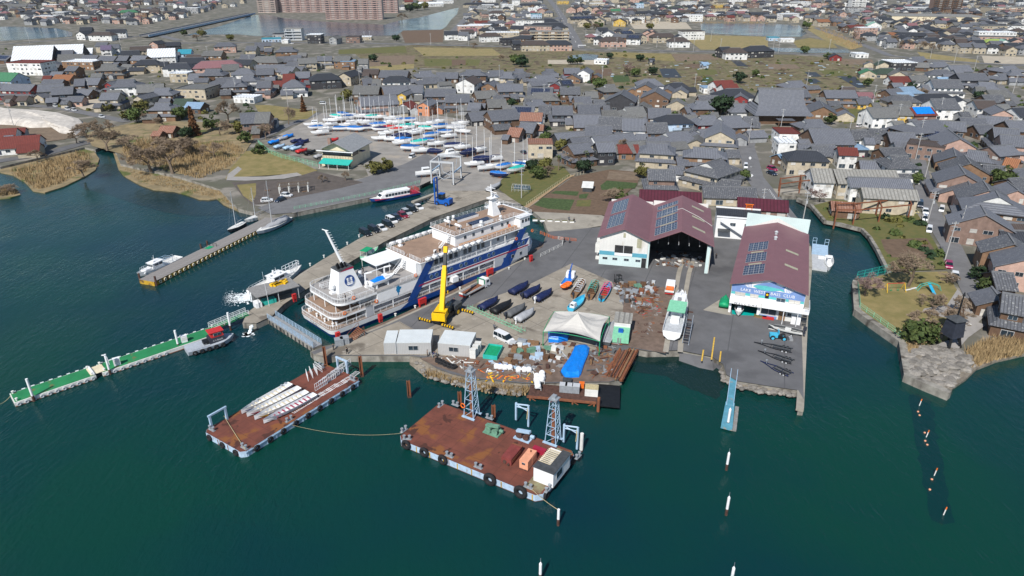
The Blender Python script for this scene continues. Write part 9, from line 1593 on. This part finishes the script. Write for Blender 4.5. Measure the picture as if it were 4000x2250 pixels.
# boulders
def rockmesh(seed):
 rg=random.Random(seed);m=MB();n,k=7,5;rings=[[(math.sin(math.pi*i/k)*math.cos(6.283*j/n)*rg.uniform(.75,1.15),math.sin(math.pi*i/k)*math.sin(6.283*j/n)*rg.uniform(.75,1.15),-math.cos(math.pi*i/k)*rg.uniform(.55,.8))for j in range(n)]for i in range(1,k)];m.loft(rings);return m.mesh('boulder','boulder')
mk('boulder',(.225,.208,.185),.95,.25,1.5,orand=.3,bump=.3);RK=[rockmesh(i)for i in range(4)];sl_=bpy.data.objects['rock_slope'];bk_=bpy.data.objects['rock_bank'];sb_=bpy.data.objects['stone_bank']
for par,pts,n,z0,z1,r0,r1 in((sl_,[(3548,1385),(3620,1352),(3740,1368),(3790,1395),(3800,1430),(3740,1480),(3700,1515),(3560,1465)],240,.4,.8,.5,1.25),(bk_,[(2812,1448),(2840,1470),(2880,1494),(3005,1514),(3116,1530),(3116,1548),(3000,1537),(2880,1515),(2820,1485)],170,.1,.9,.3,.62),(sb_,[(1604,1400),(1650,1405),(1700,1442),(1757,1465),(1900,1496),(2040,1505),(2040,1545),(1900,1530),(1757,1498),(1660,1470)],190,.1,.9,.3,.6)):
 for i in range(n):px,py=inpoly(pts,rg);inl=par is sl_ and py<1466-abs(px-3600)*.26 and px>3545;p=P(px,py,LAND+.12 if inl else rg.uniform(z0,z1));r=rg.uniform(r0,r1);o=put('boulder',rg.choice(RK),par,p,rg.uniform(0,6.28),scale=(r*rg.uniform(.8,1.4),r,r*.8))
 # pale spoil heap on the left
pts=[(-60,425),(0,432),(120,440),(250,455),(325,475),(342,492),(300,528),(250,522),(190,500),(120,502),(60,490),(-60,485)];pp=[P(x,y,LAND)for x,y in pts];c=sum(pp,Vector())/len(pp);m=MB();rg=random.Random(6);rings=[[c+(p-c)*f+Vector((rg.gauss(0,.6),rg.gauss(0,.6),z+rg.uniform(-.25,.25)))for p in pp]for f,z in((1,.0),(.92,1.6),(.78,2.6),(.5,3.0),(.2,2.7))];m.loft(rings);mk('spoil',(.50,.465,.42),.95,.2,.4,coords='World',bump=.3,detail=7);m.build('spoil_heap','spoil',kind='structure')
# ================================================================= UTILITY POLES AND THE PARK
mk('poleconc',(.42,.41,.40),.8,.08);m=MB();m.cyl((0,0,0),(0,0,11),.17,.11,8);PSH=m.mesh('shaft','poleconc');m=MB()
for z,L in((10.4,1.8),(9.6,1.6),(8.4,1.2)):m.box(-L/2,L/2,-.06,.06,z-.06,z+.06)
PAR=m.mesh('cross_arm','steel');m=MB()
for x in(-.8,-.3,.3,.8):m.cyl((x,0,10.46),(x,0,10.75),.06,.04,6)
PIN=m.mesh('insulator','offwhite');m=MB();m.cyl((.3,.2,7.2),(.3,.2,8.1),.22,.22,8);PTR=m.mesh('transformer','lightgrey');PL=[]
for e in """117 171;177 91;388 93;295 233;357 384;607 392;477 202;650 290;924 376;980 272;815 233;54 493;740 74;1272 276;1406 330;1425 167;1446 163;1683 175;1831 179;1047 314;1951 318;1126 419;1809 365;2351 322;2124 404;2712 357;2924 559;2408 194;2221 190;2287 155;2565 186;2631 198;2776 163;2813 198;2489 458;2708 202;3367 499;3664 464;3501 493;3047 516;3309 555;3276 411;3408 408;3421 295;3726 248;3804 276;3633 229;3955 365;3586 563;3019 198;3039 210;3237 202;3149 342;3619 884;3691 1016;3132 884;3611 702;3575 624;2967 869;2037 776;3733 945;2150 90;2200 60;2175 30;2245 120""".split(';'):
 x,y=map(float,e.split());p=P(x,y,LAND);t=thing('utility_pole',p,R_(rg.choice((0,10,-20,60))),None,'pole');put('shaft',PSH,t)
 if y>150:put('cross_arm',PAR,t);put('insulator',PIN,t)
 if y>300 and rg.random()<.5:put('transformer',PTR,t)
 PL.append((t,p))
zz={}
for t,p in sorted(PL,key=lambda e:e[1].x/e[1].y):k=zone(p)if p.y>230 else 'near the canal water';zz.setdefault(k,[]).append(t)
for k,L_ in zz.items():
 for i,t in enumerate(L_):t['label']=f'grey concrete utility pole {k}'+(f', {ORD[i]} from left' if len(L_)>1 else '');t['group']='utility poles'
t=thing('lookout_tower',P(3705,1348,LAND),R_(15),'black timber lookout tower with tarred legs on the point','tower');
for x,y in((-1.1,-1.1),(1.1,-1.1),(1.1,1.1),(-1.1,1.1)):m=MB();m.cyl((x*1.35,y*1.35,0),(x*.85,y*.85,2.6),.3,.26,8);m.build('tower_leg','black',t)
m=MB();m.loft([[(-1.5,-1.5,2.4),(1.5,-1.5,2.4),(1.5,1.5,2.4),(-1.5,1.5,2.4)],[(-1.2,-1.2,6.2),(1.2,-1.2,6.2),(1.2,1.2,6.2),(-1.2,1.2,6.2)]]);m.build('cladding','greynavy',t);m=MB();m.loft([[(-1.6,-1.6,6.2),(1.6,-1.6,6.2),(1.6,1.6,6.2),(-1.6,1.6,6.2)],[(-.3,-.3,7.1),(.3,-.3,7.1),(.3,.3,7.1),(-.3,.3,7.1)]]);m.build('roof','darkgrey',t);m=MB();m.cyl((0,0,7),(0,0,11.5),.18,.12,8);m.cyl((0,0,11.5),(0,0,12.3),.3,.05,8);m.build('lamp_mast','black',t);m=MB()
for s_ in(-.35,.35):m.cyl((3.2,.5+s_,0),(.6,.2+s_,9.5),.1,.08,5)
for i in range(16):f=i/16;m.cyl((3.2-2.6*f,.15+.0*f,9.5*f),(3.2-2.6*f,.85-.6*f,9.5*f),.05,.05,4)
m.build('ladder','brownwood',t)
t=thing('swing_set',P(3492,1140,LAND),R_(5),'red and yellow swing frame on the playground lawn','swing');m=MB();m.cyl((-2.2,0,2.3),(2.2,0,2.3),.07,.07,6);m.build('top_bar','red',t)
for x in(-2.2,2.2):m=MB();m.cyl((x*1.1,-1.1,0),(x,0,2.3),.06,.06,5);m.cyl((x*1.1,1.1,0),(x,0,2.3),.06,.06,5);m.build('frame_leg','yellow',t)
for x in(-.9,.9):m=MB();m.cyl((x-.2,0,.5),(x-.2,0,2.3),.02,.02,4);m.cyl((x+.2,0,.5),(x+.2,0,2.3),.02,.02,4);m.box(x-.28,x+.28,-.12,.12,.45,.5);m.build('swing_seat','green',t)
t=thing('playground_slide',P(3622,1135,LAND),R_(-90),'teal arched climbing frame with a blue slide','slide');m=MB();m.add([(0,-.35,2.0),(3.6,-.35,.2),(3.6,.35,.2),(0,.35,2.0),(0,-.35,1.9),(3.6,-.35,.1),(3.6,.35,.1),(0,.35,1.9)],[(0,1,2,3),(7,6,5,4),(4,5,1,0),(6,7,3,2)]);m.build('chute','turq',t);m=MB();m.tube([(0,-3,0),(0,-2.2,1.6),(0,0,2.3),(0,2.2,1.6),(0,3,0)],.07,6);m.tube([(.8,-3,0),(.8,-2.2,1.6),(.8,0,2.3),(.8,2.2,1.6),(.8,3,0)],.07,6);m.build('arch','teal',t)
for i,(px,py,lb)in enumerate(((3545,1138,'small stone bench left of the climbing frame'),(3568,1132,'small stone bench right beside the other one'),(3778,1275,'white plank bench on the point path'),(1045,748,'wooden bench in the plaza by the pergola'),(1190,752,'wooden bench at the pergola front'))):
 t=thing('park_bench',P(px,py,LAND),R_(20),lb,'bench');m=MB();m.box(-.9,.9,-.25,.25,.4,.48);m.build('seat','offwhite' if i<3 else 'wood',t)
 for x in(-.7,.7):m=MB();m.box(x-.08,x+.08,-.2,.2,0,.4);m.build('leg','grey',t)
t=thing('pergola',P(1150,748,LAND),R_(14),'pergola on white columns over parked bicycles','pergola')
for i in range(4):
 for y in(-2,2):m=MB();m.cyl((-4.8+i*3.2,y,0),(-4.8+i*3.2,y,2.7),.22,.22,10);m.build('column','offwhite',t)
for i in range(22):m=MB();m.box(-5.3+i*.5,-5.2+i*.5,-2.6,2.6,2.85,3.0);m.build('slat','bark',t)
for y in(-2,2):m=MB();m.box(-5.4,5.4,y-.1,y+.1,2.68,2.85);m.build('beam','bark',t)
t=thing('garden_store',P(2295,745,LAND),R_(-10),'lean-to garden store with pale sheet roof among the vegetable beds','shed');m=MB();m.box(-1.6,1.6,-2.4,2.4,0,1.5);m.build('wall','darkgrey',t);m=MB();m.add([(-2,-2.8,1.9),(2,-2.8,1.9),(2,2.8,2.6),(-2,2.8,2.6),(-2,-2.8,1.8),(2,-2.8,1.8),(2,2.8,2.5),(-2,2.8,2.5)],[(0,1,2,3),(7,6,5,4),(4,5,1,0),(6,7,3,2)]);m.build('roof','offwhite',t)
t=thing('greenhouse_frame',P(2035,748,LAND),R_(-14),'bare greenhouse frame on the lawn behind the ship bow','greenhouse');m=MB()
for i in range(6):x=-3+i*1.2;m.tube([(x,-1.6,0),(x,-1.6,1.8),(x,0,2.6),(x,1.6,1.8),(x,1.6,0)],.05,4)
for y,z in((-1.6,1.8),(0,2.6),(1.6,1.8),(-1.6,.9),(1.6,.9)):m.cyl((-3,y,z),(3,y,z),.04,.04,4)
m.build('frame','lightgrey',t);m=MB();m.poly([(-3,1.6,0),(3,1.6,0),(3,1.6,1.8),(-3,1.6,1.8)]);m.build('rear_sheet','glass_blue',t)
# ================================================================= AIR
m=MB();m.box(-2600,2600,-60,5200,-2.5,CAM_H+6);hz_=m.build('haze',[],kind='stuff',label='thin bluish haze over the lake shore')
hm=bpy.data.materials.new('haze');hm.use_nodes=True;hn=hm.node_tree;hn.nodes.remove(hn.nodes['Principled BSDF']);pv=hn.nodes.new('ShaderNodeVolumePrincipled');pv.inputs['Color'].default_value=(.86,.92,1.0,1);pv.inputs['Density'].default_value=.00003;pv.inputs['Anisotropy'].default_value=.2
hn.links.new(pv.outputs[0],hn.nodes['Material Output'].inputs['Volume']);hz_.data.materials.append(hm)
